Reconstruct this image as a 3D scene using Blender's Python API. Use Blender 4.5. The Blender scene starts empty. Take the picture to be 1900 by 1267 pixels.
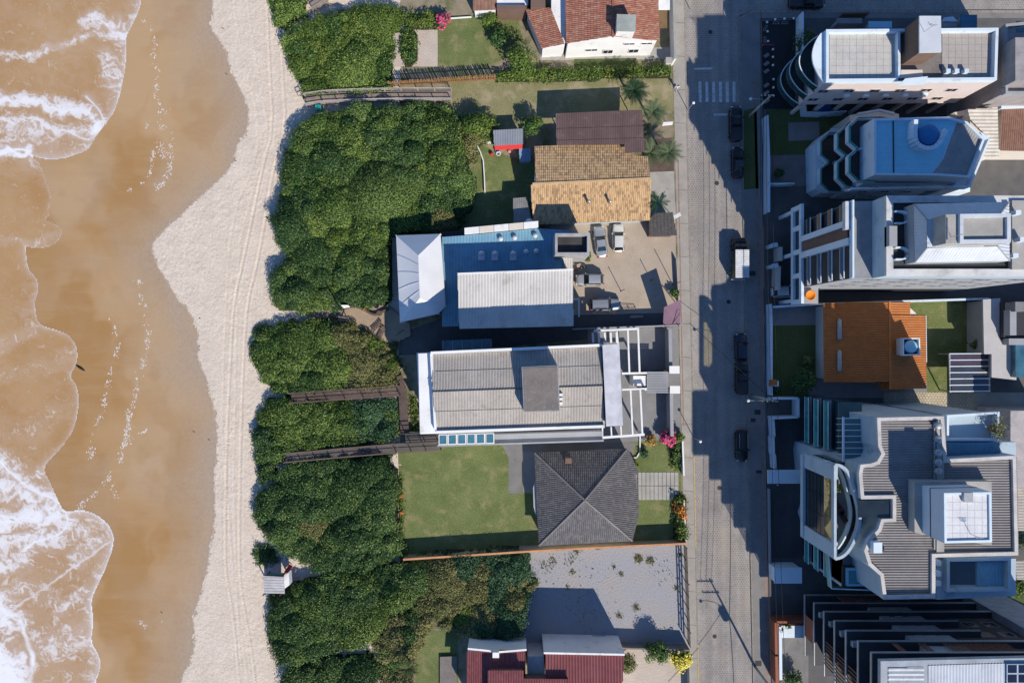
import bpy, bmesh, math, random
import numpy as np
from mathutils import Vector
R = math.radians
sc = bpy.context.scene
C = sc.collection
# ---------------------------------------------------------------- camera, sky, sun, exposure
CAMH = 100.0                      # drone height in metres; 13 photo pixels per metre on the ground
cam_d = bpy.data.cameras.new('drone_camera')
cam = bpy.data.objects.new('drone_camera', cam_d); C.objects.link(cam)
cam.location = (0, 0, CAMH)
cam_d.sensor_fit = 'HORIZONTAL'
cam_d.angle = 2*math.atan(950/1300.0)
cam_d.clip_start = 1; cam_d.clip_end = 5000
sc.camera = cam
SUN_EL, SUN_AZX, SUN_AZY = 38.0, 0.46, -0.888      # sun stands to the lower right of the picture
w = bpy.data.worlds.new('World'); sc.world = w; w.use_nodes = True
nt = w.node_tree; nt.nodes.clear()
sky = nt.nodes.new('ShaderNodeTexSky'); sky.sky_type = 'NISHITA'; sky.sun_disc = False
sky.sun_elevation = R(SUN_EL); sky.sun_rotation = math.atan2(SUN_AZX, SUN_AZY)
sky.air_density = 1.0; sky.dust_density = 0.0; sky.ozone_density = 10.0; sky.altitude = 0
bg = nt.nodes.new('ShaderNodeBackground'); bg.inputs['Strength'].default_value = 0.135
out = nt.nodes.new('ShaderNodeOutputWorld')
nt.links.new(sky.outputs[0], bg.inputs[0]); nt.links.new(bg.outputs[0], out.inputs[0])
sun_d = bpy.data.lights.new('sun', 'SUN'); sun_d.energy = 5.0; sun_d.angle = R(0.5); sun_d.color = (1.0, 0.915, 0.785)
sun = bpy.data.objects.new('sun', sun_d); C.objects.link(sun)
_ce = math.cos(R(SUN_EL)); _n = math.hypot(SUN_AZX, SUN_AZY)
sun_dir = Vector((SUN_AZX/_n*_ce, SUN_AZY/_n*_ce, math.sin(R(SUN_EL))))
sun.rotation_euler = sun_dir.to_track_quat('Z', 'Y').to_euler()
sun.location = sun_dir*200
vs = sc.view_settings
vs.view_transform = 'Standard'; vs.look = 'None'; vs.exposure = 0.17; vs.gamma = 1.0; vs.use_curve_mapping = False
sc.cycles.max_bounces = 6; sc.cycles.diffuse_bounces = 3; sc.cycles.transparent_max_bounces = 8
sc.cycles.use_denoising = True

# ---------------------------------------------------------------- helpers
rng = random.Random(7); nrg = np.random.default_rng(11)
def P(px, py, z=0.0):
    k = (1-z/CAMH)/13.0
    return ((px-950)*k, (633.5-py)*k, z)
def P2(px, py, z=0.0): return P(px, py, z)[:2]
def PL(pts, z=0.0): return [P2(x, y, z) for x, y in pts]
ORG = {}
def tag(o, label=None, cat=None, group=None, kind=None):
    if label: o['label'] = label
    if cat: o['category'] = cat
    if group: o['group'] = group
    if kind: o['kind'] = kind
    return o
def thing(name, label, cat, loc=(0, 0, 0), rz=0.0, group=None):
    o = bpy.data.objects.new(name, None); C.objects.link(o)
    o.location = loc; o.rotation_euler = (0, 0, rz); o.empty_display_size = 0.2
    ORG[o.name] = Vector(loc)
    return tag(o, label, cat, group)
def children(o): return [c for c in bpy.data.objects if c.parent == o]
def copy_tree(o, parent=None):
    c = o.copy(); C.objects.link(c); c.parent = parent
    for ch in list(o.children): copy_tree(ch, c)
    return c
class MB:
    def __init__(s): s.v = []; s.f = []; s.t = None
    def add(s, vs_, fs):
        i = len(s.v); s.v += [tuple(p) for p in vs_]; s.f += [tuple(i+k for k in f) for f in fs]; return s
    def face(s, pts): return s.add(pts, [tuple(range(len(pts)))])
    def prism(s, pts, z0, z1):
        n = len(pts)
        z1s = z1 if isinstance(z1, (list, tuple)) else [z1]*n
        vv = [(p[0], p[1], z0) for p in pts]+[(p[0], p[1], z1s[i]) for i, p in enumerate(pts)]
        ff = [tuple(range(n)), tuple(range(n, 2*n))]+[(i, (i+1) % n, n+(i+1) % n, n+i) for i in range(n)]
        return s.add(vv, ff)
    def box(s, x0, x1, y0, y1, z0, z1): return s.prism([(x0, y0), (x1, y0), (x1, y1), (x0, y1)], z0, z1)
    def bar(s, a, b, wd, z0, z1):
        a = Vector(a[:2]); b = Vector(b[:2]); d = (b-a)
        if d.length < 1e-6: return s
        d.normalize(); n = Vector((-d.y, d.x))*wd/2
        return s.prism([a-n, b-n, b+n, a+n], z0, z1)
    def beam(s, a, b, wd, ht):                 # 3D box beam between two points
        a = Vector(a); b = Vector(b); d = (b-a).normalized()
        up = Vector((0, 0, 1)) if abs(d.z) < .95 else Vector((1, 0, 0))
        sx = d.cross(up).normalized()*wd/2; sz = sx.normalized().cross(d).normalized()*ht/2
        vv = [a-sx-sz, a+sx-sz, a+sx+sz, a-sx+sz, b-sx-sz, b+sx-sz, b+sx+sz, b-sx+sz]
        return s.add(vv, [(0, 1, 2, 3), (4, 5, 6, 7), (0, 1, 5, 4), (1, 2, 6, 5), (2, 3, 7, 6), (3, 0, 4, 7)])
    def tube(s, pts, r, n=8):
        pts = [Vector(p) for p in pts]; rs = r if isinstance(r, (list, tuple)) else [r]*len(pts)
        vv = []; ff = []
        for i, p in enumerate(pts):
            d = (pts[min(i+1, len(pts)-1)]-pts[max(i-1, 0)]).normalized()
            up = Vector((0, 0, 1)) if abs(d.z) < .9 else Vector((1, 0, 0))
            a = d.cross(up).normalized(); b = d.cross(a)
            for k in range(n):
                t = 2*math.pi*k/n; vv.append(p+(a*math.cos(t)+b*math.sin(t))*rs[i])
        for i in range(len(pts)-1):
            for k in range(n): ff.append((i*n+k, i*n+(k+1) % n, (i+1)*n+(k+1) % n, (i+1)*n+k))
        ff.append(tuple(range(n))); ff.append(tuple(range((len(pts)-1)*n, len(pts)*n)))
        return s.add(vv, ff)
    def lathe(s, c, prof, n=16):
        vv = []; ff = []
        for r, z in prof:
            for k in range(n):
                t = 2*math.pi*k/n; vv.append((c[0]+r*math.cos(t), c[1]+r*math.sin(t), c[2]+z))
        for i in range(len(prof)-1):
            for k in range(n): ff.append((i*n+k, i*n+(k+1) % n, (i+1)*n+(k+1) % n, (i+1)*n+k))
        ff.append(tuple(range(n))); ff.append(tuple(range((len(prof)-1)*n, len(prof)*n)))
        return s.add(vv, ff)
    def ring(s, outer, inner, z0, z1):         # wall between two outlines of equal length
        n = len(outer)
        vv = [(p[0], p[1], z0) for p in outer]+[(p[0], p[1], z0) for p in inner]+[(p[0], p[1], z1) for p in outer]+[(p[0], p[1], z1) for p in inner]
        ff = []
        for i in range(n):
            j = (i+1) % n
            ff += [(i, j, n+j, n+i), (2*n+i, 2*n+j, 3*n+j, 3*n+i), (i, j, 2*n+j, 2*n+i), (n+i, n+j, 3*n+j, 3*n+i)]
        return s.add(vv, ff)
    def build(s, name, mat, parent=None, smooth=False, local=False, bev=0.0, recalc=True):
        off = Vector((0, 0, 0))
        if parent is not None and not local: off = ORG.get(parent.name, Vector((0, 0, 0)))
        me = bpy.data.meshes.new(name)
        me.from_pydata([(p[0]-off.x, p[1]-off.y, p[2]-off.z) for p in s.v], [], s.f)
        if recalc or bev:
            bm = bmesh.new(); bm.from_mesh(me)
            if bev:
                bmesh.ops.remove_doubles(bm, verts=bm.verts, dist=1e-5)
                bmesh.ops.bevel(bm, geom=bm.edges[:], offset=bev, segments=1, affect='EDGES')
            bmesh.ops.recalc_face_normals(bm, faces=bm.faces[:])
            bm.to_mesh(me); bm.free()
        if s.t is not None and len(s.t) == len(me.polygons):
            at = me.attributes.new('tint', 'FLOAT', 'FACE'); at.data.foreach_set('value', np.array(s.t, dtype=np.float32))
        me.materials.append(mat)
        if smooth: me.polygons.foreach_set('use_smooth', [True]*len(me.polygons))
        o = bpy.data.objects.new(name, me); C.objects.link(o)
        if parent is not None: o.parent = parent; ORG[o.name] = off
        return o
def npmesh(name, verts, faces, mat, parent=None, attrs=None, fattrs=None, smooth=False):
    me = bpy.data.meshes.new(name)
    nv, nf = len(verts), len(faces); k = faces.shape[1]
    me.vertices.add(nv); me.vertices.foreach_set('co', np.ascontiguousarray(verts, dtype=np.float32).ravel())
    me.loops.add(nf*k); me.loops.foreach_set('vertex_index', np.ascontiguousarray(faces, dtype=np.int32).ravel())
    me.polygons.add(nf); me.polygons.foreach_set('loop_start', np.arange(0, nf*k, k, dtype=np.int32))
    me.update(calc_edges=True)
    for a, v in (attrs or {}).items():
        at = me.attributes.new(a, 'FLOAT', 'POINT'); at.data.foreach_set('value', np.ascontiguousarray(v, dtype=np.float32))
    for a, v in (fattrs or {}).items():
        at = me.attributes.new(a, 'FLOAT', 'FACE'); at.data.foreach_set('value', np.ascontiguousarray(v, dtype=np.float32))
    if smooth: me.polygons.foreach_set('use_smooth', np.ones(nf, dtype=bool))
    me.materials.append(mat)
    o = bpy.data.objects.new(name, me); C.objects.link(o)
    if parent is not None: o.parent = parent
    return o
def vnoise(x, y, seed, oct=4, lac=2.03, gain=.5):
    r = np.random.default_rng(seed); T = r.random((256, 256)); tot = np.zeros_like(x); amp = 1; nrm = 0
    for o in range(oct):
        xi = np.floor(x).astype(int); yi = np.floor(y).astype(int); fx = x-xi; fy = y-yi
        fx = fx*fx*(3-2*fx); fy = fy*fy*(3-2*fy)
        a = T[xi % 256, yi % 256]; b = T[(xi+1) % 256, yi % 256]; c = T[xi % 256, (yi+1) % 256]; d = T[(xi+1) % 256, (yi+1) % 256]
        tot += amp*((a*(1-fx)+b*fx)*(1-fy)+(c*(1-fx)+d*fx)*fy); nrm += amp
        amp *= gain; x = x*lac+17.3; y = y*lac+5.1
    return tot/nrm
def segdist(x, y, pl):
    best = np.full(x.shape, 1e9)
    for (ax, ay), (bx, by) in zip(pl[:-1], pl[1:]):
        dx, dy = bx-ax, by-ay; L = dx*dx+dy*dy+1e-9
        t = np.clip(((x-ax)*dx+(y-ay)*dy)/L, 0, 1)
        best = np.minimum(best, np.hypot(x-ax-t*dx, y-ay-t*dy))
    return best
def inpoly(x, y, pl):
    ins = np.zeros(x.shape, bool); n = len(pl)
    for i in range(n):
        x0, y0 = pl[i]; x1, y1 = pl[(i+1) % n]
        c = ((y0 > y) != (y1 > y)) & (x < (x1-x0)*(y-y0)/((y1-y0) if y1 != y0 else 1e-9)+x0)
        ins ^= c
    return ins
def smooth_pl(pl, it=2):
    for _ in range(it):
        q = [pl[0]]
        for a, b in zip(pl[:-1], pl[1:]):
            q += [(a[0]*.75+b[0]*.25, a[1]*.75+b[1]*.25), (a[0]*.25+b[0]*.75, a[1]*.25+b[1]*.75)]
        q.append(pl[-1]); pl = q
    return pl

# ---------------------------------------------------------------- materials
def s2l(c): return tuple(((x/255)/12.92 if x/255 <= .04045 else ((x/255+.055)/1.055)**2.4) for x in c)
MAT = {}
class NB:
    def __init__(s, name):
        s.m = bpy.data.materials.new(name); s.m.use_nodes = True; s.t = s.m.node_tree; s.n = s.t.nodes; s.l = s.t.links
        s.b = s.n['Principled BSDF']; s.pos = s.n.new('ShaderNodeNewGeometry').outputs['Position']
    def noise(s, scale, detail=4, rough=.55, vec=None, out=0):
        n = s.n.new('ShaderNodeTexNoise'); n.inputs['Scale'].default_value = scale; n.inputs['Detail'].default_value = detail
        n.inputs['Roughness'].default_value = rough; s.l.new(vec or s.pos, n.inputs['Vector']); return n.outputs[out]
    def vor(s, scale, feat='F1', vec=None, out='Distance', rnd=1.0):
        n = s.n.new('ShaderNodeTexVoronoi'); n.feature = feat; n.inputs['Scale'].default_value = scale
        n.inputs['Randomness'].default_value = rnd; s.l.new(vec or s.pos, n.inputs['Vector']); return n.outputs[out]
    def ramp(s, f, a, b, ca=(0, 0, 0), cb=(1, 1, 1)):
        n = s.n.new('ShaderNodeMapRange'); n.clamp = True
        n.inputs[1].default_value = a; n.inputs[2].default_value = b; s.l.new(f, n.inputs[0]); return n.outputs[0]
    def mix(s, f, a, b, mode='MIX'):
        n = s.n.new('ShaderNodeMix'); n.data_type = 'RGBA'; n.blend_type = mode
        for v, i in ((f, 0), (a, 6), (b, 7)):
            if hasattr(v, 'is_linked'): s.l.new(v, n.inputs[i])
            elif i == 0: n.inputs[0].default_value = v
            else: n.inputs[i].default_value = (*v, 1)
        return n.outputs[2]
    def math(s, op, a, b=0.0, c=0.0):
        n = s.n.new('ShaderNodeMath'); n.operation = op
        for i, v in enumerate((a, b, c)):
            if hasattr(v, 'is_linked'): s.l.new(v, n.inputs[i])
            else: n.inputs[i].default_value = v
        return n.outputs[0]
    def attr(s, name):
        n = s.n.new('ShaderNodeAttribute'); n.attribute_name = name; return n.outputs['Fac']
    def mapv(s, sc_=(1, 1, 1), rz=0):
        n = s.n.new('ShaderNodeMapping'); n.inputs['Scale'].default_value = sc_; n.inputs['Rotation'].default_value = (0, 0, rz)
        s.l.new(s.pos, n.inputs['Vector']); return n.outputs[0]
    def bump(s, h, dist=.02, st=1.0, nrm=None):
        n = s.n.new('ShaderNodeBump'); n.inputs['Distance'].default_value = dist; n.inputs['Strength'].default_value = st
        s.l.new(h, n.inputs['Height'])
        if nrm is not None: s.l.new(nrm, n.inputs['Normal'])
        return n.outputs[0]
    def done(s, col=None, rough=None, nrm=None):
        if col is not None:
            if hasattr(col, 'is_linked'): s.l.new(col, s.b.inputs['Base Color'])
            else: s.b.inputs['Base Color'].default_value = (*col, 1)
        if rough is not None:
            if hasattr(rough, 'is_linked'): s.l.new(rough, s.b.inputs['Roughness'])
            else: s.b.inputs['Roughness'].default_value = rough
        if nrm is not None: s.l.new(nrm, s.b.inputs['Normal'])
        return s.m
def surf(name, c1, c2=None, scale=.8, fine=9.0, fa=.25, rough=.8, bump=.0, bs=14.0, spec=.3, stain=None, stain_sc=.5, stain_lo=.55, metal=0.0, tint=0.0, tintc=None):
    if name in MAT: return MAT[name]
    b = NB(name); c2 = c2 or tuple(x*.75 for x in c1)
    f = b.ramp(b.noise(scale, 5), .35, .68)
    col = b.mix(f, c1, c2)
    g = b.ramp(b.noise(fine, 3), .25, .75)
    dark = b.mix(g, (1-fa,)*3, (1+fa*.35,)*3)
    col = b.mix(1.0, col, dark, 'MULTIPLY')
    if stain:
        sf = b.ramp(b.noise(stain_sc, 7, .65), stain_lo, stain_lo+.14)
        col = b.mix(b.math('MULTIPLY', sf, .75), col, stain)
    if tint:
        t = b.attr('tint')
        col = b.mix(b.math('MULTIPLY', t, tint), col, tintc or tuple(x*.35 for x in c1))
    nrm = b.bump(b.noise(bs, 4), bump) if bump else None
    b.b.inputs['Specular IOR Level'].default_value = spec; b.b.inputs['Metallic'].default_value = metal
    MAT[name] = b.done(col, rough, nrm); return MAT[name]
def clear_glass(name, c, alpha=.6):
    if name in MAT: return MAT[name]
    b = NB(name); b.done(c, .08); t = b.n.new('ShaderNodeBsdfTransparent'); t.inputs[0].default_value = (*[min(1, x*2+.5) for x in c], 1)
    mx = b.n.new('ShaderNodeMixShader'); mx.inputs[0].default_value = alpha; b.l.new(b.b.outputs[0], mx.inputs[1]); b.l.new(t.outputs[0], mx.inputs[2])
    b.l.new(mx.outputs[0], b.n['Material Output'].inputs[0]); MAT[name] = b.m; return b.m
def glass_dark(name, c, rough=.08):
    if name in MAT: return MAT[name]
    b = NB(name); f = b.noise(.6, 2); col = b.mix(b.ramp(f, .3, .7), c, tuple(x*.55 for x in c))
    b.b.inputs['Specular IOR Level'].default_value = .8; MAT[name] = b.done(col, rough); return MAT[name]
WHITE = surf('white_paint', (.78, .78, .77), (.70, .70, .69), .35, 6, .06, .6, stain=(.42, .39, .35), stain_sc=.6, stain_lo=.57)
CREAM = surf('cream_paint', (.66, .60, .53), (.60, .54, .47), .4, 6, .07, .7, stain=(.42, .37, .31), stain_sc=.4, stain_lo=.62)
PINK = surf('pale_pink_paint', (.62, .54, .52), (.58, .50, .48), .4, 6, .07, .7, stain=(.40, .35, .33), stain_sc=.5, stain_lo=.62)
GREYP = surf('grey_paint', (.33, .34, .36), (.28, .29, .31), .5, 8, .08, .7)
DARKP = surf('charcoal_paint', (.045, .047, .052), (.035, .036, .04), .5, 8, .1, .6)
BROWNP = surf('brown_paint', (.17, .11, .085), (.14, .09, .07), .5, 8, .1, .8)
TERRA = surf('terracotta_paint', (.30, .105, .06), (.24, .08, .045), .6, 9, .12, .8)
CONC = surf('concrete', (.40, .385, .36), (.31, .30, .28), .5, 11, .18, .9, bump=.01, stain=(.20, .19, .175), stain_sc=.7, stain_lo=.60)
CONCD = surf('dark_concrete', (.21, .205, .20), (.16, .155, .15), .6, 11, .18, .9, bump=.01, stain=(.10, .10, .10), stain_sc=.8, stain_lo=.60)
SLABR = surf('weathered_roof_slab', (.205, .18, .165), (.16, .142, .13), .7, 5, .2, .9, bump=.008, stain=(.28, .25, .23), stain_sc=2.2, stain_lo=.56)
WOOD = surf('weathered_timber', (.33, .27, .225), (.25, .205, .17), 1.2, 16, .35, .85, bump=.008)
WOODD = surf('dark_timber', (.14, .10, .085), (.10, .072, .06), 1.2, 16, .35, .8, bump=.008)
DECKW = surf('tan_decking', (.42, .32, .22), (.36, .27, .185), .7, 14, .2, .8, bump=.006)
BAMBOO = surf('brown_palisade_wood', (.34, .20, .09), (.24, .13, .06), 2.5, 14, .35, .85)
STEELG = surf('galvanised_steel', (.40, .41, .42), (.33, .34, .35), .8, 8, .12, .45, metal=.3)
WROOF = surf('white_sheet_roof', (.58, .56, .53), (.50, .48, .46), .4, 5, .10, .65, stain=(.36, .33, .30), stain_sc=.55, stain_lo=.56, tint=.22, tintc=(.36, .34, .31))
SHADEROOF = surf('shade_blue_sheet_roof', (.18, .36, .48), (.14, .30, .42), .5, 5, .12, .6, stain=(.13, .20, .25), stain_sc=.6, stain_lo=.56, tint=.3, tintc=(.10, .20, .27))  # blue of shade painted into pale sheet roofs
BEIGEROOF = surf('beige_fibre_roof', (.44, .405, .365), (.36, .33, .295), .5, 4, .2, .9, stain=(.24, .215, .19), stain_sc=.8, stain_lo=.57, tint=.25, tintc=(.25, .225, .2))
BROWNROOF = surf('brown_sheet_roof', (.135, .085, .08), (.11, .07, .066), .5, 6, .12, .7, stain=(.19, .135, .12), stain_sc=.7, stain_lo=.55, tint=.35, tintc=(.19, .125, .115))
METALROOF = surf('pale_metal_roof', (.56, .59, .63), (.49, .52, .56), .5, 5, .07, .45, stain=(.40, .41, .43), stain_sc=.7, stain_lo=.57, tint=.2)
TILE_R = surf('red_clay_tile', (.34, .13, .085), (.25, .095, .062), 1.4, 9, .3, .85, tint=.6, tintc=(.40, .26, .20))
TILE_Y = surf('straw_clay_tile', (.60, .41, .225), (.50, .33, .175), 1.1, 9, .22, .85, tint=.75, tintc=(.20, .13, .08))
TILE_O = surf('orange_clay_tile', (.47, .175, .052), (.40, .145, .042), .9, 9, .15, .7, tint=.35, tintc=(.30, .11, .04))
TILE_G = surf('grey_concrete_tile', (.115, .112, .118), (.09, .088, .093), 1.1, 9, .22, .8, tint=.55, tintc=(.19, .18, .18), stain=(.20, .185, .18), stain_sc=.5, stain_lo=.64)
TILE_M = surf('maroon_sheet_tile', (.215, .06, .065), (.17, .047, .052), 1.0, 8, .15, .6, tint=.3, tintc=(.3, .12, .12))
TILE_B = surf('brown_clay_tile', (.28, .155, .11), (.23, .125, .09), 1.2, 9, .2, .85, tint=.5, tintc=(.14, .08, .06))
GLASS = glass_dark('dark_window_glass', (.02, .03, .035))
GLASST = glass_dark('teal_balcony_glass', (.03, .33, .33), .12)
GLASSB = glass_dark('blue_skylight_glass', (.06, .17, .24), .1)
TENT = surf('white_tent_fabric', (.66, .67, .69), (.60, .61, .63), .4, 5, .05, .55)
RUBBER = surf('black_rubber', (.02, .02, .02), (.028, .028, .028), 2, 20, .2, .9)
ALU = surf('aluminium', (.55, .56, .57), (.5, .51, .52), 1, 12, .05, .35, metal=.8)
REDP = surf('red_plastic', (.55, .03, .03), (.45, .025, .025), 1, 10, .1, .5)
TEALP = surf('teal_plastic', (.03, .30, .27), (.025, .25, .22), 1, 10, .1, .5)
BLUEP = surf('blue_plastic', (.05, .20, .55), (.045, .17, .48), 1, 10, .08, .5)
LBLUEP = surf('pale_blue_plastic', (.28, .55, .70), (.24, .50, .66), 1, 10, .08, .5)
YELLOWP = surf('yellow_kerb_paint', (.55, .40, .12), (.42, .34, .20), 1.5, 10, .2, .8)
PURPLE = surf('plum_painted_board', (.16, .09, .14), (.13, .075, .115), .8, 8, .15, .7)
STRAW = surf('grey_thatch', (.16, .145, .135), (.11, .10, .095), 3, 22, .4, .95, bump=.03)
ORANGEP = surf('orange_fabric', (.75, .24, .02), (.65, .2, .02), 1, 10, .08, .7)
TANK = surf('blue_water_tank', (.03, .17, .40), (.025, .15, .35), .9, 8, .1, .5)
SKIN = surf('skin', (.42, .25, .17), (.38, .22, .15), 5, 30, .05, .6)
# ================================================================ GROUND, BEACH, SEA
def sheet(name, pts, z, mat, label=None, kind='structure', parent=None):
    m = MB().face([P(x, y, z) for x, y in pts])
    o = m.build(name, mat, parent, recalc=False)
    if o.data.polygons[0].normal.z < 0: o.data.flip_normals()
    if parent is None: tag(o, label, None, None, kind)
    return o
SOIL = surf('sandy_soil', (.30, .25, .18), (.20, .18, .11), .5, 8, .3, .95, bump=.02, stain=(.10, .12, .04), stain_sc=.5, stain_lo=.5)
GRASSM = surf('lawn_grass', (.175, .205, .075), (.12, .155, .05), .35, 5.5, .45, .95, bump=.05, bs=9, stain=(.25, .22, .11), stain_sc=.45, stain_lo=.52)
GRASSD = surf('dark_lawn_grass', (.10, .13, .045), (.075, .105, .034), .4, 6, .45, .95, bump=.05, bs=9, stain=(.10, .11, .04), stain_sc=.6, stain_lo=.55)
GRASSY = surf('dry_grass', (.28, .255, .135), (.19, .195, .085), .3, 6, .4, .95, bump=.05, bs=9, stain=(.36, .30, .20), stain_sc=.35, stain_lo=.50)
GRAVEL0 = surf('grey_gravel', (.36, .36, .385), (.30, .30, .325), .35, 4, .35, .95, bump=.06, bs=5.5, stain=(.39, .345, .325), stain_sc=.3, stain_lo=.52)
b = NB('grey_gravel_swirled'); _v = b.n.new('ShaderNodeVectorMath'); _v.operation = 'DISTANCE'; _v.inputs[1].default_value = (17.2, -38.5, 0)
_w = b.n.new('ShaderNodeVectorMath'); _w.operation = 'ADD'; _s = b.n.new('ShaderNodeVectorMath'); _s.operation = 'SCALE'; _s.inputs['Scale'].default_value = 1.6; b.l.new(b.noise(.35, 3, out=1), _s.inputs[0]); b.l.new(b.pos, _w.inputs[0]); b.l.new(_s.outputs[0], _w.inputs[1]); b.l.new(_w.outputs[0], _v.inputs[0])
_r = b.math('MULTIPLY', b.math('SINE', b.math('MULTIPLY', _v.outputs['Value'], 13.0)), b.ramp(b.noise(.3, 3), .42, .6))
_h = b.math('ADD', b.math('MULTIPLY', _r, .05), b.noise(4.0, 5, .7))
_c = b.mix(b.ramp(b.noise(.3, 5), .38, .64), (.325, .33, .36), (.35, .33, .325)); _c = b.mix(1.0, _c, b.mix(b.ramp(b.noise(5, 4, .7), .25, .75), (.74,)*3, (1.12,)*3), 'MULTIPLY')
GRAVEL = b.done(_c, .95, b.bump(_h, .10))
DIRT = surf('parking_dirt', (.44, .37, .30), (.38, .315, .25), .4, 8, .25, .95, bump=.02, bs=8, stain=(.24, .18, .12), stain_sc=.35, stain_lo=.60)
SANDP = surf('loose_sand', (.52, .45, .385), (.47, .40, .34), .6, 6, .2, .95, bump=.06, bs=4.5)
def hex_mat(name, c1, c2, joint, size=.32, jl=.44, mottled=None, tracks=None):
    b = NB(name)
    sepv = b.n.new('ShaderNodeSeparateXYZ'); b.l.new(b.pos, sepv.inputs[0])
    X = b.math('DIVIDE', sepv.outputs[0], size); Y = b.math('DIVIDE', sepv.outputs[1], size*1.7320508)
    def cell(ox):
        fx = b.math('SUBTRACT', b.math('FRACT', b.math('ADD', X, 500+ox)), .5); fy = b.math('SUBTRACT', b.math('FRACT', b.math('ADD', Y, 500+ox)), .5)
        fy = b.math('MULTIPLY', fy, 1.7320508)
        return b.math('SQRT', b.math('ADD', b.math('MULTIPLY', fx, fx), b.math('MULTIPLY', fy, fy)))
    d = b.math('MINIMUM', cell(0), cell(.5))
    j = b.ramp(d, jl, jl+.07)
    col = b.mix(b.ramp(b.noise(.35, 5), .35, .65), c1, c2)
    col = b.mix(1.0, col, b.mix(b.ramp(b.noise(3.1, 3), .25, .75), (.74,)*3, (1.12,)*3), 'MULTIPLY')
    if mottled: col = b.mix(b.math('MULTIPLY', b.ramp(b.noise(.25, 6, .65), .52, .68), .8), col, mottled)
    col = b.mix(1.0, col, b.mix(b.ramp(b.noise(.8, 4, .6, b.mapv((1.0, .045, 1), -.02)), .35, .65), (.86,)*3, (1.06,)*3), 'MULTIPLY')
    if tracks:
        u = b.math('ADD', sepv.outputs[0], b.math('MULTIPLY', sepv.outputs[1], .0205)); d_ = None
        for c_ in tracks:
            e_ = b.math('ABSOLUTE', b.math('SUBTRACT', u, c_)); d_ = e_ if d_ is None else b.math('MINIMUM', d_, e_)
        tf = b.math('MULTIPLY', b.math('SUBTRACT', 1.0, b.ramp(d_, .1, .6)), b.ramp(b.noise(.3, 4, .6, b.mapv((1, .12, 1))), .3, .62))
        col = b.mix(b.math('MULTIPLY', tf, .5), col, tuple(x*.66 for x in c2))
        oil = b.math('MULTIPLY', b.ramp(b.noise(.55, 5, .7), .66, .72), .6); col = b.mix(oil, col, (.10, .095, .09))
    jf = b.math('MULTIPLY', j, b.ramp(b.noise(.22, 3), .30, .55))
    col = b.mix(b.math('MULTIPLY', jf, .95), col, joint)
    return b.done(col, .9, b.bump(b.math('SUBTRACT', 1.0, j), .015))
ROADM = hex_mat('hexagonal_road_pavers', (.30, .275, .26), (.24, .222, .212), (.47, .43, .375), .36, .44, (.33, .275, .22), (27.2, 28.8, 30.6, 32.2))
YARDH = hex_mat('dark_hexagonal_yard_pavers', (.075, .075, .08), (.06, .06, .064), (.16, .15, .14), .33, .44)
PATIOH = hex_mat('cream_holed_patio_pavers', (.55, .47, .34), (.48, .41, .29), (.10, .085, .06), .42, .42)
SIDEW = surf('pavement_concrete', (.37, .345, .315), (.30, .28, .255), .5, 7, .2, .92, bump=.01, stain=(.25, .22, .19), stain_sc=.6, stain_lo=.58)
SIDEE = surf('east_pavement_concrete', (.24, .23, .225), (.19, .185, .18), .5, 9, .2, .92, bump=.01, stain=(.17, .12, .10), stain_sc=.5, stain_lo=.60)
KERB = surf('kerb_stone', (.34, .30, .25), (.24, .21, .18), 1.2, 8, .3, .9)
PAVER = surf('grey_yard_pavers', (.24, .24, .245), (.20, .20, .205), .6, 6, .15, .9, bump=.006)
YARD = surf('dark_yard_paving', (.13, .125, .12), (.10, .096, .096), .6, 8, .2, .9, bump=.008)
# hills / horizon ground
tag(MB().box(-1500, 1500, -1500, 1500, -1.6, -1.5).build('ground', SOIL), 'wide soil ground under the whole town', None, None, 'structure')
sheet('lot_soil', [(742, -170), (1252, -170), (1280, 1440), (742, 1440)], -.012, SOIL, 'sandy soil ground of the beachfront lots')
XW = lambda y: 1270+.0205*y
XE = lambda y: 1371+.0215*y
XF = lambda y: 1409+.0165*y
XL = lambda y: 1246+.0235*y
road = sheet('road', [(XW(-170), -170), (XE(-170), -170), (XE(-110), -110), (2300, -110), (2300, 20), (1400, 20), (XE(26), 30), (XE(1440), 1440), (XW(1440), 1440)], -.11, ROADM, 'street paved with hexagonal blocks along the beachfront lots')
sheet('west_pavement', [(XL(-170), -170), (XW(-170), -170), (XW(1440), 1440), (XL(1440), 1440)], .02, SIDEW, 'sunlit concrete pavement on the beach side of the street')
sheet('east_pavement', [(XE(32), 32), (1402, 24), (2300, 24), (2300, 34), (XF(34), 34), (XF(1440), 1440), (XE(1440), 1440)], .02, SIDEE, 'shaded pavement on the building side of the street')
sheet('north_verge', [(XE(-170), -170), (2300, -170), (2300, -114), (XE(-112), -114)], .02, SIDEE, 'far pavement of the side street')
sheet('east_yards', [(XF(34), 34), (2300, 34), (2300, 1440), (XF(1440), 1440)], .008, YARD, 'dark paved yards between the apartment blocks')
def kerb(name, fx, y0, y1, label, mat=KERB):
    m = MB()
    y = y0
    while y < y1:
        e = min(y+13*.98, y1)
        m.bar(P2(fx(y), y), P2(fx(e-.4), e-.4), .17, -.12, .045)
        y = e
    o = m.build(name, mat, None); return tag(o, label, None, None, 'structure')
kerb('west_kerb', XW, -150, 1420, 'stone kerb on the beach side of the street')
kb = MB(); x = 1398
kb.bar(P2(XE(34), 34), P2(1399, 22), .3, -.12, .04)
while x < 2290:
    kb.bar(P2(x, 22), P2(x+12.6, 22), .36, -.12, .045); x += 13
tag(kb.build('side_street_kerb', KERB), 'stone kerb along the shaded side street', None, None, 'structure')
kerb('east_kerb', XE, 34, 1420, 'stone kerb on the building side of the street')
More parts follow.
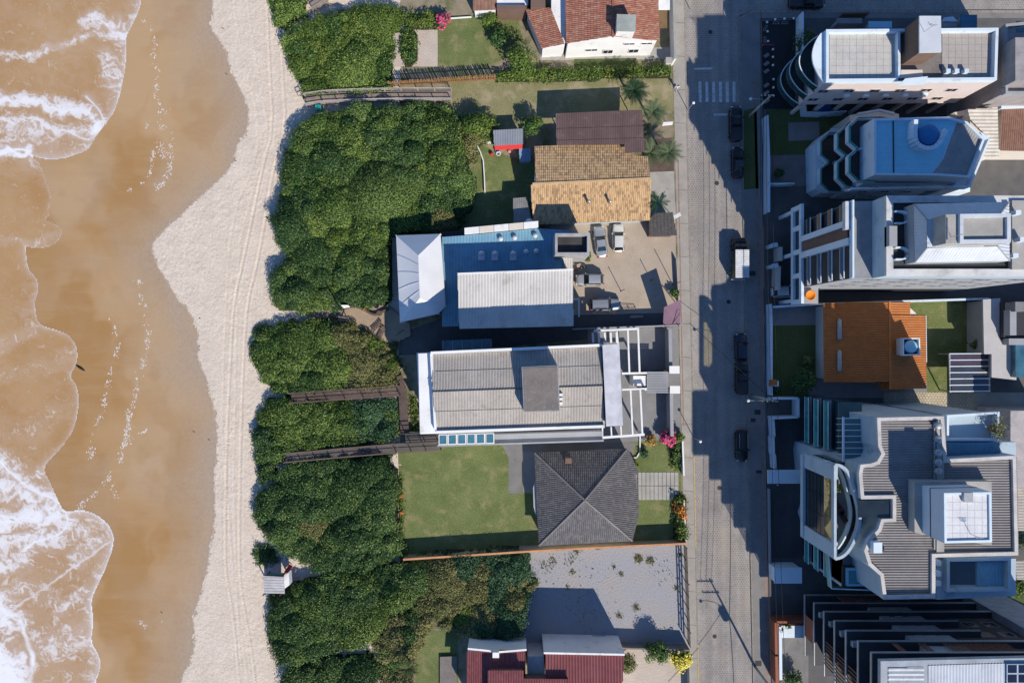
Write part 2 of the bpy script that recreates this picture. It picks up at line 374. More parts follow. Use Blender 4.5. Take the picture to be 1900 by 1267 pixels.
def strip(name, fx, y0, y1, wpx, z, mat, parent):
    pts = [(fx(y0)-wpx/2, y0), (fx(y0)+wpx/2, y0), (fx(y1)+wpx/2, y1), (fx(y1)-wpx/2, y1)]
    return sheet(name, pts, z, mat, None, 'structure', parent)
west_p = bpy.data.objects['west_pavement']; east_p = bpy.data.objects['east_pavement']
TACT = surf('red_tactile_paving', (.27, .15, .125), (.32, .24, .2), 1.5, 10, .25, .9)
strip('tactile_strip', lambda y: XW(y)-18, 300, 790, 2.2, .026, TACT, west_p)
strip('tactile_strip', lambda y: XE(y)+26, 150, 1420, 4.5, .026, TACT, east_p)
ykb = MB()
for y0, y1 in ((835, 1010), (1195, 1420)):
    y = y0
    while y < y1:
        ykb.bar(P2(XW(y)+.2, y), P2(XW(y+12)+.2, y+12), .14, .0, .052); y += 13
tag(ykb.build('painted_kerb', YELLOWP), 'faded yellow paint on the beach-side kerb', None, None, 'structure')
# joints of the west pavement: slabs told apart by saw cuts
JOINT = surf('dark_joint', (.09, .085, .08))
for y in range(-20, 1300, 62):
    mm = MB(); mm.bar(P2(XL(y)+1, y), P2(XW(y)-2, y+1.5), .05, .021, .024); mm.build('pavement_joint', JOINT, west_p)
# crossing
CROSS = surf('worn_white_road_paint', (.72, .72, .71), (.50, .49, .47), 2.2, 7, .4, .9, stain=(.32, .30, .28), stain_sc=2.5, stain_lo=.58)
for i in range(6):
    x = 1299+12.6*i
    sheet('crossing_stripe', [(x-3, 152), (x+2.4, 152), (x+3, 190), (x-2.4, 190)], -.105, CROSS, None, 'structure', road)
sheet('stop_line', [(1288, 126.5), (1322, 125.5), (1322, 129.5), (1288, 130)], -.105, CROSS, None, 'structure', road)
sheet('stop_line', [(1325, 211), (1350, 210.5), (1350, 215), (1325, 215)], -.105, CROSS, None, 'structure', road)
for (x0, x1, y0, y1) in ((1400, 1411, 760, 769), (1393, 1402, 776, 783), (1403, 1413, 872, 878), (1401, 1413, 1225, 1235), (1390, 1402, 503, 512)):
    sheet('manhole_cover', [(x0, y0), (x1, y0), (x1, y1), (x0, y1)], .025, surf('cast_iron_cover', (.05, .05, .05)), None, 'structure', east_p)
for (x0, x1, y0, y1) in ((1243, 1250, 600, 608), (1252, 1257, 602, 606)):
    sheet('manhole_cover', [(x0, y0), (x1, y0), (x1, y1), (x0, y1)], .025, surf('rusty_cover', (.22, .15, .11)), None, 'structure', west_p)
for (x, y, r_) in ((1330, 340, 4.2), (1352, 560, 4), (1335, 905, 4.2), (1326, 1180, 4), (1318, 60, 4)):
    sheet('road_manhole', [(x+r_*math.cos(t*math.pi/8), y+r_*math.sin(t*math.pi/8)) for t in range(16)], -.104, surf('cast_iron_cover', (.05, .05, .05)), None, 'structure', road)
# lots of the beach side
sheet('garden_lawn', [(808, 30), (960, 28), (975, 95), (905, 122), (810, 124)], .004, GRASSM, 'green garden lawn behind the palisade fence')
sheet('garden_sand', [(732, 40), (812, 40), (812, 124), (727, 124)], .008, SANDP, 'raked sand patch beside the garden lawn')
sheet('vacant_lot', [(838, 132), (1245, 112), (1250, 205), (1040, 215), (860, 330), (838, 250)], .012, GRASSY, 'dry grass of the vacant strip between hedge and brown roof')
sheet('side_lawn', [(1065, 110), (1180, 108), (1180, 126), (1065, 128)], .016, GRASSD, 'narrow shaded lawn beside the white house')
sheet('house_apron', [(1000, 92), (1248, 88), (1248, 110), (1003, 112)], .014, CONC, 'concrete apron around the white house')
sheet('back_lawn', [(862, 255), (940, 290), (1000, 300), (990, 430), (830, 440), (860, 380)], .02, GRASSM, 'small back lawn behind the straw-tiled house')
sheet('driveway', [(1203, 318), (1250, 312), (1254, 400), (1206, 404)], .006, CONC, 'pale concrete driveway beside the straw-tiled house')
sheet('shop_front', [(1193, 262), (1250, 255), (1251, 318), (1196, 320)], .01, WOODD, 'brown planked forecourt under the palms')
sheet('parking_lot', [(1020, 410), (1253, 404), (1256, 590), (1040, 600)], .012, DIRT, 'dirt parking lot with oil stains beside the street')
sheet('alley', [(820, 590), (1256, 580), (1257, 615), (740, 660), (740, 620)], .016, YARD, 'dark paved alley between restaurant and apartment block')
sheet('forecourt', [(1090, 612), (1258, 606), (1264, 815), (1100, 822)], .02, PAVER, 'grey paved forecourt under the white pergola')
sheet('courtyard', [(812, 800), (1130, 800), (1180, 822), (1172, 850), (968, 842), (968, 915), (944, 915), (944, 850), (930, 822), (812, 828)], .006, CONCD, 'paved yard between the apartment block and the hip-roofed house')
sheet('patio', [(969, 838), (1000, 838), (1000, 912), (971, 912)], .012, PAVER, 'tiled patio beside the hip-roofed house')
sheet('big_lawn', [(738, 822), (945, 820), (945, 852), (968, 852), (970, 915), (1003, 915), (1000, 1012), (745, 1030)], .0, GRASSM, 'large back lawn of the hip-roofed house')
sheet('front_lawn', [(1163, 806), (1262, 802), (1267, 1003), (1170, 1006)], .0, GRASSM, 'small front lawn of the hip-roofed house')
sheet('gravel_lot', [(960, 1012), (1268, 1004), (1274, 1195), (880, 1198)], .004, GRAVEL, 'vacant grey gravel lot with tyre swirls and weeds')
sheet('gravel_drive', [(1150, 1195), (1274, 1190), (1280, 1440), (1150, 1440)], .008, SANDP, 'pale gravel drive beside the maroon roof')
sheet('corner_lawn', [(775, 1170), (850, 1170), (850, 1300), (770, 1300)], .008, GRASSM, 'small lawn beside the grey timber deck')
# lots of the building side
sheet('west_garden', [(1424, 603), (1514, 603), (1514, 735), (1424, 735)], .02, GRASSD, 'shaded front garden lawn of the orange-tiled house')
sheet('east_garden', [(1690, 556), (1812, 556), (1800, 735), (1690, 735)], .02, GRASSM, 'back garden lawn of the orange-tiled house')
sheet('stone_garden', [(1422, 289), (1508, 287), (1510, 345), (1423, 347)], .02, CONCD, 'crazy-paved stone garden behind the white wall')
sheet('garden_slab', [(1463, 228), (1520, 226), (1521, 260), (1463, 262)], .024, PAVER, 'grey concrete slab in the shaded garden')
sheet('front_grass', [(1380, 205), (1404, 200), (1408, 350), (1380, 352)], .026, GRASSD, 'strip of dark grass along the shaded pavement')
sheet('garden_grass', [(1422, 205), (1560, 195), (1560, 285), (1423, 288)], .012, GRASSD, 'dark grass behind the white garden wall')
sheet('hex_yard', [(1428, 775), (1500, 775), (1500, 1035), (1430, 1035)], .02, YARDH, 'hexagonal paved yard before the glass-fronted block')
sheet('hex_patio', [(1640, 728), (1815, 728), (1815, 762), (1640, 762)], .032, PATIOH, 'patio of cream holed pavers behind the orange-tiled house')
sheet('pale_terrace', [(1812, 728), (1900, 728), (1900, 765), (1812, 765)], .036, CONC, 'pale concrete terrace beside the cream patio')
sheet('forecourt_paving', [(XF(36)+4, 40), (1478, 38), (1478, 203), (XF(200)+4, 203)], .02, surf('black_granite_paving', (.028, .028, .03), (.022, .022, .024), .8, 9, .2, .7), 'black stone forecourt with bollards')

# ---- beach
dry_pl = smooth_pl([(392, -170), (393, 0), (397, 30), (389, 50), (414, 80), (428, 130), (444, 165), (461, 190), (460, 240), (438, 275), (437, 300), (405, 335), (370, 365), (340, 395), (300, 430), (279, 455), (290, 490), (310, 520), (320, 540), (345, 570), (367, 605), (368, 640), (367, 670), (385, 705), (395, 740), (402, 790), (403, 830), (398, 880), (400, 970), (388, 1020), (385, 1060), (375, 1100), (357, 1140), (362, 1180), (358, 1220), (332, 1267), (320, 1440)], 1)
xs = np.concatenate([np.arange(-700, -100, 30), np.arange(-100, 262, 5.0), np.arange(262, 560, 1.5), np.arange(560, 760, 7)])
ys = np.arange(-200, 1470, 2.0)
GX, GY = np.meshgrid(xs, ys)
wav = (vnoise(GX*.09, GY*.09, 3, 4)-.5)*13+(vnoise(GX*.4, GY*.4, 4, 2)-.5)*7
dbx = np.interp(GY, [p[1] for p in dry_pl], [p[0] for p in dry_pl])
sd = np.minimum(np.abs(GX-dbx), segdist(GX, GY, dry_pl))*np.sign(GX+wav-dbx)
wet = 1/(1+np.exp(np.clip(sd*2.6, -30, 30)))
damp = np.clip(np.exp(np.minimum(sd, 0)/58.0)+(vnoise(GX*.016+vnoise(GX*.01, GY*.01, 12, 2)*2, GY*.009, 9, 3)-.5)*.75, 0, 1)
deep = np.clip(.5+(vnoise(GX*.010+vnoise(GX*.02, GY*.02, 13, 3)*1.5, GY*.006, 14, 3)-.5)*2.6+np.clip((230-GX)/400, -.4, .4), 0, 1)
dryf = 1-wet
foot = ((vnoise(GX*.33, GY*.33, 21, 2)-.5)*.085+(vnoise(GX*.14, GY*.14, 22, 2)-.5)*.04)*(.45+1.1*vnoise(GX*.015, GY*.015, 23, 3))
Z = -.03-.0013*np.clip(400-GX, 0, 2000)+foot*np.clip(dryf, 0, 1)*np.clip(1.1-np.abs(vnoise(GX*.02, GY*.02, 5, 2)-.5)*1.2, .4, 1)
tracks = [([(520, -60), (523, 120), (531, 241), (510, 300), (490, 420), (475, 500), (459, 560), (452, 660), (446, 840), (444, 1000), (445, 1075), (455, 1140), (465, 1190), (475, 1270), (490, 1440)], 1.0),
          ([(493, -60), (500, 120), (507, 241), (488, 308), (465, 420), (450, 490), (434, 560), (428, 660), (420, 840), (418, 1000), (419, 1060), (428, 1110), (436, 1170), (445, 1270), (460, 1440)], 1.0),
          ([(430, -60), (440, 60), (462, 140), (480, 230), (476, 300), (430, 400), (417, 600), (412, 800)], .35), ([(452, -60), (470, 90), (492, 200), (500, 260), (470, 350), (440, 470), (438, 700), (433, 900), (440, 1100), (450, 1300)], .4),
          ([(415, 820), (428, 1000), (436, 1100), (452, 1200), (464, 1300)], .5), ([(400, -60), (415, 40), (446, 110), (470, 180), (486, 260)], .35)]
for pl, st in tracks:
    d = segdist(GX, GY, smooth_pl(pl, 1))
    Z += st*dryf*(-.10*np.exp(-(d/1.7)**2)*(.7+.5*np.sin(GY*2*math.pi/5.2))+.035*np.exp(-((d-4.2)/1.5)**2))
k = (1-Z/CAMH)/13
V = np.stack([(GX-950)*k, (633.5-GY)*k, Z], -1).reshape(-1, 3)
ny, nx = GX.shape
I = np.arange(ny*nx).reshape(ny, nx)
Fq = np.stack([I[:-1, :-1], I[1:, :-1], I[1:, 1:], I[:-1, 1:]], -1).reshape(-1, 4)
b = NB('beach_sand')
aw = b.attr('wet'); ad = b.attr('damp')
dry = b.mix(b.ramp(b.noise(.4, 5), .35, .65), (.64, .55, .46), (.58, .495, .41))
dry = b.mix(1.0, dry, b.mix(b.ramp(b.noise(4.5, 3), .3, .7), (.86,)*3, (1.06,)*3), 'MULTIPLY')
w1 = b.mix(b.attr('deep'), (.43, .285, .155), (.345, .195, .075))
w1 = b.mix(b.math('MULTIPLY', b.ramp(b.noise(.9, 4, .6, b.mapv((.12, .8, 1), .25)), .48, .75), .22), w1, (.47, .345, .22))
w1 = b.mix(1.0, w1, b.mix(b.ramp(b.noise(9.0, 2), .3, .7), (.95,)*3, (1.03,)*3), 'MULTIPLY')
w2 = b.mix(b.ramp(b.noise(2.5, 4), .3, .7), (.385, .30, .225), (.33, .25, .18))
wt = b.mix(ad, w1, w2)
col = b.mix(aw, dry, wt)
rg = b.mix(aw, (.95,)*3, (.5,)*3)
hb = b.math('MULTIPLY', b.math('ADD', b.noise(6.0, 4), b.math('MULTIPLY', b.vor(3.2), .22)), b.math('SUBTRACT', 1.03, aw))
SAND = b.done(col, rg, b.bump(hb, .06)); b.b.inputs['Specular IOR Level'].default_value = .25
beach = npmesh('beach', V, Fq, SAND, None, {'wet': wet.ravel(), 'damp': damp.ravel(), 'deep': deep.ravel()}, smooth=True)
tag(beach, 'pale dry sand and wet brown sand of the beach', None, None, 'structure')
# ---- sea: thin swash sheet with foam fronts
F1 = smooth_pl([(272, -200), (265, 0), (255, 30), (240, 60), (234, 72), (236, 90), (233, 130), (225, 170), (215, 205), (200, 228), (178, 255), (165, 280), (140, 288), (120, 296), (80, 297), (60, 290)])
F2 = smooth_pl([(60, 290), (76, 305), (85, 330), (98, 370), (90, 388), (94, 400), (83, 407), (108, 416), (118, 430), (105, 455), (70, 463), (48, 458)])
F3 = smooth_pl([(48, 458), (52, 500), (70, 515), (73, 540), (64, 560), (70, 600), (100, 610), (128, 618), (143, 640), (145, 665), (140, 680), (130, 698), (143, 712), (148, 745), (140, 795), (115, 832), (88, 858), (82, 872), (92, 890), (103, 915), (117, 943)])
F5 = smooth_pl([(117, 943), (125, 948), (150, 944), (175, 950), (200, 968), (213, 992), (210, 1020), (195, 1060), (180, 1090), (169, 1115), (175, 1150), (169, 1190), (180, 1205), (188, 1225), (186, 1245), (176, 1270), (150, 1470)])
F4 = smooth_pl([(-40, 830), (0, 853), (12, 870), (30, 885), (62, 911), (85, 918), (105, 928), (118, 943), (127, 960), (122, 980), (105, 994), (80, 1000), (60, 1006), (45, 1020)])
F6 = smooth_pl([(20, 1135), (60, 1105), (110, 1072), (135, 1050), (170, 1030), (205, 1003)])
F7 = smooth_pl([(36, 1150), (50, 1185), (62, 1220), (60, 1250), (52, 1267), (50, 1470)])
F8 = smooth_pl([(-60, 292), (0, 290), (22, 278), (45, 276), (60, 290)])
F9 = smooth_pl([(125, 243), (150, 256), (165, 261), (182, 246), (195, 232), (186, 205), (160, 180)])
xs = np.arange(-420, 300, 1.5); xs = np.concatenate([np.arange(-900, -420, 25), np.arange(-420, -60, 4), np.arange(-60, 285, 1.5)])
SX, SY = np.meshgrid(xs, ys)
seapoly = [(-2000, -400), (F1[0][0], -400)]+F1+F2[1:]+F3[1:]+F5[1:]+[(150, 1700), (-2000, 1700)]
ins = inpoly(SX, SY, seapoly)
w1x = (vnoise(SX*.018, SY*.018, 61, 3)-.5); w1y = (vnoise(SX*.018+40, SY*.018+11, 62, 3)-.5)
w2x = (vnoise(SX*.07, SY*.07, 63, 3)-.5); w2y = (vnoise(SX*.07+9, SY*.07+31, 64, 3)-.5)
HX = SX+w1x*34+w2x*20; HY = SY+w1y*34+w2y*20
bead = np.zeros(SX.shape); D = np.zeros(SX.shape)
for pl, wd, st, tail, tl in ((F1, 2.3, 1.05, .46, 40), (F2, 1.5, .7, .2, 18), (F3, 1.8, .9, .30, 26), (F5, 3.0, 1.15, .52, 40), (F4, 1.9, 1.0, .72, 30), (F8, 2.4, 1.0, .5, 14), (F9, 1.5, .85, .45, 16)):
    jit = (vnoise(SX*.11, SY*.11, 70+int(wd*10), 3)-.5)*2.2
    d = np.abs(segdist(SX+jit, SY+jit, pl)); var = .55+.9*vnoise(SX*.03, SY*.03, 80+int(wd*10), 3)
    bead = np.maximum(bead, st*np.exp(-(d/(wd*var))**2)); bead = np.maximum(bead, .45*st*np.exp(-d/(wd*3.2)))
    D = np.maximum(D, tail*np.exp(-d/tl))
for pl, wd, st in ((F6, 2.0, .62), (F7, 5.0, .8)):
    d = segdist(SX+w2x*6, SY+w2y*6, pl); bead = np.maximum(bead, st*np.exp(-(d/wd)**2)*(.5+vnoise(SX*.05, SY*.05, 91, 3)))
def blob(pl, wd, st):
    global D
    D = np.maximum(D, st*np.exp(-(segdist(HX, HY, pl)/wd)**2))
for pl, wd, st in (([(-80, 168), (0, 180), (60, 190), (120, 196), (165, 205), (190, 228)], 20, .72), ([(-80, 232), (0, 226), (60, 236), (120, 240), (160, 248), (190, 240)], 22, .60), ([(-80, 100), (0, 101), (70, 98), (150, 78), (225, 60)], 13, .50), ([(175, 35), (215, 48), (234, 66)], 24, .66), ([(205, 110), (215, 170)], 28, .52),
                   ([(55, 278), (20, 275), (-40, 290)], 10, .85), ([(188, 232), (176, 244)], 13, .9), ([(100, 265), (0, 262)], 26, .45), ([(-80, 975), (0, 968), (60, 958), (112, 962)], 34, .80), ([(-80, 915), (0, 900), (60, 925)], 26, .66), ([(-80, 1015), (20, 1012), (80, 1000)], 24, .64),
                   ([(140, 1042), (200, 1000)], 22, .56), ([(110, 1140), (165, 1095)], 16, .52), ([(-80, 1230), (0, 1215), (25, 1262)], 44, .95), ([(-80, 1120), (5, 1115), (22, 1145)], 34, .80), ([(-80, 1060), (40, 1045)], 34, .60), ([(90, 1010), (170, 985)], 30, .46), ([(60, 1200), (150, 1180)], 50, .46), ([(40, 1090), (120, 1120)], 34, .42),
                   ([(110, 440), (40, 455), (-80, 452)], 9, .45), ([(60, 540), (50, 590)], 22, .38), ([(70, 610), (30, 632), (-80, 648)], 16, .45), ([(130, 660), (60, 690), (-80, 712)], 26, .36), ([(130, 760), (60, 800), (-80, 790)], 40, .34), ([(80, 868), (76, 885)], 12, .55)):
    blob(pl, wd, st)
D = np.maximum(D, .16+.10*np.clip((SY-850)/80, 0, 1))
D = D*(1-.30*np.clip((SY-310)/30, 0, 1)*np.clip((850-SY)/30, 0, 1))
fl = vnoise(HX*.045+HY*.02, HY*.12-HX*.03, 55, 5); rid = 1-np.abs(2*vnoise(HX*.09, HY*.13, 56, 4)-1); fin = vnoise(HX*.35, HY*.35, 57, 3)
Tn = .42*fl+.33*(1-rid)+.25*fin; Tn = (Tn-Tn.mean())/Tn.std()*.17+.52
cov = 1/(1+np.exp(-np.clip((D-Tn)*11, -30, 30)))
foam = np.clip(np.maximum(bead*(.72+.5*fin), cov*(.35+.65*np.clip(D*1.15, 0, 1))), 0, 1)
veil_a = np.clip(D*1.35-.14+(fl-.5)*.6, 0, 1)
zs = -.03-.0013*np.clip(400-SX, 0, 2000)+.035+.02*np.clip(foam-.6, 0, 1)
k = (1-zs/CAMH)/13
V = np.stack([(SX-950)*k, (633.5-SY)*k, zs], -1).reshape(-1, 3)
ny, nx = SX.shape; I = np.arange(ny*nx).reshape(ny, nx)
cellin = ins[:-1, :-1] & ins[1:, :-1] & ins[1:, 1:] & ins[:-1, 1:]
Fq = np.stack([I[:-1, :-1], I[1:, :-1], I[1:, 1:], I[:-1, 1:]], -1)[cellin]
used = np.unique(Fq); remap = np.full(ny*nx, -1); remap[used] = np.arange(len(used))
b = NB('swash_water')
af = b.attr('foam'); av = b.attr('veil')
n2 = b.noise(7.0, 4, .65)
msk = b.math('MULTIPLY', af, b.ramp(b.math('ADD', n2, b.math('MULTIPLY', af, .6)), .40, .72))
wcol = b.mix(b.ramp(b.noise(.10, 4), .38, .62), (.37, .215, .09), (.41, .26, .13))
veil = b.mix(b.math('MULTIPLY', av, b.ramp(b.noise(5.5, 5, .75), .15, .7)), wcol, (.54, .465, .43))
col = b.mix(msk, veil, (.72, .73, .76))
SEA = b.done(col, b.mix(msk, (.22,)*3, (.8,)*3), b.bump(b.math('ADD', msk, b.math('MULTIPLY', n2, .25)), .025))
b.b.inputs['Specular IOR Level'].default_value = .35
sea = npmesh('sea', V[used], remap[Fq], SEA, None, {'foam': foam.ravel()[used], 'veil': veil_a.ravel()[used]}, smooth=True)
tag(sea, 'shallow brown swash water with white foam fronts', None, None, 'structure')
# foam left lying on the wet sand
FOAMM = surf('sea_foam', (.62, .58, .54), (.50, .43, .37), 3, 9, .15, .8)
fm = MB()
trails = [([(262, 30), (275, 50), (287, 75), (284, 110), (292, 125), (295, 145), (289, 165), (285, 190), (276, 210), (272, 235)], 4, 110), ([(290, 190), (305, 215), (312, 235), (317, 260), (318, 300), (308, 330), (290, 350)], 6, 120), ([(300, 225), (295, 260), (300, 280), (310, 285)], 9, 60), ([(285, 280), (282, 310), (275, 330), (255, 350), (240, 352)], 4, 60),
          ([(205, 585), (216, 615), (218, 650), (208, 680), (200, 715), (195, 745), (182, 780), (175, 815), (168, 850)], 6, 170), ([(256, 520), (264, 545), (270, 590), (276, 635), (268, 665), (258, 700), (252, 735), (240, 770), (234, 800), (228, 830), (222, 860), (205, 885), (185, 905), (160, 930), (148, 940)], 5, 260), ([(236, 760), (240, 800), (232, 830)], 6, 60), ([(210, 890), (214, 925)], 6, 18), ([(256, 804), (280, 796)], 2, 12), ([(260, 1150), (268, 1165), (310, 1150)], 3, 16)]
for pl, sp, n in trails:
    pl = smooth_pl(pl, 1); L = len(pl)-1
    for i in range(int(n*2.4)):
        t = rng.random()*L; a = int(t); f = t-a; q = pl[min(a+1, L)]
        x = pl[a][0]*(1-f)+q[0]*f+rng.gauss(0, sp*.6); y = pl[a][1]*(1-f)+q[1]*f+rng.gauss(0, sp*.6)
        r = .025+.10*rng.random()**2.6; 
        if vnoise(np.array([x*.08]), np.array([y*.08]), 33, 2)[0] < .43: continue
        z = -.03-.0013*max(0, 400-x)
        c = P(x, y, z); an = rng.gauss(1.45, .4); el = 1+1.6*rng.random(); m = 7
        vv = [(c[0], c[1], z+.03)]
        for kk in range(m):
            tt = 2*math.pi*kk/m; rr = r*(.7+.5*rng.random()); ux, uy = rr*el*math.cos(tt), rr*math.sin(tt)
            vv.append((c[0]+ux*math.cos(an)-uy*math.sin(an), c[1]+ux*math.sin(an)+uy*math.cos(an), z+.006))
        fm.add(vv, [(0, 1+kk, 1+(kk+1) % m) for kk in range(m)])
tag(fm.build('sea_foam', FOAMM, recalc=True), 'scattered white foam clots stranded on the wet sand', 'foam', None, 'stuff')
# driftwood on the wet sand
dw = MB(); z = -.33
dw.tube([P(142, 678, z), P(147, 682, z+.1), P(152, 685, z+.12), P(157, 688, z+.05)], [.1, .13, .12, .06], 7)
tag(dw.build('driftwood_log', surf('wet_driftwood', (.05, .04, .03))), 'short dark driftwood log at the edge of the swash', 'log')
db = MB()
for (x, y) in ((360, 800), (388, 815), (420, 137), (413, 52), (300, 1135), (371, 590), (437, 298)):
    z = -.06-.0013*max(0, 400-x); db.tube([P(x-3, y-2, z), P(x, y+1, z+.05), P(x+3, y+2, z)], [.03, .05, .02], 5)
tag(db.build('seaweed_scraps', surf('dry_seaweed', (.07, .05, .03))), 'dark scraps of seaweed on the sand', 'seaweed', None, 'stuff')

# ================================================================ FOLIAGE
def leaf_mat(name, cd, cm, cl, rough=.42):
    b = NB(name); t = b.attr('tint')
    c = b.mix(b.ramp(t, 0, .5), cd, cm); c = b.mix(b.ramp(t, .5, 1.0), c, cl)
    b.b.inputs['Specular IOR Level'].default_value = .28
    return b.done(c, rough+.12)
LEAF = leaf_mat('sea_grape_leaf', (.017, .052, .012), (.054, .117, .023), (.23, .295, .06))
LEAFD = leaf_mat('dark_shrub_leaf', (.013, .044, .013), (.041, .100, .025), (.17, .24, .06))
LEAFO = leaf_mat('olive_dry_leaf', (.065, .082, .026), (.155, .16, .052), (.30, .275, .12), .6)
LEAFY = leaf_mat('yellow_green_leaf', (.04, .085, .014), (.09, .15, .024), (.21, .245, .045))
LEAFB = leaf_mat('blue_green_leaf', (.018, .055, .024), (.04, .10, .042), (.10, .19, .085))
LEAFG = leaf_mat('grey_palm_leaf', (.09, .13, .06), (.16, .21, .09), (.30, .33, .15), .5)
BARK = surf('bark', (.10, .075, .055), (.075, .056, .042), 4, 20, .3, .95)
LITTER = surf('leaf_litter', (.030, .034, .014), (.022, .026, .012), 2, 12, .4, .95)
def leaves_np(pos, nrm, size, seed, asp=.62):
    r = np.random.default_rng(seed); n = len(pos)
    nrm = nrm/np.linalg.norm(nrm, axis=1, keepdims=True)
    rv = r.normal(size=(n, 3)); a = np.cross(nrm, rv); a /= np.linalg.norm(a, axis=1, keepdims=True)+1e-9
    bb = np.cross(nrm, a); s = size[:, None]
    v = np.stack([pos-a*s*.5, pos-bb*s*asp*.5+nrm*s*.06, pos+a*s*.5, pos+bb*s*asp*.5+nrm*s*.06], 1).reshape(-1, 3)
    return v, np.arange(n*4).reshape(n, 4)
def canopy(name, label, poly, h, mats, clump=1.15, dens=150, size=.215, seed=1, cat='shrubs', edge=1.3, z0=0.0, kind='stuff', group=None, spread=.42):
    r = np.random.default_rng(seed)
    W0 = PL(poly, h*.6); W = []
    for a, b_ in zip(W0, W0[1:]+W0[:1]):
        L = math.hypot(b_[0]-a[0], b_[1]-a[1]); m_ = max(1, int(L/.7))
        for i in range(m_):
            j = .32 if L > 1.5 and edge > .6 else .08; W.append((a[0]+(b_[0]-a[0])*i/m_+r.normal(0, j), a[1]+(b_[1]-a[1])*i/m_+r.normal(0, j)))
    W = np.array(W); x0, y0 = W.min(0); x1, y1 = W.max(0)
    cx, cy = np.meshgrid(np.arange(x0, x1, clump), np.arange(y0, y1, clump)); cx = cx.ravel()+r.uniform(-.5, .5, cx.size)*clump; cy = cy.ravel()+r.uniform(-.5, .5, cy.size)*clump
    ok = inpoly(cx, cy, W); cx, cy = cx[ok], cy[ok]
    if len(cx) == 0: cx = np.array([W[:, 0].mean()]); cy = np.array([W[:, 1].mean()])
    Wc = [tuple(p) for p in W]+[tuple(W[0])]
    ed = lambda x, y: np.clip(segdist(x, y, Wc)/edge, 0, 1)**.6
    big = vnoise(cx*.16+50, cy*.16+50, seed+3, 3)
    kx, ky = np.meshgrid(np.arange(x0, x1+3, 2.6), np.arange(y0, y1+3, 2.6)); kx = kx.ravel()+r.uniform(-1.2, 1.2, kx.size); ky = ky.ravel()+r.uniform(-1.2, 1.2, ky.size); ko = r.normal(0, .32, kx.size)
    kd = (cx[:, None]-kx)**2+(cy[:, None]-ky)**2; kv = ko[None, :]-kd*.10; crown = np.clip(kv.max(1), -1.8, .6)*min(1, h/2); kid = kv.argmax(1)
    ch = (h*(.66+.5*big)+crown+r.normal(0, .22, len(cx))*min(1, h/2))*(.45+.55*ed(cx, cy))
    cr = clump*np.clip(r.lognormal(0, .38, len(cx)), .5, 2.1); ch = ch-np.where(r.random(len(cx)) < .10, r.uniform(.2, .7, len(cx)), 0)*min(1, h/2); ct = r.uniform(0, 1, len(cx))*.45+big*.35-.1+r.uniform(-.2, .3, kx.size)[kid]
    cm = (vnoise(cx*.11+9, cy*.11+3, seed+8, 3)+r.normal(0, .05, len(cx))+r.normal(0, .05, kx.size)[kid])
    def field(x, y):
        bz = np.full(len(x), -9.); bi = np.zeros(len(x), int)
        for s in range(0, len(x), 20000):
            e = slice(s, s+20000); d2 = (x[e, None]-cx)**2+(y[e, None]-cy)**2
            hh = ch-d2/(cr*cr)*spread; i = hh.argmax(1); bi[e] = i; bz[e] = hh[np.arange(len(i)), i]
        return bz, bi
    area = abs(sum(W[i][0]*W[(i+1) % len(W)][1]-W[(i+1) % len(W)][0]*W[i][1] for i in range(len(W))))/2
    n = int(area*dens*1.9); bb = (x1-x0)*(y1-y0)
    N = int(n*bb/area)
    px_ = r.uniform(x0-.2, x1+.2, N); py_ = r.uniform(y0-.2, y1+.2, N)
    jx = px_+r.normal(0, .22, N); jy = py_+r.normal(0, .22, N)
    ok = inpoly(px_, py_, W); px_, py_ = jx[ok], jy[ok]
    fz, fi = field(px_, py_)
    dep = r.exponential(.17, len(px_)); side = r.random(len(px_)) < .3
    z = np.maximum(fz-dep, .05); z = np.where(side, z*r.uniform(.25, 1, len(z)), z)+z0
    dx = (px_-cx[fi])/cr[fi]; dy = (py_-cy[fi])/cr[fi]
    nr = np.stack([dx*.7, dy*.7, np.full(len(dx), .8)], 1)+r.normal(0, .55, (len(dx), 3)); nr[:, 2] = np.abs(nr[:, 2])
    sz = size*r.uniform(.6, 1.35, len(z)); tint = np.clip(ct[fi]*.6+r.normal(.26, .30, len(z)), 0, 1)
    root = thing(name, label, cat, (float(W[:, 0].mean()), float(W[:, 1].mean()), z0), 0, group)
    if kind: root['kind'] = kind
    off = np.array(root.location)
    ms = mats if isinstance(mats, list) else [(mats, 2.0)]
    lo = -9
    for mm, hi in ms:
        s = (cm[fi] >= lo) & (cm[fi] < hi); lo = hi
        if s.sum() < 3: continue
        v, f = leaves_np(np.stack([px_, py_, z], 1)[s]-off, nr[s], sz[s], seed+5)
        o = npmesh('leaves', v, f, mm, root, None, {'tint': tint[s]}); o['kind'] = 'stuff'
    g = .55; gx, gy = np.meshgrid(np.arange(x0-.1, x1+g, g), np.arange(y0-.1, y1+g, g)); sh = gx.shape
    gz, _ = field(gx.ravel(), gy.ravel()); gi = inpoly(gx.ravel(), gy.ravel(), W)
    gz = np.where(gi, np.maximum(gz-.38, .05)*np.minimum(1, .25+ed(gx.ravel(), gy.ravel())), -.25)+z0
    V = np.stack([gx.ravel(), gy.ravel(), gz], 1)-off; I = np.arange(len(V)).reshape(sh)
    Fq = np.stack([I[:-1, :-1], I[:-1, 1:], I[1:, 1:], I[1:, :-1]], -1).reshape(-1, 4)
    gi2 = gi.reshape(sh); keep = (gi2[:-1, :-1] | gi2[:-1, 1:] | gi2[1:, 1:] | gi2[1:, :-1]).ravel()
    npmesh('branches', V, Fq[keep], LITTER, root, smooth=True)
    return root
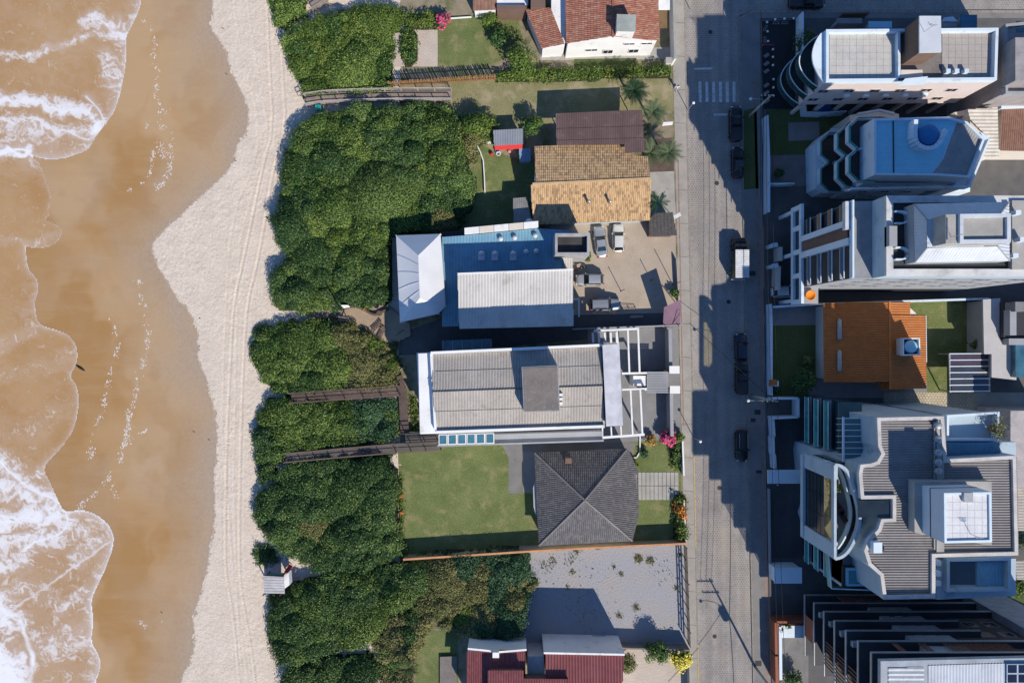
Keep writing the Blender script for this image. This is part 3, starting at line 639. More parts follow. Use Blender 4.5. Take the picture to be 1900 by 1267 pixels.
def tree(name, label, px, py, ztop, rad, mat, seed=1, cat='tree', n=900, size=.28, zbase=None, group=None, limbs=6, flower=None):
    r = random.Random(seed); q = np.random.default_rng(seed)
    zc = ztop*.68; c = P(px, py, zc); root = thing(name, label, cat, (c[0], c[1], 0), 0, group)
    m = MB(); m.tube([(0, 0, 0), (.08, .05, zc*.45), (0, 0, zc*.8)], [.16*rad**.5, .12*rad**.5, .07], 8)
    m.build('trunk', BARK, root, local=True, smooth=True)
    cl = []
    for i in range(limbs+8):
        a = r.uniform(0, 6.28); e = r.uniform(-.1, 1.2); rr = rad*r.uniform(.35, .75)
        cl.append((rr*math.cos(a)*math.cos(e), rr*math.sin(a)*math.cos(e), zc*.75+(ztop-zc*.75)*.75*math.sin(max(e, 0.05)), rad*r.uniform(.33, .55)))
    cl.append((0, 0, ztop-rad*.35, rad*.5))
    lm = MB()
    for cxx, cyy, czz, rr in cl[:limbs]: lm.tube([(0, 0, zc*.45), (cxx*.5, cyy*.5, (zc*.45+czz)/2+.1), (cxx, cyy, czz)], [.07, .05, .02], 5)
    lm.build('limbs', BARK, root, local=True)
    pos = []; nr = []; ti = []
    for k_, (cxx, cyy, czz, rr) in enumerate(cl):
        nn = int(n/len(cl)); d = q.normal(size=(nn, 3)); d /= np.linalg.norm(d, axis=1, keepdims=True); rad_ = rr*q.uniform(.6, 1.08, (nn, 1))
        p = d*rad_*np.array([1, 1, .75])+np.array([cxx, cyy, czz]); ok = p[:, 2] > ztop*.18
        pos.append(p[ok]); nr.append((d+q.normal(0, .4, d.shape)+np.array([0, 0, .35]))[ok]); ti.append(np.clip(q.normal(.42+.2*(r.random()-.5), .22, nn), 0, 1)[ok])
    pos = np.concatenate(pos); nr = np.concatenate(nr); ti = np.concatenate(ti)
    v, f = leaves_np(pos, nr, size*q.uniform(.6, 1.3, len(pos)), seed+1)
    o = npmesh('crown', v, f, mat, root, None, {'tint': ti}); o['kind'] = 'stuff'
    if flower:
        k_ = q.random(len(pos)) < flower[1]; k_ &= pos[:, 2] > ztop*.45
        v, f = leaves_np(pos[k_]*1.06, nr[k_]+np.array([0, 0, 1]), np.full(k_.sum(), size*1.15), seed+9, .9)
        o = npmesh('blossoms', v, f, flower[0], root, None, {'tint': q.random(k_.sum())}); o['kind'] = 'stuff'
    return root
def frond_mesh(L, droop, wid, nl=13, seed=0):
    m = MB(); r = random.Random(seed); pts = []
    for i in range(8):
        t = i/7; pts.append((L*t*(1-.12*t*droop), 0, .55*L*t*(1-t*(1+droop*.35))))
    m.tube(pts, [.03*(1-.8*i/7) for i in range(8)], 4)
    for i in range(nl):
        t = .15+.85*i/(nl-1); x = L*t*(1-.12*t*droop); z = .55*L*t*(1-t*(1+droop*.35)); ll = wid*(math.sin(math.pi*min(t*.9+.1, 1))*.9+.15)
        for s in (-1, 1):
            tip = (x+ll*.75, s*ll, z-ll*.25+r.uniform(-.05, .05)); m.add([(x-.03, 0, z), (x+.06, 0, z+.01), tip], [(0, 1, 2)])
    return m
def palm(label, px, py, h, L, mat, n=20, seed=1, droop=1.0, wid=.45, group='palms by the pavement'):
    r = random.Random(seed); c = P(px, py, h); root = thing('palm_tree', label, 'palm tree', (c[0], c[1], 0), r.uniform(0, 6), group)
    m = MB(); m.tube([(0, 0, 0), (.05, 0, h*.5), (0, 0, h)], [.2, .15, .13], 8); m.build('trunk', BARK, root, local=True)
    base = [frond_mesh(L*s_, droop*d_, wid, 13, k_).build('frond', mat, root, local=True, recalc=False) for k_, (s_, d_) in enumerate(((1, 1), (.85, .5), (.7, .1)))]
    for k_, o in enumerate(base): o.location = (0, 0, h); o.rotation_euler = (0, -.1*k_, r.uniform(0, 6))
    for i in range(n):
        o = base[i % 3].copy(); C.objects.link(o); o.parent = root; o.rotation_euler = (r.uniform(-.2, .2), -.9*(i/n)**1.2*.9+.15, i*2.399+r.uniform(-.2, .2))
    return root
FMAG = leaf_mat('magenta_blossom', (.30, .02, .08), (.50, .04, .14), (.65, .12, .25), .6)
FYEL = leaf_mat('yellow_blossom', (.45, .36, .03), (.60, .50, .05), (.75, .68, .20), .6)
FRED = leaf_mat('orange_red_blossom', (.40, .08, .02), (.50, .16, .03), (.60, .35, .05), .6)
T = [('dune_thicket', 'small dune thicket at the top edge beside the first boardwalk', [(497, -10), (580, -10), (566, 12), (545, 30), (525, 50), (512, 42), (503, 22)], 1.6, [(LEAF, .74), (LEAFO, 2)], 1.1),
     ('dune_thicket', 'large dune thicket left of the palisade fence', [(520, 68), (545, 45), (600, 25), (660, 12), (700, 5), (745, 15), (742, 50), (728, 60), (729, 120), (724, 162), (640, 170), (560, 172), (548, 140), (530, 105)], 1.9, [(LEAF, .62), (LEAFY, 2)], 1.15),
     ('dune_thicket', 'biggest dune thicket of dense shrubs behind the white tent', [(553, 228), (590, 210), (640, 198), (740, 193), (820, 190), (845, 205), (860, 250), (862, 300), (875, 330), (878, 380), (862, 410), (835, 428), (745, 430), (728, 440), (721, 470), (722, 560), (640, 570), (560, 574), (520, 577), (503, 562), (502, 505), (530, 470), (512, 440), (502, 410), (520, 370), (518, 310), (530, 270)], 2.6, [(LEAFY, .30), (LEAF, .50), (LEAFD, .74), (LEAFO, 2)], 1.2),
     ('dune_thicket', 'dark green dune thicket below the sandy access path', [(473, 607), (540, 600), (605, 592), (640, 640), (650, 690), (640, 722), (545, 727), (505, 722), (482, 700), (468, 665), (466, 625)], 1.7, [(LEAF, .72), (LEAFO, 2)], 1.1),
     ('dry_thicket', 'olive brown dry thicket beside the tan deck', [(607, 592), (650, 600), (690, 625), (736, 640), (740, 690), (736, 716), (650, 722), (636, 680)], 1.5, [(LEAFO, .6), (LEAFY, 2)], .9),
     ('dune_thicket', 'dune thicket between the two brown boardwalks', [(483, 748), (510, 738), (545, 746), (640, 742), (660, 790), (640, 826), (560, 834), (527, 848), (505, 880), (488, 905), (475, 870), (469, 820), (472, 780)], 1.7, [(LEAF, .60), (LEAFD, 2)], 1.1),
     ('dark_thicket', 'bluish green thicket tucked into the boardwalk corner', [(640, 744), (738, 740), (742, 800), (735, 816), (650, 826), (648, 790)], 1.6, [(LEAFB, .46), (LEAFD, .6), (LEAFO, 2)], .9),
     ('dune_thicket', 'dense rounded dune thicket left of the large lawn', [(495, 905), (525, 865), (560, 856), (640, 850), (725, 848), (733, 880), (736, 960), (740, 1005), (752, 1030), (700, 1048), (650, 1060), (590, 1060), (545, 1040), (505, 1010), (478, 985), (468, 945), (478, 915)], 2.2, [(LEAF, .40), (LEAFD, .80), (LEAFO, 2)], 1.2),
     ('dune_thicket', 'dune thicket below the beach hut', [(500, 1112), (540, 1085), (590, 1068), (660, 1062), (740, 1045), (785, 1030), (800, 1080), (770, 1120), (725, 1140), (690, 1190), (640, 1213), (590, 1216), (545, 1232), (515, 1240), (500, 1190), (495, 1150)], 2.2, [(LEAF, .40), (LEAFD, .80), (LEAFO, 2)], 1.2),
     ('dune_thicket', 'dune thicket at the bottom edge beside the sand', [(518, 1280), (530, 1245), (560, 1228), (640, 1220), (690, 1216), (700, 1240), (700, 1290)], 2.0, LEAFD, 1.15),
     ('mixed_thicket', 'tangled olive and green thicket behind the gravel lot', [(775, 1035), (860, 1024), (975, 1018), (990, 1060), (988, 1100), (975, 1140), (965, 1180), (900, 1190), (830, 1172), (770, 1130), (790, 1080)], 2.4, [(LEAFB, .42), (LEAFO, .56), (LEAFY, .62), (LEAFO, 2)], 1.3),
     ('dark_thicket', 'shadowy thicket left of the small corner lawn', [(700, 1145), (770, 1130), (800, 1172), (770, 1220), (770, 1285), (705, 1285), (695, 1200)], 1.6, [(LEAFD, .6), (LEAFO, 2)], 1.0),
     ('fringe_thicket', 'grey-green fringe shrubs around the back lawn', [(858, 210), (915, 215), (918, 258), (890, 268), (880, 300), (868, 290), (862, 250)], 2.2, [(LEAFY, .5), (LEAFO, 2)], 1.0),
     ('fringe_thicket', 'narrow dark bushes along the lower boardwalk', [(640, 838), (735, 832), (735, 850), (640, 854)], 1.0, LEAFD, .8),
     ('fringe_thicket', 'sparse shore plants hanging over the sand beside the lifeguard hut', [(472, 1005), (500, 1015), (520, 1040), (478, 1055), (470, 1030)], .7, LEAFD, .8)]
for i, (n_, lb, pl, h_, ms, cl) in enumerate(T):
    canopy(n_, lb, pl, h_, ms, cl, seed=20+i*7, group='dune thickets')
# hedges and garden plants
canopy('hedge', 'trimmed green hedge along the vacant strip below the white house', [(918, 132), (1010, 128), (1245, 122), (1246, 138), (1015, 148), (920, 150)], 1.3, LEAFY, .7, 110, .24, 301, 'hedge', .4, kind=None)
canopy('hedge', 'dark oval hedge in the middle of the sand patch', [(745, 55), (765, 50), (773, 80), (770, 115), (752, 122), (742, 90)], 1.5, LEAF, .7, 110, .24, 302, 'hedge', .5, kind=None)
canopy('hedge', 'yellow green hedge along the top of the sand patch', [(745, 26), (800, 22), (830, 30), (828, 48), (780, 50), (745, 44)], 1.4, LEAFY, .7, 110, .24, 303, 'hedge', .5, kind=None)
canopy('hedge', 'green ground cover strip beside the brown boardwalk link', [(758, 735), (772, 735), (778, 800), (764, 802)], .6, LEAFY, .5, 120, .2, 304, 'hedge', .3, kind=None)
canopy('hedge', 'low clipped hedge between lawn and dense thicket', [(737, 880), (744, 880), (748, 1000), (741, 1002)], .7, LEAFY, .45, 120, .2, 305, 'hedge', .25, kind=None)
canopy('flower_hedge', 'yellow and red flowering hedge along the front lawn wall', [(1252, 922), (1272, 920), (1276, 1000), (1256, 1002)], 1.6, [(LEAFY, .46), (FRED, .55), (LEAFY, 2)], .55, 120, .24, 306, 'hedge', .35, kind=None)
canopy('shrub_row', 'dark shrubs inside the front lawn wall', [(1246, 822), (1262, 820), (1264, 870), (1249, 872)], 1.4, LEAF, .6, 110, .24, 307, 'shrubs', .4, kind=None)
tree('garden_tree', 'round leafy tree at the end of the palisade fence', 967, 108, 4.2, 2.5, LEAFY, 41, n=2600)
tree('garden_tree', 'shaded tree beside the white garden house', 925, 68, 2.6, 1.7, LEAFD, 42, n=1500)
tree('bush', 'yellow green bush beside the dark-tiled garden roof', 908, 36, 2.0, 1.5, LEAFY, 43, n=1100, cat='bush')
tree('garden_tree', 'small bright green tree beside the red kiosk', 988, 233, 3.2, 1.6, LEAF, 44, n=1700)
tree('flowering_bush', 'magenta bougainvillea at the corner of the garden lawn', 820, 38, 1.8, 1.3, LEAF, 45, cat='bush', n=800, flower=(FMAG, .45))
tree('flowering_bush', 'magenta bougainvillea on the front lawn wall', 1240, 812, 2.0, 1.2, LEAF, 46, cat='bush', n=800, flower=(FMAG, .55))
tree('bush', 'yellow green bush on the pavement corner beside bougainvillea', 1261, 812, 1.7, .9, LEAFY, 47, n=600, cat='bush')
tree('bush', 'small reddish shrub at the corner of the front lawn', 1208, 818, 1.2, .9, LEAFO, 48, n=500, cat='bush', flower=(FRED, .2))
tree('bush', 'bluish agave-like bush beside the hip roof', 1197, 842, .9, .7, LEAFB, 49, n=400, cat='bush')
tree('bush', 'small green bush against the hip-roofed house', 1176, 860, 1.1, .8, LEAFY, 50, n=500, cat='bush')
tree('flowering_bush', 'big bush with yellow blossom beside the gravel drive', 1222, 1212, 3.0, 2.0, LEAF, 51, cat='bush', n=1900)
tree('flowering_bush', 'yellow blossoming shrub overhanging the pavement', 1262, 1222, 2.6, 1.6, LEAFY, 52, cat='bush', n=1500, flower=(FYEL, .55))
tree('garden_tree', 'grey-leaved small tree beside the maroon roof', 1164, 1232, 3.0, 1.5, LEAFO, 53, n=1200)
tree('garden_tree', 'dark tree in the shaded garden of the orange-tiled house', 1493, 705, 3.6, 2.2, LEAFD, 54, n=1700)
tree('bush', 'pale round bush in the shaded garden', 1500, 668, 1.4, .8, LEAFO, 55, n=500, cat='bush')
tree('bush', 'green shrub beside the terracotta planter of the shaded garden', 1441, 722, 1.2, .8, LEAFB, 56, n=500, cat='bush')
tree('bush', 'dark round bush on the crazy-paved stone garden', 1446, 320, 1.2, .7, LEAFD, 57, n=450, cat='bush')
tree('garden_tree', 'dark tree behind the bollard forecourt', 1496, 75, 2.6, 1.9, LEAFD, 58, n=1300)
tree('bush', 'tall bush along the back garden wall', 1809, 636, 2.4, 1.0, LEAF, 59, n=900, cat='bush')
tree('bush', 'leafy bush at the bottom right corner of the view', 1888, 1092, 2.0, 1.6, LEAFY, 60, n=1200, cat='bush')
tree('garden_tree', 'dark leafless-looking tree at the right edge', 1892, 1000, 4.0, 1.8, LEAFD, 61, n=500)
tree('bush', 'dark bush in the forecourt of the slatted tower', 1470, 1262, 2.2, 1.6, LEAFD, 62, n=1100, cat='bush')
tree('bush', 'small green bush beside the parking lot wall', 1251, 545, 1.2, .8, LEAF, 63, n=400, cat='bush')
tree('bush', 'low grass clump beside the restaurant stair box', 1088, 474, .5, .8, LEAFY, 64, n=500, cat='bush')
tree('garden_tree', 'bushy tree on the vacant strip left of the red kiosk', 886, 236, 3.4, 2.2, LEAFY, 65, n=1900)
palm('dark fan palm at the end of the vacant strip', 1177, 168, 3.4, 2.3, LEAFD, 22, 1)
palm('pale fan palm beside the brown roof', 1212, 208, 3.2, 2.3, LEAFG, 22, 2)
palm('left one of two spiky palms beside the straw-tiled house', 1206, 284, 3.0, 2.4, LEAFG, 24, 3)
palm('right one of two spiky palms by the pavement', 1241, 284, 3.0, 2.3, LEAFG, 24, 4)
palm('bluish feather palm at the corner of the straw-tiled roof', 1219, 376, 3.6, 2.1, LEAFB, 14, 5, 1.4, .4)
palm('drooping palm in the bottom thicket beside the corner lawn', 757, 1240, 3.0, 1.9, LEAFO, 14, 6, 1.2, .4)
# weeds and tufts on the gravel lot: uncountable tufts
wp = []; rs = np.random.default_rng(5)
for (x, y, s, n_) in ((1185, 1036, 8, 80), (1207, 1040, 7, 60), (1140, 1052, 4, 14), (1152, 1065, 5, 20), (1110, 1010, 8, 30), (1070, 1020, 9, 40), (1060, 1040, 12, 26), (1025, 1040, 10, 26), (1110, 1016, 3, 30), (1062, 1062, 5, 16), (1180, 1128, 6, 40), (1150, 1142, 6, 30), (1090, 1140, 40, 40), (1010, 1050, 15, 26), (1052, 1090, 5, 14), (1255, 1090, 5, 20), (1230, 1060, 30, 16), (1080, 1090, 60, 30), (1262, 1030, 3, 30)):
    for i in range(n_*2): wp.append(P(x+rs.normal(0, s*.5), y+rs.normal(0, s*.5), .05+.12*rs.random()))
wp = np.array(wp); v, f = leaves_np(wp, rs.normal(0, .8, wp.shape)+np.array([0, 0, .8]), .30*rs.uniform(.5, 1.3, len(wp)), 3, .4)
o = npmesh('weeds', v, f, LEAFO, None, None, {'tint': rs.random(len(wp))}); tag(o, 'sparse weeds sprouting from the grey gravel lot', 'weeds', None, 'stuff')
# ================================================================ BUILDING HELPERS
def plane3(a, b, c):
    A, B, D = (Vector(P(*q)) for q in (a, b, c)); n = (B-A).cross(D-A).normalized()
    if n.z < 0: n = -n
    return n, n.dot(A)
def onplane(px, py, pl):
    n, d = pl; o = Vector((0, 0, CAMH)); r = Vector(P(px, py, 0))-o
    t = (d-n.dot(o))/n.dot(r); return o+r*t
def flat(z): return (Vector((0, 0, 1)), z)
def corr(name, poly, pl, mat, parent, run=(0, 1), pitch=.30, amp=.03, course=0.0, step=.0, seed=0, off=.0, world=False, tintp=.5, k=4):
    """sheet or tile roof: real ridges along `run`, optional overlapping courses, clipped to the outline"""
    pts = [Vector(p) for p in poly] if world else [onplane(x, y, pl) for x, y in poly]
    n = pl[0]; r = Vector((run[0], run[1], 0)); r = (r-n*r.dot(n)).normalized(); c = r.cross(n).normalized(); O = pts[0]
    UV = [((p-O).dot(c), (p-O).dot(r)) for p in pts]
    u0 = min(u for u, v in UV); u1 = max(u for u, v in UV); du = pitch/k
    rr = random.Random(seed); m = MB(); m.t = []; T_ = {}
    hs = [0, .8, 1, .8] if k == 4 and course else [math.sin(2*math.pi*i/k)*.5+.5 for i in range(k)]
    i0 = math.floor(u0/du); i1 = math.ceil(u1/du)
    for i in range(i0, i1):
        um = (i+.5)*du
        if um <= u0 or um >= u1: continue
        cr = []
        for a in range(len(UV)):
            (ua, va), (ub, vb) = UV[a], UV[(a+1) % len(UV)]
            if (ua <= um) != (ub <= um): cr.append(va+(vb-va)*(um-ua)/(ub-ua))
        cr.sort()
        ha = hs[i % k]*amp+off; hb = hs[(i+1) % k]*amp+off; ua = max(i*du, u0); ub = min((i+1)*du, u1); ci = i//k
        for v0, v1 in zip(cr[::2], cr[1::2]):
            if course:
                j0 = math.floor(v0/course); j1 = math.ceil(v1/course)
                segs = [(max(v0, j*course), min(v1, (j+1)*course), j) for j in range(j0, j1)]
            else: segs = [(v0, v1, 0)]
            for s0, s1, j in segs:
                if s1-s0 < 1e-4: continue
                f0 = (s0/course-j) if course else 0; f1 = (s1/course-j) if course else 0
                q = [O+c*ua+r*s0+n*(ha+step*(1-f0)), O+c*ub+r*s0+n*(hb+step*(1-f0)), O+c*ub+r*s1+n*(hb+step*(1-f1)), O+c*ua+r*s1+n*(ha+step*(1-f1))]
                m.face(q)
                if not course: ci = (i//k)//3
                if (ci, j) not in T_: T_[(ci, j)] = rr.random()**(1/tintp)
                m.t.append(T_[(ci, j)])
                if course and f0 < .01 and j > j0:      # riser of the course
                    m.face([q[0], q[1], q[1]-n*step, q[0]-n*step]); m.t.append(T_[(ci, j)])
    o = m.build(name, mat, parent, recalc=False)
    o['kind'] = 'stuff'; return o
def inset(pts, d):
    cx = sum(p[0] for p in pts)/len(pts); cy = sum(p[1] for p in pts)/len(pts); o = []
    for p in pts:
        L = math.hypot(p[0]-cx, p[1]-cy); f = 1-d/L; o.append((cx+(p[0]-cx)*f, cy+(p[1]-cy)*f))
    return o
def parapet(name, pts_px, z, h, wd, mat, parent, closed=True):
    m = MB(); w_ = PL(pts_px, z+h)
    if closed:
        m.ring(w_, inset_true(w_, wd), z-.02, z+h)
    else:
        for a, b_ in zip(w_[:-1], w_[1:]): m.bar(a, b_, wd, z, z+h)
    return m.build(name, mat, parent)
def inset_true(pts, d):
    n = len(pts); A = sum(pts[i][0]*pts[(i+1) % n][1]-pts[(i+1) % n][0]*pts[i][1] for i in range(n)); s = 1 if A > 0 else -1
    o = []
    for i in range(n):
        p0, p1, p2 = Vector(pts[i-1]), Vector(pts[i]), Vector(pts[(i+1) % n])
        d1 = (p1-p0).normalized(); d2 = (p2-p1).normalized(); n1 = Vector((-d1.y, d1.x))*s; n2 = Vector((-d2.y, d2.x))*s
        bis = (n1+n2); L = bis.length
        if L < 1e-6: o.append(tuple(p1+n1*d)); continue
        bis /= L; f = d/max(.35, bis.dot(n1)); o.append(tuple(p1+bis*f))
    return o
def windows(parent, a, b, zs, us, wd, ht, frame=None, glass=None, dep=.05):
    """windows on the wall a->b (world xy); us = distances along the wall, zs = sill heights; outward side is left of a->b"""
    a = Vector(a[:2]); b = Vector(b[:2]); d = (b-a).normalized(); n = Vector((-d.y, d.x)); frame = frame or WHITE; glass = glass or GLASS
    for z in zs:
        for u in us:
            c = a+d*u; m = MB()
            def q(s, t, e): p = c+d*s+n*e; return (p.x, p.y, z+t)
            h_ = wd/2; fw = .07
            for s0, s1, t0, t1 in ((-h_-fw, -h_, -fw, ht+fw), (h_, h_+fw, -fw, ht+fw), (-h_, h_, -fw, 0), (-h_, h_, ht, ht+fw), (-.025, .025, 0, ht)):
                vv = [q(s0, t0, -.03), q(s1, t0, -.03), q(s1, t1, -.03), q(s0, t1, -.03), q(s0, t0, dep), q(s1, t0, dep), q(s1, t1, dep), q(s0, t1, dep)]
                m.add(vv, [(0, 1, 2, 3), (4, 5, 6, 7), (0, 1, 5, 4), (1, 2, 6, 5), (2, 3, 7, 6), (3, 0, 4, 7)])
            wo = m.build('window', frame, parent)
            g = MB().face([q(-h_, 0, dep*.4), q(h_, 0, dep*.4), q(h_, ht, dep*.4), q(-h_, ht, dep*.4)])
            g.build('pane', glass, wo, recalc=False)
def block(parent, name, pts_px, ztop, zbot, mat):
    return MB().prism(PL(pts_px, ztop), zbot, ztop).build(name, mat, parent)
def boxpx(x0, x1, y0, y1, z):      # outline seen in the photo at height z
    return [(x0, y1), (x1, y1), (x1, y0), (x0, y0)]
def wallrun(name, label, pts_px, h, wd, mat, cat='wall', cap=None, zb=0.0):
    w_ = PL(pts_px); root = thing(name, label, cat, (w_[0][0], w_[0][1], 0))
    for a, b_ in zip(w_[:-1], w_[1:]): MB().bar(a, b_, wd, zb, h).build('panel', mat, root)
    if cap:
        for a, b_ in zip(w_[:-1], w_[1:]): MB().bar(a, b_, wd+.08, h, h+.06).build('coping', cap, root)
    return root
def vent(parent, px, py, z, r=.32, mat=None):
    c = P(px, py, z+.4); m = MB(); m.lathe((c[0], c[1], z), [(r*.7, -.1), (r*.7, .3), (r*1.15, .33), (r, .5), (r*.5, .62), (.02, .65)], 14)
    return m.build('roof_vent', mat or METALROOF, parent, smooth=True)
# ================================================================ WEST HOUSES
# --- white house with red tile roof
h = thing('tiled_house', 'white house with red clay tile roof beside the top edge', 'house', P(1130, 60))
plW = plane3((1137, 68, 6.6), (1137, 0, 6.6), (1050, 81, 5.0)); plE = plane3((1137, 68, 6.6), (1137, 0, 6.6), (1223, 76, 5.0))
corr('roof_tiles', [(1137, 68), (1050, 82), (1048, -60), (1137, -60)], plW, TILE_R, h, (1, 0), .26, .06, .42, .03, 1)
corr('roof_tiles', [(1137, 68), (1223, 77), (1220, -60), (1137, -60)], plE, TILE_R, h, (-1, 0), .26, .06, .42, .03, 2)
MB().beam(onplane(1137, 70, plW)+Vector((0, 0, .07)), onplane(1137, -60, plW)+Vector((0, 0, .07)), .28, .12).build('ridge_cap', TILE_R, h)
ww = [onplane(x, y, plW) for x, y in ((1054, 80), (1054, -50))]+[onplane(1137, -50, plW)]+[onplane(x, y, plE) for x, y in ((1219, -50), (1219, 75))]+[onplane(1137, 67, plW)]
MB().prism([(p.x, p.y) for p in ww], 0, [p.z-.06 for p in ww]).build('wall', WHITE, h)
a_, b_ = (ww[4].x, ww[4].y), (ww[0].x, ww[0].y)
aa = Vector((ww[0].x, ww[0].y)); bb = Vector((ww[4].x, ww[4].y))
windows(h, bb, aa, [3.9], [1.2, 3.6], 1.4, .5, WHITE); windows(h, bb, aa, [2.2], [8.6], 1.6, .6, WHITE)
windows(h, bb, aa, [1.2], [2.6, 6.2], 1.3, 1.1, WHITE)
wt = MB().prism(PL([(1146, 28), (1179, 29), (1178, 58), (1145, 57)], 8.2), 5.5, 8.2).build('water_tank_box', WHITE, h)
MB().prism(PL([(1144.5, 27), (1180, 28), (1179, 59), (1144, 58)], 8.3), 8.2, 8.34).build('tank_lid', surf('grey_green_slab', (.40, .43, .40)), wt)
pl2 = plane3((1022, 15, 4.6), (1048, 80, 4.6), (976, 18, 3.4))
corr('annex_tiles', [(1022, 15), (1048, 82), (1005, 91), (975, 18)], pl2, TILE_R, h, (1, .12), .26, .06, .42, .03, 3)
aw_ = [onplane(x, y, pl2) for x, y in ((1021, 16), (1046, 80), (1007, 88), (979, 19))]
MB().prism([(p.x, p.y) for p in aw_], 0, [p.z-.08 for p in aw_]).build('annex_wall', WHITE, h)
block(h, 'light_court', [(1023, -20), (1049, -20), (1049, 78), (1044, 78), (1023, 20)], 4.0, 0, WHITE)
block(h, 'awning', boxpx(1222, 1238, 18, 52, 3), 3.0, 2.85, surf('brown_canvas', (.22, .14, .07)))
block(h, 'side_slab', boxpx(1222, 1243, -20, 18, 3.6), 3.6, 3.4, WHITE)
wallrun('street_wall', 'tall white street wall of the red-tiled house', [(1241, -60), (1244, 60), (1246, 122)], 2.4, .25, WHITE, cap=CONC)
# --- neighbour at the very top
h = thing('garden_house', 'white garden house with dark tiles at the top edge', 'house', P(930, 10))
corr('roof_tiles', [(877, -40), (922, -40), (922, 19), (877, 21)], plane3((877, 20, 2.8), (922, 20, 2.8), (900, -40, 3.6)), TILE_B, h, (0, 1), .5, .05, .5, .03, 5)
block(h, 'wall', boxpx(880, 920, -35, 16, 2.7), 2.7, 0, WHITE)
block(h, 'parapet_wall', boxpx(922, 977, 10, 17, 3.5), 3.5, 0, BROWNP)
block(h, 'terrace', boxpx(922, 980, -40, 10, 3.0), 3.0, 0, WHITE)
block(h, 'brown_gable', boxpx(985, 1012, -40, 14, 4.6), 4.6, 0, BROWNP)
MB().bar(P2(924, 26), P2(976, 24), .12, 0.3, 2.8).build('lower_wall', WHITE, h)
# --- brown sheet roof
h = thing('long_shed', 'long open shed with brown corrugated roof', 'shed', P(1112, 240))
pl = plane3((1031, 212, 4.0), (1192, 205, 4.0), (1033, 270, 4.5))
corr('roof_sheet', [(1031, 211), (1191, 204), (1196, 282), (1160, 284), (1158, 268), (1033, 270)], pl, BROWNROOF, h, (0, 1), .24, .035)
for x, y in ((1036, 218), (1085, 216), (1135, 213), (1186, 211), (1037, 264), (1190, 262)): MB().bar(P2(x-.8, y, 4), P2(x+.8, y, 4), .12, 0, 4.0).build('post', WOODD, h)
for y in (240, 262): MB().beam(onplane(1033, y, pl)+Vector((0, 0, .06)), onplane(1194, y-5, pl)+Vector((0, 0, .06)), .06, .03).build('lap_joint', BROWNROOF, h)
# --- straw tile house
h = thing('tiled_house', 'low house with straw-coloured tile roof beside the car park', 'house', P(1095, 345))
plN = plane3((988, 342, 5.0), (1206, 331, 5.0), (995, 272, 3.5)); plS = plane3((988, 342, 5.0), (1206, 331, 5.0), (990, 415, 3.2))
corr('roof_tiles', [(994, 342), (992, 272), (1170, 266), (1172, 290), (1203, 291), (1206, 331)], plN, TILE_Y, h, (0, -1), .26, .07, .42, .035, 6)
corr('roof_tiles', [(985, 343), (1208, 332), (1206, 409), (989, 417)], plS, TILE_Y, h, (0, 1), .26, .07, .42, .035, 7)
MB().beam(onplane(988, 342, plS)+Vector((0, 0, .08)), onplane(1207, 331.5, plS)+Vector((0, 0, .08)), .3, .14).build('ridge_cap', TILE_Y, h)
wv = [onplane(992, 413, plS), onplane(1202, 405, plS), onplane(1203, 333, plS), onplane(1168, 292, plN), onplane(1166, 268, plN), onplane(996, 275, plN), onplane(992, 340, plS)]
MB().prism([(p.x, p.y) for p in wv], 0, [p.z-.1 for p in wv]).build('wall', surf('pale_blue_wall', (.45, .52, .58)), h)
for x, y in ((1091, 377), (1130, 377)):
    c = onplane(x, y, plS); m = MB(); m.lathe((c.x, c.y, c.z), [(.16, -.2), (.16, 1.15), (.24, 1.2), (.2, 1.4), (.05, 1.5)], 12); m.build('flue_pipe', ALU, h, smooth=True)
m = MB(); m.prism([P2(985, 343, 3.3), P2(996, 343, 3.3), P2(996, 372, 3.3), P2(985, 372, 3.3)], 3.15, 3.3); m.build('roof_grille', WHITE, h)
sh = thing('lean_to_shed', 'small grey lean-to shed beside the straw-tiled roof', 'shed', P(970, 392))
pl = plane3((953, 368, 2.6), (985, 366, 2.6), (955, 415, 3.0)); corr('roof_sheet', [(952, 368), (978, 366), (987, 415), (953, 416)], pl, surf('grey_fibre_sheet', (.28, .27, .26)), sh, (0, 1), .3, .03)
block(sh, 'wall', [(954, 414), (985, 413), (977, 368), (955, 369)], 2.5, 0, CREAM)
dsh = thing('satellite_dish', 'white satellite dish on the lean-to shed', 'dish', P(982, 413, 3)); c = P(982, 413, 3.5)
m = MB(); m.lathe((c[0], c[1], 3.1), [(.03, -.3), (.04, .2), (.5, .42), (.55, .5)], 18); m.build('reflector', WHITE, dsh, smooth=True)
# --- kiosk and clutter on the back lawn
k_ = thing('kiosk', 'small red kiosk with grey corrugated roof on the back lawn', 'kiosk', P(942, 260))
corr('roof_sheet', [(915, 242), (970, 239), (971, 268), (917, 271)], plane3((915, 242, 2.4), (970, 239, 2.4), (917, 271, 2.7)), STEELG, k_, (0, 1), .34, .04)
block(k_, 'wall', [(919, 268), (968, 265), (967, 242), (918, 245)], 2.3, 0, CREAM)
MB().face([P(917, 270, 2.5), P(970, 267, 2.5), P(969, 276, 1.9), P(919, 279, 1.9)]).build('awning', REDP, k_)
MB().bar(P2(919, 271, 2), P2(968, 268, 2), .04, .9, 1.9).build('counter', REDP, k_)
bx = thing('storage_box', 'pale blue storage cabinet behind the straw-tiled house', 'cabinet', P(974, 288))
corr('lid', [(963, 276), (984, 275), (985, 299), (964, 300)], flat(1.5), surf('pale_blue_sheet', (.24, .36, .48)), bx, (0, 1), .3, .03); block(bx, 'body', boxpx(964, 984, 277, 299, 1.45), 1.45, 0, GREYP)
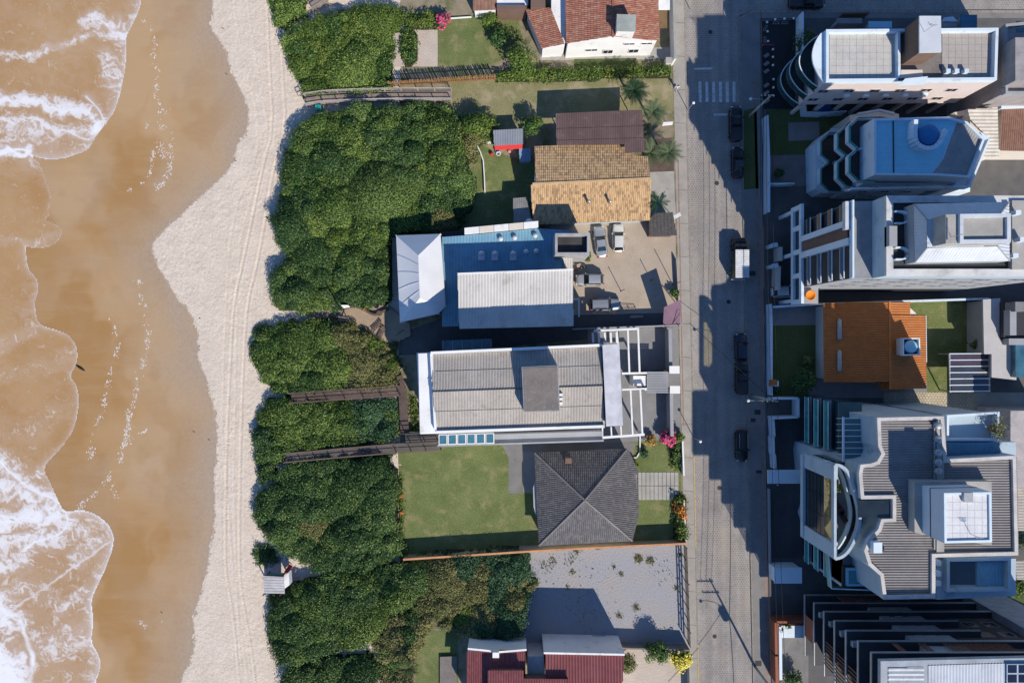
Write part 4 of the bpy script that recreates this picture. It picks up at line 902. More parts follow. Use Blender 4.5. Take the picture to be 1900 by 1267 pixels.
for i, (x, y, mt, nm, lb) in enumerate(((912, 287, REDP, 'beach_ball', 'red toy ball on the back lawn'), (923, 281, BLUEP, 'bucket', 'blue bucket beside the red kiosk'), (925, 287, WHITE, 'bucket', 'white bucket beside the red kiosk'), (945, 282, surf('pink_plastic', (.6, .25, .3)), 'beach_ball', 'pink toy ball in front of the red kiosk'))):
    c = P(x, y); m = MB()
    if nm == 'beach_ball': m.lathe(c, [(.03, 0), (.2, .08), (.28, .28), (.2, .48), (.03, .56)], 12)
    else: m.lathe(c, [(.22, 0), (.3, .5), (.34, .5), (.34, .55), (.26, .54), (.2, .06)], 14)
    o = m.build(nm, mt, None, smooth=True); tag(o, lb, 'ball' if 'ball' in nm else 'bucket')
ch_ = thing('folding_chair', 'white folding chair left of the red kiosk', 'chair', P(907, 265)); c = P(907, 265)
MB().box(c[0]-.3, c[0]+.3, c[1]-.3, c[1]+.3, .4, .45).build('seat', WHITE, ch_); MB().box(c[0]-.3, c[0]-.24, c[1]-.3, c[1]+.3, .45, .95).build('backrest', WHITE, ch_)
for dx in (-.27, .27):
    for dy in (-.27, .27): MB().box(c[0]+dx-.02, c[0]+dx+.02, c[1]+dy-.02, c[1]+dy+.02, 0, .4).build('leg', ALU, ch_)
wallrun('low_wall', 'thin whitewashed garden wall curving along the back lawn', [(884, 268), (892, 285), (897, 300), (899, 330), (900, 358)], .5, .14, WHITE)
# --- restaurant
h = thing('restaurant', 'restaurant with tall corrugated hall and low shade-tinted roof beside the car park', 'restaurant', P(950, 520))
block(h, 'low_block', [(822, 598), (1064, 596), (1060, 440), (822, 445)], 3.6, 0, surf('dark_plaster', (.08, .085, .09)))
corr('low_roof_sheet', [(820, 440), (862, 437), (998, 424), (1062, 428), (1063, 600), (820, 606)], plane3((820, 440, 4.2), (1062, 430, 4.2), (820, 606, 3.9)), SHADEROOF, h, (0, 1), .42, .045)
for i in range(5):
    x = 862+27.5*i; block(h, 'parapet_panel', [(x, 434.5-i*2.6), (x+26.8, 432-i*2.6), (x+26.6, 420.5-i*2.6), (x-.2, 423-i*2.6)], 4.75, 3.6, CREAM if i % 2 else WHITE)
pl = plane3((850, 508, 7.9), (1063, 500, 7.9), (853, 610, 7.3))
corr('hall_roof_sheet', [(849, 508), (1063, 500), (1064, 605), (852, 610)], pl, WROOF, h, (0, 1), .40, .06)
block(h, 'hall_wall', [(854, 606), (1060, 601), (1060, 503), (853, 511)], 7.2, 3.7, surf('dark_hall_wall', (.14, .15, .16)))
MB().beam(onplane(849, 508, pl)+Vector((0, 0, .06)), onplane(1063, 500, pl)+Vector((0, 0, .06)), .2, .12).build('ridge_flashing', WHITE, h)
corr('sunlit_patch_sheet', [(1044, 474), (1062, 473), (1062, 499), (1049, 500)], flat(4.5), WROOF, h, (0, 1), .36, .04)  # pale piece painted as the sunlit patch of the low roof
m = MB(); o_ = PL(boxpx(1030, 1094, 433, 473, 8), 8.2); m.ring(o_, inset_true(o_, .32), 0, 8.2); m.build('stair_tower', surf('grey_render', (.40, .40, .41)), h)
MB().prism(inset_true(o_, .34), 6.9, 7.2).build('tower_floor', surf('wet_black_membrane', (.035, .035, .037), (.06, .06, .062), .8), h)
block(h, 'dark_shelf', [(818, 446), (860, 443), (860, 428), (818, 430)], 3.4, 0, surf('dark_wine_boards', (.05, .035, .04)))
for x, y in ((929, 443), (955, 441), (993, 437), (976, 467), (995, 466)): vent(h, x, y, 4.2)
for x, y in ((893, 472), (918, 472), (952, 472)):
    block(h, 'vent_base', boxpx(x-6, x+6, y-5, y+11, 4.4), 4.42, 4.1, METALROOF); vent(h, x, y-2, 4.4, .3)
block(h, 'service_frame', boxpx(1064, 1075, 553, 557, 3), 3.0, 2.8, WHITE); block(h, 'service_frame', boxpx(1073, 1075.5, 557, 588, 3), 3.0, 2.8, WHITE)
block(h, 'skylight_row', [(820, 632), (912, 628), (912, 648), (820, 651)], 3.0, 2.9, GLASSB)
for i in range(6): MB().bar(P2(822+18*i, 632, 3), P2(822+18*i, 650, 3), .08, 2.9, 3.06).build('skylight_bar', STEELG, h)
# tent
t = thing('tent', 'white hip-roofed party tent beside the dune thicket', 'tent', P(780, 520))
rN, rS = (776, 474, 7.2), (779, 553, 7.2); e = {'nw': (735, 437, 5.0), 'ne': (817, 434, 5.0), 'se': (827, 568, 5.0), 'se2': (813, 582, 5.0), 'sw': (742, 598, 5.0)}
def V3(*q): return Vector(P(*q))
def sag(a, b, c, d, n=5, s=.12):
    m = MB()
    for i in range(n):
        for j in range(n):
            def pt(u, v):
                p = (V3(*a)*(1-u)+V3(*b)*u)*(1-v)+(V3(*d)*(1-u)+V3(*c)*u)*v; p.z -= s*.6*math.sin(math.pi*v); return p
            m.face([pt(i/n, j/n), pt((i+1)/n, j/n), pt((i+1)/n, (j+1)/n), pt(i/n, (j+1)/n)])
    return m
sag(e['nw'], e['sw'], rS, rN, 8).build('roof_panel', TENT, t, recalc=False, smooth=True)
sag(e['ne'], e['se'], rS, rN, 8).build('roof_panel', TENT, t, recalc=False, smooth=True)
MB().face([V3(*e['nw']), V3(*e['ne']), V3(*rN)]).build('roof_panel', TENT, t, recalc=False)
MB().face([V3(*e['se']), V3(*e['se2']), V3(*rS)]).build('roof_panel', TENT, t, recalc=False)
MB().face([V3(*e['se2']), V3(*e['sw']), V3(*rS)]).build('roof_panel', TENT, t, recalc=False)
ring_ = [e['nw'], e['ne'], e['se'], e['se2'], e['sw']]
for a, b_ in zip(ring_, ring_[1:]+ring_[:1]):
    A, B = V3(*a), V3(*b_); MB().face([A, B, B-Vector((0, 0, .45)), A-Vector((0, 0, .45))]).build('valance', TENT, t, recalc=False)
for a in ring_: p = V3(*a); MB().tube([(p.x, p.y, 0), (p.x, p.y, 5.0)], .06, 8).build('pole', WHITE, t)
block(t, 'terrace_base', [(745, 592), (812, 580), (822, 566), (814, 440), (740, 442)], 3.4, 0, surf('dark_plaster', (.08, .085, .09)))
for f in (.22, .42, .62, .82):
    A = V3(*rN)*(1-f)+V3(*rS)*f; B = V3(*e['nw'])*(1-f)+V3(*e['sw'])*f; MB().beam(A+Vector((0, 0, .03)), B+Vector((0, 0, .03)), .05, .03).build('seam', TENT, t)
# deck with curved edge
dk = thing('deck', 'tan timber deck at the foot of the white tent', 'deck', P(690, 600))
dp = [(640, 572), (700, 566), (718, 566), (760, 600), (762, 622), (738, 634), (728, 636), (700, 630), (672, 605), (650, 600), (634, 590)]
W_ = PL(dp, .3); pm = MB(); pr = (1, .25)
c0 = V3(690, 600, .3); hw = 40
def clipdeck(poly, z, wd, ang, mat, parent, name='deck_planks', th=.05):
    W = PL(poly, z); d = Vector((math.cos(ang), math.sin(ang))); n = Vector((-d.y, d.x)); ss = [Vector(p).dot(n) for p in W]; s = min(ss); m = MB()
    while s < max(ss):
        mid = s+wd/2; cr = []
        for i in range(len(W)):
            a, b_ = Vector(W[i]), Vector(W[(i+1) % len(W)]); sa, sb = a.dot(n), b_.dot(n)
            if (sa <= mid) != (sb <= mid): f = (mid-sa)/(sb-sa); cr.append((a+(b_-a)*f).dot(d))
        cr.sort()
        for t0, t1 in zip(cr[::2], cr[1::2]):
            jz = rng.uniform(-.006, .006); q = [d*t0+n*(s+.008), d*t1+n*(s+.008), d*t1+n*(s+wd-.008), d*t0+n*(s+wd-.008)]; m.prism(q, z-th, z+jz)
        s += wd
    o = m.build(name, mat, parent); o['kind'] = 'stuff'; return o
clipdeck(dp, .3, .16, .25, DECKW, dk)
MB().prism(inset(W_, .15), 0, .24).build('substructure', WOODD, dk)
clipdeck([(560, 577), (638, 568), (636, 590), (580, 592)], .08, .16, 1.5, WOOD, dk, 'path_planks')
cw = MB(); pts = smooth_pl([(642, 572), (660, 568), (676, 574), (690, 583), (700, 585), (712, 578), (722, 574)], 2)
for a, b_ in zip(pts[:-1], pts[1:]): cw.bar(P2(*a), P2(*b_), .3, .3, .75)
cw.build('curved_bench', WOODD, dk)
for (x, y, rz, lb) in ((700, 605, .7, 'wooden sun chair on the deck nearest the curved bench'), (708, 618, 1.1, 'wooden sun chair on the deck nearest the dry thicket')):
    s = thing('sun_chair', lb, 'chair', P(x, y, .3), rz)
    for i in range(6): MB().box(-.9+.3*i, -.65+.3*i, -.33, .33, .3+.06*max(0, i-3), .34+.06*max(0, i-3)).build('slat', WOODD, s, local=True)
    for dx in (-.7, .7):
        for dy in (-.28, .28): MB().box(dx-.03, dx+.03, dy-.03, dy+.03, 0, .3).build('leg', WOODD, s, local=True)
s = thing('high_table', 'small dark table on the tan deck', 'table', P(706, 582, .3)); MB().lathe((0, 0, 0), [(.25, 0), (.25, .03), (.04, .05), (.04, .98), (.38, 1.0), (.38, 1.04)], 14).build('pedestal', WOODD, s, local=True)
s = thing('bicycle_rack', 'dark bicycle-like frame leaning at the shaded deck end', 'rack', P(742, 618)); m = MB()
for i in range(4): c = Vector(P(736+3*i, 622-2*i)); m.tube([c, c+Vector((0, 0, .8)), c+Vector((.45, .3, .8)), c+Vector((.45, .3, 0))], .03, 5)
m.build('hoops', DARKP, s)
s = thing('fabric_sail', 'white fabric windbreak between two poles beside the deck', 'windbreak', P(640, 580)); 
for i, (x, y) in enumerate(((634, 570), (645, 590))): MB().tube([P(x, y), P(x, y)[:2]+(5.2,)], .07, 8).build('pole', WOOD, s)
MB().face([P(632, 566, 2.6), P(646, 566, 2.4), P(650, 570, 1.6), P(638, 572, 1.4)]).build('cloth', TENT, s)
# --- apartment block with beige roof
h = thing('apartment_block', 'low-rise apartment block with beige corrugated roof and grey roof box', 'building', P(960, 725))
zr = 12.0; B5o = [(808, 802), (1122, 790), (1116, 640), (800, 654)]
MB().prism(PL([(779, 804), (1122, 792), (1116, 642), (776, 656)], zr-.6), 0, zr-.7).build('wall', WHITE, h)
plA = plane3((802, 724, 12.6), (1119, 712, 12.6), (800, 656, 11.8)); plB = plane3((802, 724, 12.6), (1119, 712, 12.6), (808, 802, 11.8))
corr('roof_sheet', [(803, 727), (1118, 716), (1114, 644), (802, 658)], plA, BEIGEROOF, h, (0, -1), .36, .06)
corr('roof_sheet', [(803, 727), (1118, 716), (1120, 788), (809, 799)], plB, BEIGEROOF, h, (0, 1), .36, .06)
for a, b_ in (((799, 655), (1118, 640.5)), ((808, 802), (1122, 791))): MB().bar(P2(*a, 12.3), P2(*b_, 12.3), .35, 11.0, 12.3).build('parapet', WHITE, h)
MB().bar(P2(800, 656, 12.2), P2(808, 801, 12.2), .3, 11, 12.2).build('parapet', WHITE, h)
MB().beam(onplane(803, 726.5, plA)+Vector((0, 0, .08)), onplane(1118, 715, plA)+Vector((0, 0, .08)), .1, .08).build('ridge_strip', DARKP, h)
for y in (758, 684): MB().beam(onplane(808, y+6, plB if y > 720 else plA)+Vector((0, 0, .09)), onplane(1118, y-5, plB if y > 720 else plA)+Vector((0, 0, .09)), .05, .04).build('lap_joint', BEIGEROOF, h)
bx = MB().prism(PL([(972, 765), (1039, 763), (1036, 678), (968, 681)], 14.4), 11.8, 14.4).build('roof_box', GREYP, h)
MB().prism(inset_true(PL([(972, 765), (1039, 763), (1036, 678), (968, 681)], 14.45), .12), 14.4, 14.46).build('roof_slab', SLABR, bx)
for y in (733, 741, 749): block(h, 'box_step', boxpx(1038, 1044, y-3, y+2, 13), 12.9, 12.3, WHITE)
block(h, 'east_slab', [(1125, 791), (1156, 789), (1149, 638), (1118, 640)], 12.9, 12.5, surf('pale_slab', (.62, .62, .66)))
block(h, 'east_bay', [(1126, 788), (1153, 786), (1146, 642), (1120, 643)], 12.45, 0, GREYP)
# west terrace
block(h, 'terrace_floor', [(782, 803), (812, 802), (802, 655), (775, 656)], 9.6, 9.4, WHITE)
m = MB(); o_ = PL([(780, 805), (809, 804), (801, 654), (773, 655)], 10.4); m.ring(o_, inset_true(o_, .22), 9.4, 10.4); m.build('terrace_parapet', WHITE, h)
for y in (674, 703, 752, 783): 
    p_ = block(h, 'planter', boxpx(776+ (y-655)*.04, 780+(y-655)*.04, y-8, y+8, 10.2), 10.2, 9.6, GREYP)
    canopy_pts = PL(boxpx(776.4+(y-655)*.04, 779.6+(y-655)*.04, y-7, y+7, 10.25), 10.25); MB().prism(canopy_pts, 10.2, 10.28).build('soil', surf('planter_moss', (.12, .11, .03)), p_)
block(h, 'terrace_divider', boxpx(785, 803, 724, 734, 11), 11.0, 9.6, WHITE); block(h, 'barbecue', boxpx(783, 792, 726, 736, 10.3), 10.3, 9.6, DARKP)
# south side: skylights, ledge
for i in range(6): 
    x = 814+17.4*i; f = block(h, 'skylight', [(x, 825.5-.5*i), (x+16, 825-.5*i), (x+16, 806-.5*i), (x, 806.5-.5*i)], 8.0, 7.85, WHITE)
    MB().prism(PL([(x+1.4, 824-.5*i), (x+14.6, 823.5-.5*i), (x+14.6, 807.5-.5*i), (x+1.4, 808-.5*i)], 8.04), 7.9, 8.04).build('pane', GLASSB, f)
block(h, 'south_ledge', [(918, 821), (1118, 815), (1118, 800), (918, 806)], 6.0, 0, GREYP); MB().bar(P2(812, 827, 6.2), P2(1120, 817, 6.2), .2, 5.6, 6.4).build('ledge_rail', STEELG, h)
windows(h, P2(1122, 792, zr), P2(808, 802, zr), [1.0, 4.0], [3+4*i for i in range(6)], 1.8, 1.4)
# pergola beams over the forecourt
pg = thing('pergola', 'white concrete pergola beams over the paved forecourt', 'pergola', P(1180, 700))
zb = 4.2
beams = [((1102, 614), (1186, 610), .35), ((1154, 693), (1200, 692), .35), ((1154, 723), (1200, 721), .3), ((1116, 812), (1196, 806), .4)]
beams += [((1165, 612), (1168, 692), .28), ((1184, 611), (1187, 692), .3), ((1170, 723), (1174, 806), .28), ((1188, 722), (1192, 806), .3), ((1145, 614), (1147, 640), .22), ((1118, 793), (1118, 812), .22), ((1134, 792), (1135, 810), .22), ((1152, 790), (1153, 809), .22)]
beams += [((1100+11*i, 617), (1101+11*i, 636), .35) for i in range(5)]
beams = [(a, b_, wd*.8) for a, b_, wd in beams]
for a, b_, wd in beams: MB().bar(P2(*a, zb), P2(*b_, zb), wd, zb-.3-.004*beams.index((a, b_, wd)), zb+.003*(beams.index((a, b_, wd)) % 9)).build('beam', WHITE, pg)
for x, y in ((1184, 612), (1199, 692), (1199, 723), (1193, 806), (1118, 811)): MB().bar(P2(x-1.5, y, zb), P2(x+1.5, y, zb), .25, 0, zb-.32).build('post', WHITE, pg)
g = thing('street_gate_wall', 'charcoal street wall with white letter-box slabs before the pergola', 'wall', P(1238, 700))
for (y0, y1) in ((612, 690), (727, 805)): MB().bar(P2(1236+(y0-612)*.02, y0), P2(1236+(y1-612)*.02, y1), .45, 0, 2.5).build('panel', GREYP, g)
for (x0, x1, y0, y1) in ((1242, 1261, 679, 693), (1243, 1262, 716, 730)): 
    s_ = block(g, 'canopy_slab', boxpx(x0, x1, y0, y1, 3), 3.0, 2.8, WHITE); block(g, 'canopy_post', boxpx(x0+1, x0+5, y0+3, y1-3, 2.8), 2.8, 0, GREYP)
MB().bar(P2(1190, 690, 2.6), P2(1243, 688, 2.6), .25, 0, 2.6).build('cross_wall', DARKP, g); MB().bar(P2(1190, 723, 2.6), P2(1243, 722, 2.6), .25, 0, 2.6).build('cross_wall', DARKP, g)
block(g, 'gatehouse', boxpx(1175, 1199, 697, 716, 3.2), 3.2, 0, WHITE)
for i in range(9): MB().bar(P2(1202+4.4*i, 690, 3.4), P2(1202+4.4*i, 728, 3.4), .2, 3.38, 3.42).build('trellis_slat', GREYP, g)
for i in range(9): MB().bar(P2(1200, 691+4.6*i, 3.4), P2(1240, 691+4.6*i, 3.4), .2, 3.42, 3.46).build('trellis_slat', GREYP, g)
# --- hip-roofed house
h = thing('hip_roofed_house', 'grey tiled house with pyramid roof beside the large lawn', 'house', P(1085, 925))
ap = (1085.5, 928, 6.4); co = {'nw': (992, 840, 3.0), 'ne': (1165, 832, 3.0), 'se': (1173, 1003, 3.0), 'sw': (1000, 1012, 3.0)}
for nm, a, b_, run, extra in (('n', 'nw', 'ne', (0, -1), []), ('w', 'sw', 'nw', (1, 0), []), ('s', 'se', 'sw', (0, 1), []), ('e', 'ne', 'se', (-1, 0), [(1184, 876), (1185, 955)])):
    pl = plane3(ap, co[a], co[b_]); poly = [ap[:2], co[a][:2]]+extra+[co[b_][:2]]
    corr('roof_tiles', poly, pl, TILE_G, h, run, .27, .07, .40, .03, hash(nm) % 97)
for c_ in co.values(): MB().beam(V3(*ap)+Vector((0, 0, .1)), V3(*c_)+Vector((0, 0, .1)), .22, .12).build('hip_cap', surf('pale_ridge_tile', (.22, .21, .21)), h)
MB().prism(inset(PL([q[:2] for q in (co['sw'], co['se'], co['ne'], co['nw'])], 3.0), .7), 0, 2.95).build('wall', WHITE, h)
block(h, 'bay_wall', boxpx(1150, 1181, 880, 952, 2.6), 2.5, 0, WHITE)
block(h, 'chimney', boxpx(1049, 1061, 850, 860, 5.2), 5.2, 3.2, BROWNP)
MB().prism(PL([(993, 892), (1000, 892), (1002, 955), (994, 955), (990, 940), (989, 905)], 2.6), 2.4, 2.6).build('bay_roof', STEELG, h)
# stepping slabs of the path, wall, planter edge
sp = thing('slab_path', 'path of long concrete slabs across the front lawn', 'path', P(1215, 902))
for i in range(10):
    x = 1183.5+7.6*i
    for (y0, y1) in ((876, 900.5), (901.5, 927)): MB().prism(PL([(x, y0), (x+6.7, y0), (x+7, y1), (x+.3, y1)], .05), 0, .05+.006*(i % 3)).build('slab', CONC, sp)
wallrun('orange_wall', 'long orange-capped boundary wall above the gravel lot', [(752, 1030), (1000, 1014), (1175, 1005), (1268, 1001)], 1.9, .18, surf('ochre_wall', (.42, .33, .22)), cap=surf('orange_coping', (.62, .30, .15)))
wallrun('street_fence', 'low white street wall before the front lawn', [(1263, 805), (1266, 880)], 1.0, .2, WHITE); wallrun('garden_fence', 'street wall beside the flowering hedge', [(1266, 925), (1270, 1000)], 1.0, .2, CREAM)
wallrun('edging', 'pale curved kerb around the shaded yard corner', [(1187, 803), (1187, 838), (1181, 848), (1168, 850)], .25, .15, WHITE)
f = thing('rail_fence', 'leaning timber fence between gravel lot and pavement', 'fence', P(1270, 1090))
for i in range(9): c = P(1268+i*.8, 1010+22*i); MB().tube([(c[0], c[1], 0), (c[0]+rng.uniform(-.2, .2), c[1], 2.0)], .06, 6).build('post', WOODD, f)
for z in (.7, 1.3, 1.9): MB().beam(P(1268, 1010)[:2]+(z,), P(1274.5, 1190)[:2]+(z,), .04, .34).build('rail', WOODD, f)
wallrun('lot_wall', 'grey boundary wall below the gravel lot', [(1150, 1192), (1274, 1196)], 1.8, .2, CONCD)
wallrun('drive_wall', 'rendered wall along the gravel drive', [(1274, 1200), (1281, 1420)], 1.6, .2, CONC)
# --- maroon houses at the bottom
h = thing('maroon_house', 'house with maroon sheet roof and white parapet at the bottom edge', 'house', P(1080, 1240))
corr('roof_sheet', [(1012, 1212), (1158, 1215), (1152, 1330), (1012, 1330)], plane3((1012, 1212, 5.6), (1158, 1215, 5.6), (1080, 1330, 6.6)), TILE_M, h, (0, 1), .40, .08)
block(h, 'wall', [(1014, 1330), (1150, 1330), (1156, 1214), (1014, 1211)], 5.4, 0, WHITE)
MB().bar(P2(1009, 1211, 5.9), P2(1159, 1214, 5.9), .25, 0, 5.9).build('parapet', WHITE, h)
corr('roof_tiles', [(866, 1208), (928, 1204), (975, 1207), (975, 1330), (866, 1330)], plane3((866, 1210, 5.0), (975, 1210, 5.0), (920, 1330, 6.0)), TILE_M, h, (0, 1), .30, .05, .42, .03, 8)
block(h, 'west_wall', [(868, 1330), (974, 1330), (974, 1207), (928, 1204), (868, 1200)], 4.8, 0, WHITE)
MB().bar(P2(868, 1203, 5.1), P2(928, 1209, 5.1), .25, 0, 5.1).build('parapet', WHITE, h); MB().bar(P2(928, 1209, 5.1), P2(977, 1205, 5.1), .25, 0, 5.1).build('parapet', WHITE, h)
corr('upper_roof_tiles', [(905, 1243), (971, 1243), (971, 1258), (1058, 1259), (1058, 1330), (905, 1330)], plane3((905, 1243, 6.5), (971, 1243, 6.5), (940, 1330, 7.2)), TILE_M, h, (0, 1), .34, .06, .42, .03, 9)
block(h, 'upper_wall', [(908, 1328), (1055, 1328), (1055, 1261), (969, 1261), (969, 1246), (908, 1246)], 6.35, 4.6, BROWNP)
block(h, 'link_roof', boxpx(979, 1009, 1217, 1262, 4.4), 4.4, 0, surf('pale_slab2', (.45, .46, .48)))
block(h, 'vent_box', boxpx(914, 926, 1210, 1220, 6), 6.0, 5, WHITE)
dk2 = thing('deck', 'grey timber deck left of the maroon house', 'deck', P(832, 1245))
clipdeck([(816, 1218), (847, 1217), (849, 1330), (815, 1330)], .4, .14, 1.57, surf('grey_decking', (.23, .205, .19), (.18, .16, .15), 1, 14, .25, .8), dk2); MB().prism(PL(boxpx(817, 847, 1219, 1330, .3), .3), 0, .32).build('substructure', WOODD, dk2)
bn = thing('bench', 'grey slatted bench against the wall of the gravel lot', 'bench', P(1111, 1182))
for i in range(4): MB().bar(P2(1099, 1179+2*i, .45), P2(1124, 1178.6+2*i, .45), .12, .42, .46).build('slat', STEELG, bn)
for x in (1101, 1122): MB().bar(P2(x, 1179), P2(x, 1185), .08, 0, .42).build('leg', STEELG, bn)
# --- beach hut (lifeguard post)
hu = thing('lifeguard_hut', 'raised lifeguard hut with white roof and red ladder on the sand', 'hut', P(515, 1070))
MB().prism(PL([(490, 1100), (528, 1101), (526, 1070), (488, 1068)], 3.2), 3.05, 3.2).build('roof', surf('grey_white_board', (.55, .53, .53)), hu)
for i in range(6): y = 1071+5*i; MB().bar(P2(489, y, 3.22), P2(527, y+1, 3.22), .03, 3.19, 3.225).build('batten', STEELG, hu)
MB().prism(PL([(528, 1092), (537, 1085), (535, 1062), (526, 1070)], 2.9), 1.6, 2.85).build('side_wall', WHITE, hu)
MB().prism(PL([(495, 1098), (526, 1098), (526, 1066), (495, 1066)], 1.6), 1.4, 1.6).build('floor', REDP, hu)
for x, y in ((495, 1066), (526, 1066), (495, 1097), (526, 1097)): MB().bar(P2(x-1, y, 1.5), P2(x+1, y, 1.5), .12, 0, 3.05).build('post', WOODD, hu)
MB().beam(V3(530, 1062, 1.5), V3(540, 1048, 0.1), .5, .06).build('ladder', REDP, hu); MB().beam(V3(526, 1064, 2.4), V3(536, 1048, .9), .05, .05).build('handrail', REDP, hu)
MB().bar(P2(497, 1066, 2.4), P2(524, 1066, 2.4), .05, 1.6, 2.4).build('rail_panel', TEALP, hu)
MB().beam(V3(497, 1067, 1.6), V3(494, 1050, .1), .06, .06).build('brace', REDP, hu)
# --- boardwalks
def boardwalk(label, pts, wd, z, mat, rail=True, railm=None, spacing=2.0, sides=(1, -1), hr=1.05, rw=.14):
    W = [V3(*p, z) for p in pts]; root = thing('boardwalk', label, 'boardwalk', (W[0].x, W[0].y, 0)); railm = railm or mat
    m = MB()
    for a, b_ in zip(W[:-1], W[1:]):
        d = (b_-a); L = d.length; d.normalize(); n = Vector((-d.y, d.x, 0)); s = 0
        while s < L:
            c = a+d*s; q = [c-n*wd/2, c+d*.14-n*wd/2, c+d*.14+n*wd/2, c+n*wd/2]; m.prism([(p.x, p.y) for p in q], z-.05, z+rng.uniform(-.008, .008)); s += .16
    o = m.build('deck_planks', mat, root); o['kind'] = 'stuff'
    for a, b_ in zip(W[:-1], W[1:]):
        d = (b_-a); L = d.length; d.normalize(); n = Vector((-d.y, d.x, 0))
        for s in (-1, 1): MB().beam(a+n*s*wd*.4-Vector((0, 0, .12)), b_+n*s*wd*.4-Vector((0, 0, .12)), .1, .14).build('stringer', mat, root)
        if not rail: continue
        k = int(L/spacing)
        for s in sides:
            for i in range(k+1):
                c = a+d*(L*i/max(1, k))+n*s*wd*.5; MB().box(c.x-.05, c.x+.05, c.y-.05, c.y+.05, 0, z+hr).build('post', railm, root)
            for hz in (hr, hr*.5): MB().beam(a+n*s*wd*.5+Vector((0, 0, hz)), b_+n*s*wd*.5+Vector((0, 0, hz)), rw if hz == hr else .08, .05).build('rail', railm, root)
    return root
boardwalk('weathered boardwalk with pale railings between the two upper thickets', [(568, 188), (600, 183), (655, 180), (745, 178), (838, 178)], 1.45, .6, WOOD, railm=surf('pale_rail_timber', (.46, .41, .36)))
boardwalk('brown boardwalk with railings between thickets below the dry shrubs', [(540, 738), (640, 731), (742, 724)], 1.35, 1.0, WOODD, railm=surf('brown_rail', (.16, .115, .09)), sides=(-1, 1))
boardwalk('short brown boardwalk linking the two boardwalks behind the apartment block', [(738, 698), (747, 722), (749, 760), (751, 804)], 1.2, .8, WOODD, rail=False)
boardwalk('lower dark boardwalk running from the apartment block to the sand', [(530, 848), (640, 838), (735, 830), (818, 826)], 1.2, 1.0, surf('grey_dark_timber', (.13, .115, .11)), railm=surf('brown_rail', (.16, .115, .09)))
boardwalk('short ramp beside the apartment block terrace', [(752, 812), (812, 808)], 1.3, 1.2, surf('grey_dark_timber', (.13, .115, .11)), railm=DARKP)
boardwalk('grey boardwalk at the top edge beside the small thicket', [(576, 12), (600, -4), (640, -40)], 1.6, .8, WOOD)
bi = thing('litter_bin', 'teal litter bin at the foot of the upper boardwalk', 'bin', P(594, 204)); c = P(594, 204)
MB().prism([(c[0]-.35, c[1]-.35), (c[0]+.35, c[1]-.35), (c[0]+.4, c[1]+.3), (c[0]-.4, c[1]+.3)], 0.05, 1.0).build('body', TEALP, bi); MB().box(c[0]-.42, c[0]+.42, c[1]-.1, c[1]+.36, 1.0, 1.08).build('lid', TEALP, bi)
for s in (-1, 1): MB().tube([(c[0]+s*.36, c[1]+.3, .12), (c[0]+s*.44, c[1]+.3, .12)], .12, 10).build('wheel', RUBBER, bi)
fr = thing('wooden_sign_frame', 'small wooden frame at the sand end of the upper boardwalk', 'frame', P(553, 174)); m = MB()
for a, b_ in (((549, 170), (557, 168)), ((549, 170), (553, 178)), ((553, 178), (562, 176))): m.beam(P(*a, .7), P(*b_, .7), .08, .08)
for q in ((549, 170), (557, 168), (553, 178), (562, 176)): m.tube([P(*q, 0), P(*q, .72)], .05, 6)
m.build('rails', WOOD, fr)
# --- palisade fence of round poles
f = thing('palisade_fence', 'brown palisade fence of upright poles below the garden lawn', 'fence', P(820, 155))
A, B = Vector(P(723, 161)), Vector(P(920, 148)); n_ = 68; m0 = None
for i in range(n_):
    c = A.lerp(B, i/(n_-1))
    if m0 is None:
        m0 = MB().tube([(0, 0, 0), (0, 0, 1.9), (0, 0, 2.0)], [.085, .085, .04], 7).build('pole', BAMBOO, f, local=True); o = m0
    else: o = m0.copy(); C.objects.link(o); o.parent = f
    o.location = c-Vector(f.location)+Vector((0, rng.uniform(-.03, .03), rng.uniform(-.15, .1))); o.rotation_euler = (rng.uniform(-.03, .03), rng.uniform(-.05, .05), 0)
for z in (.5, 1.5): MB().beam(A+Vector((0, -.1, z)), B+Vector((0, -.1, z)), .06, .1).build('rail', BAMBOO, f)
wallrun('garden_edge', 'thin white edging board behind the bougainvillea', [(830, 36), (875, 33)], .3, .1, WHITE)
# hut with grey thatch, street board
h = thing('thatched_hut', 'small street hut with grey shingle roof beside the parking lot', 'hut', P(1229, 418))
corr('roof_shingles', [(1204, 409), (1214, 396), (1248, 394), (1256, 437), (1206, 439)], plane3((1204, 410, 2.6), (1256, 408, 2.6), (1206, 439, 3.0)), STRAW, h, (0, 1), .5, .03, .35, .03, 4)
block(h, 'wall', boxpx(1208, 1250, 402, 435, 2.5), 2.5, 0, BROWNP)
bb_ = thing('advert_board', 'plum coloured advert board standing at the street beside the alley', 'board', P(1245, 590))
MB().face([P(1232, 570, 4.2), P(1263, 556, 4.2), P(1262, 606, 1.8), P(1230, 607, 1.8)]).build('panel', PURPLE, bb_)
for a, b_ in (((1236, 600), (1262, 560)), ((1245, 604), (1262, 580))): MB().beam(V3(*a, 1.9), V3(*b_, 4.0), .08, .06).build('strut', DARKP, bb_)
for q in ((1234, 604), (1259, 604), (1256, 565)): MB().tube([P(*q, 0), P(*q, 2.6)], .06, 6).build('post', DARKP, bb_)
wallrun('lot_fence', 'low wall between the parking lot and the pavement', [(1253, 480), (1257, 560)], .9, .15, CONC)
wallrun('alley_wall', 'dark boundary wall along the alley beside the pergola', [(1060, 611), (1258, 604)], 2.2, .18, GREYP)
br = thing('folded_barrier', 'black metal bar frame lying in the parking lot shade', 'barrier', P(1165, 571)); m = MB()
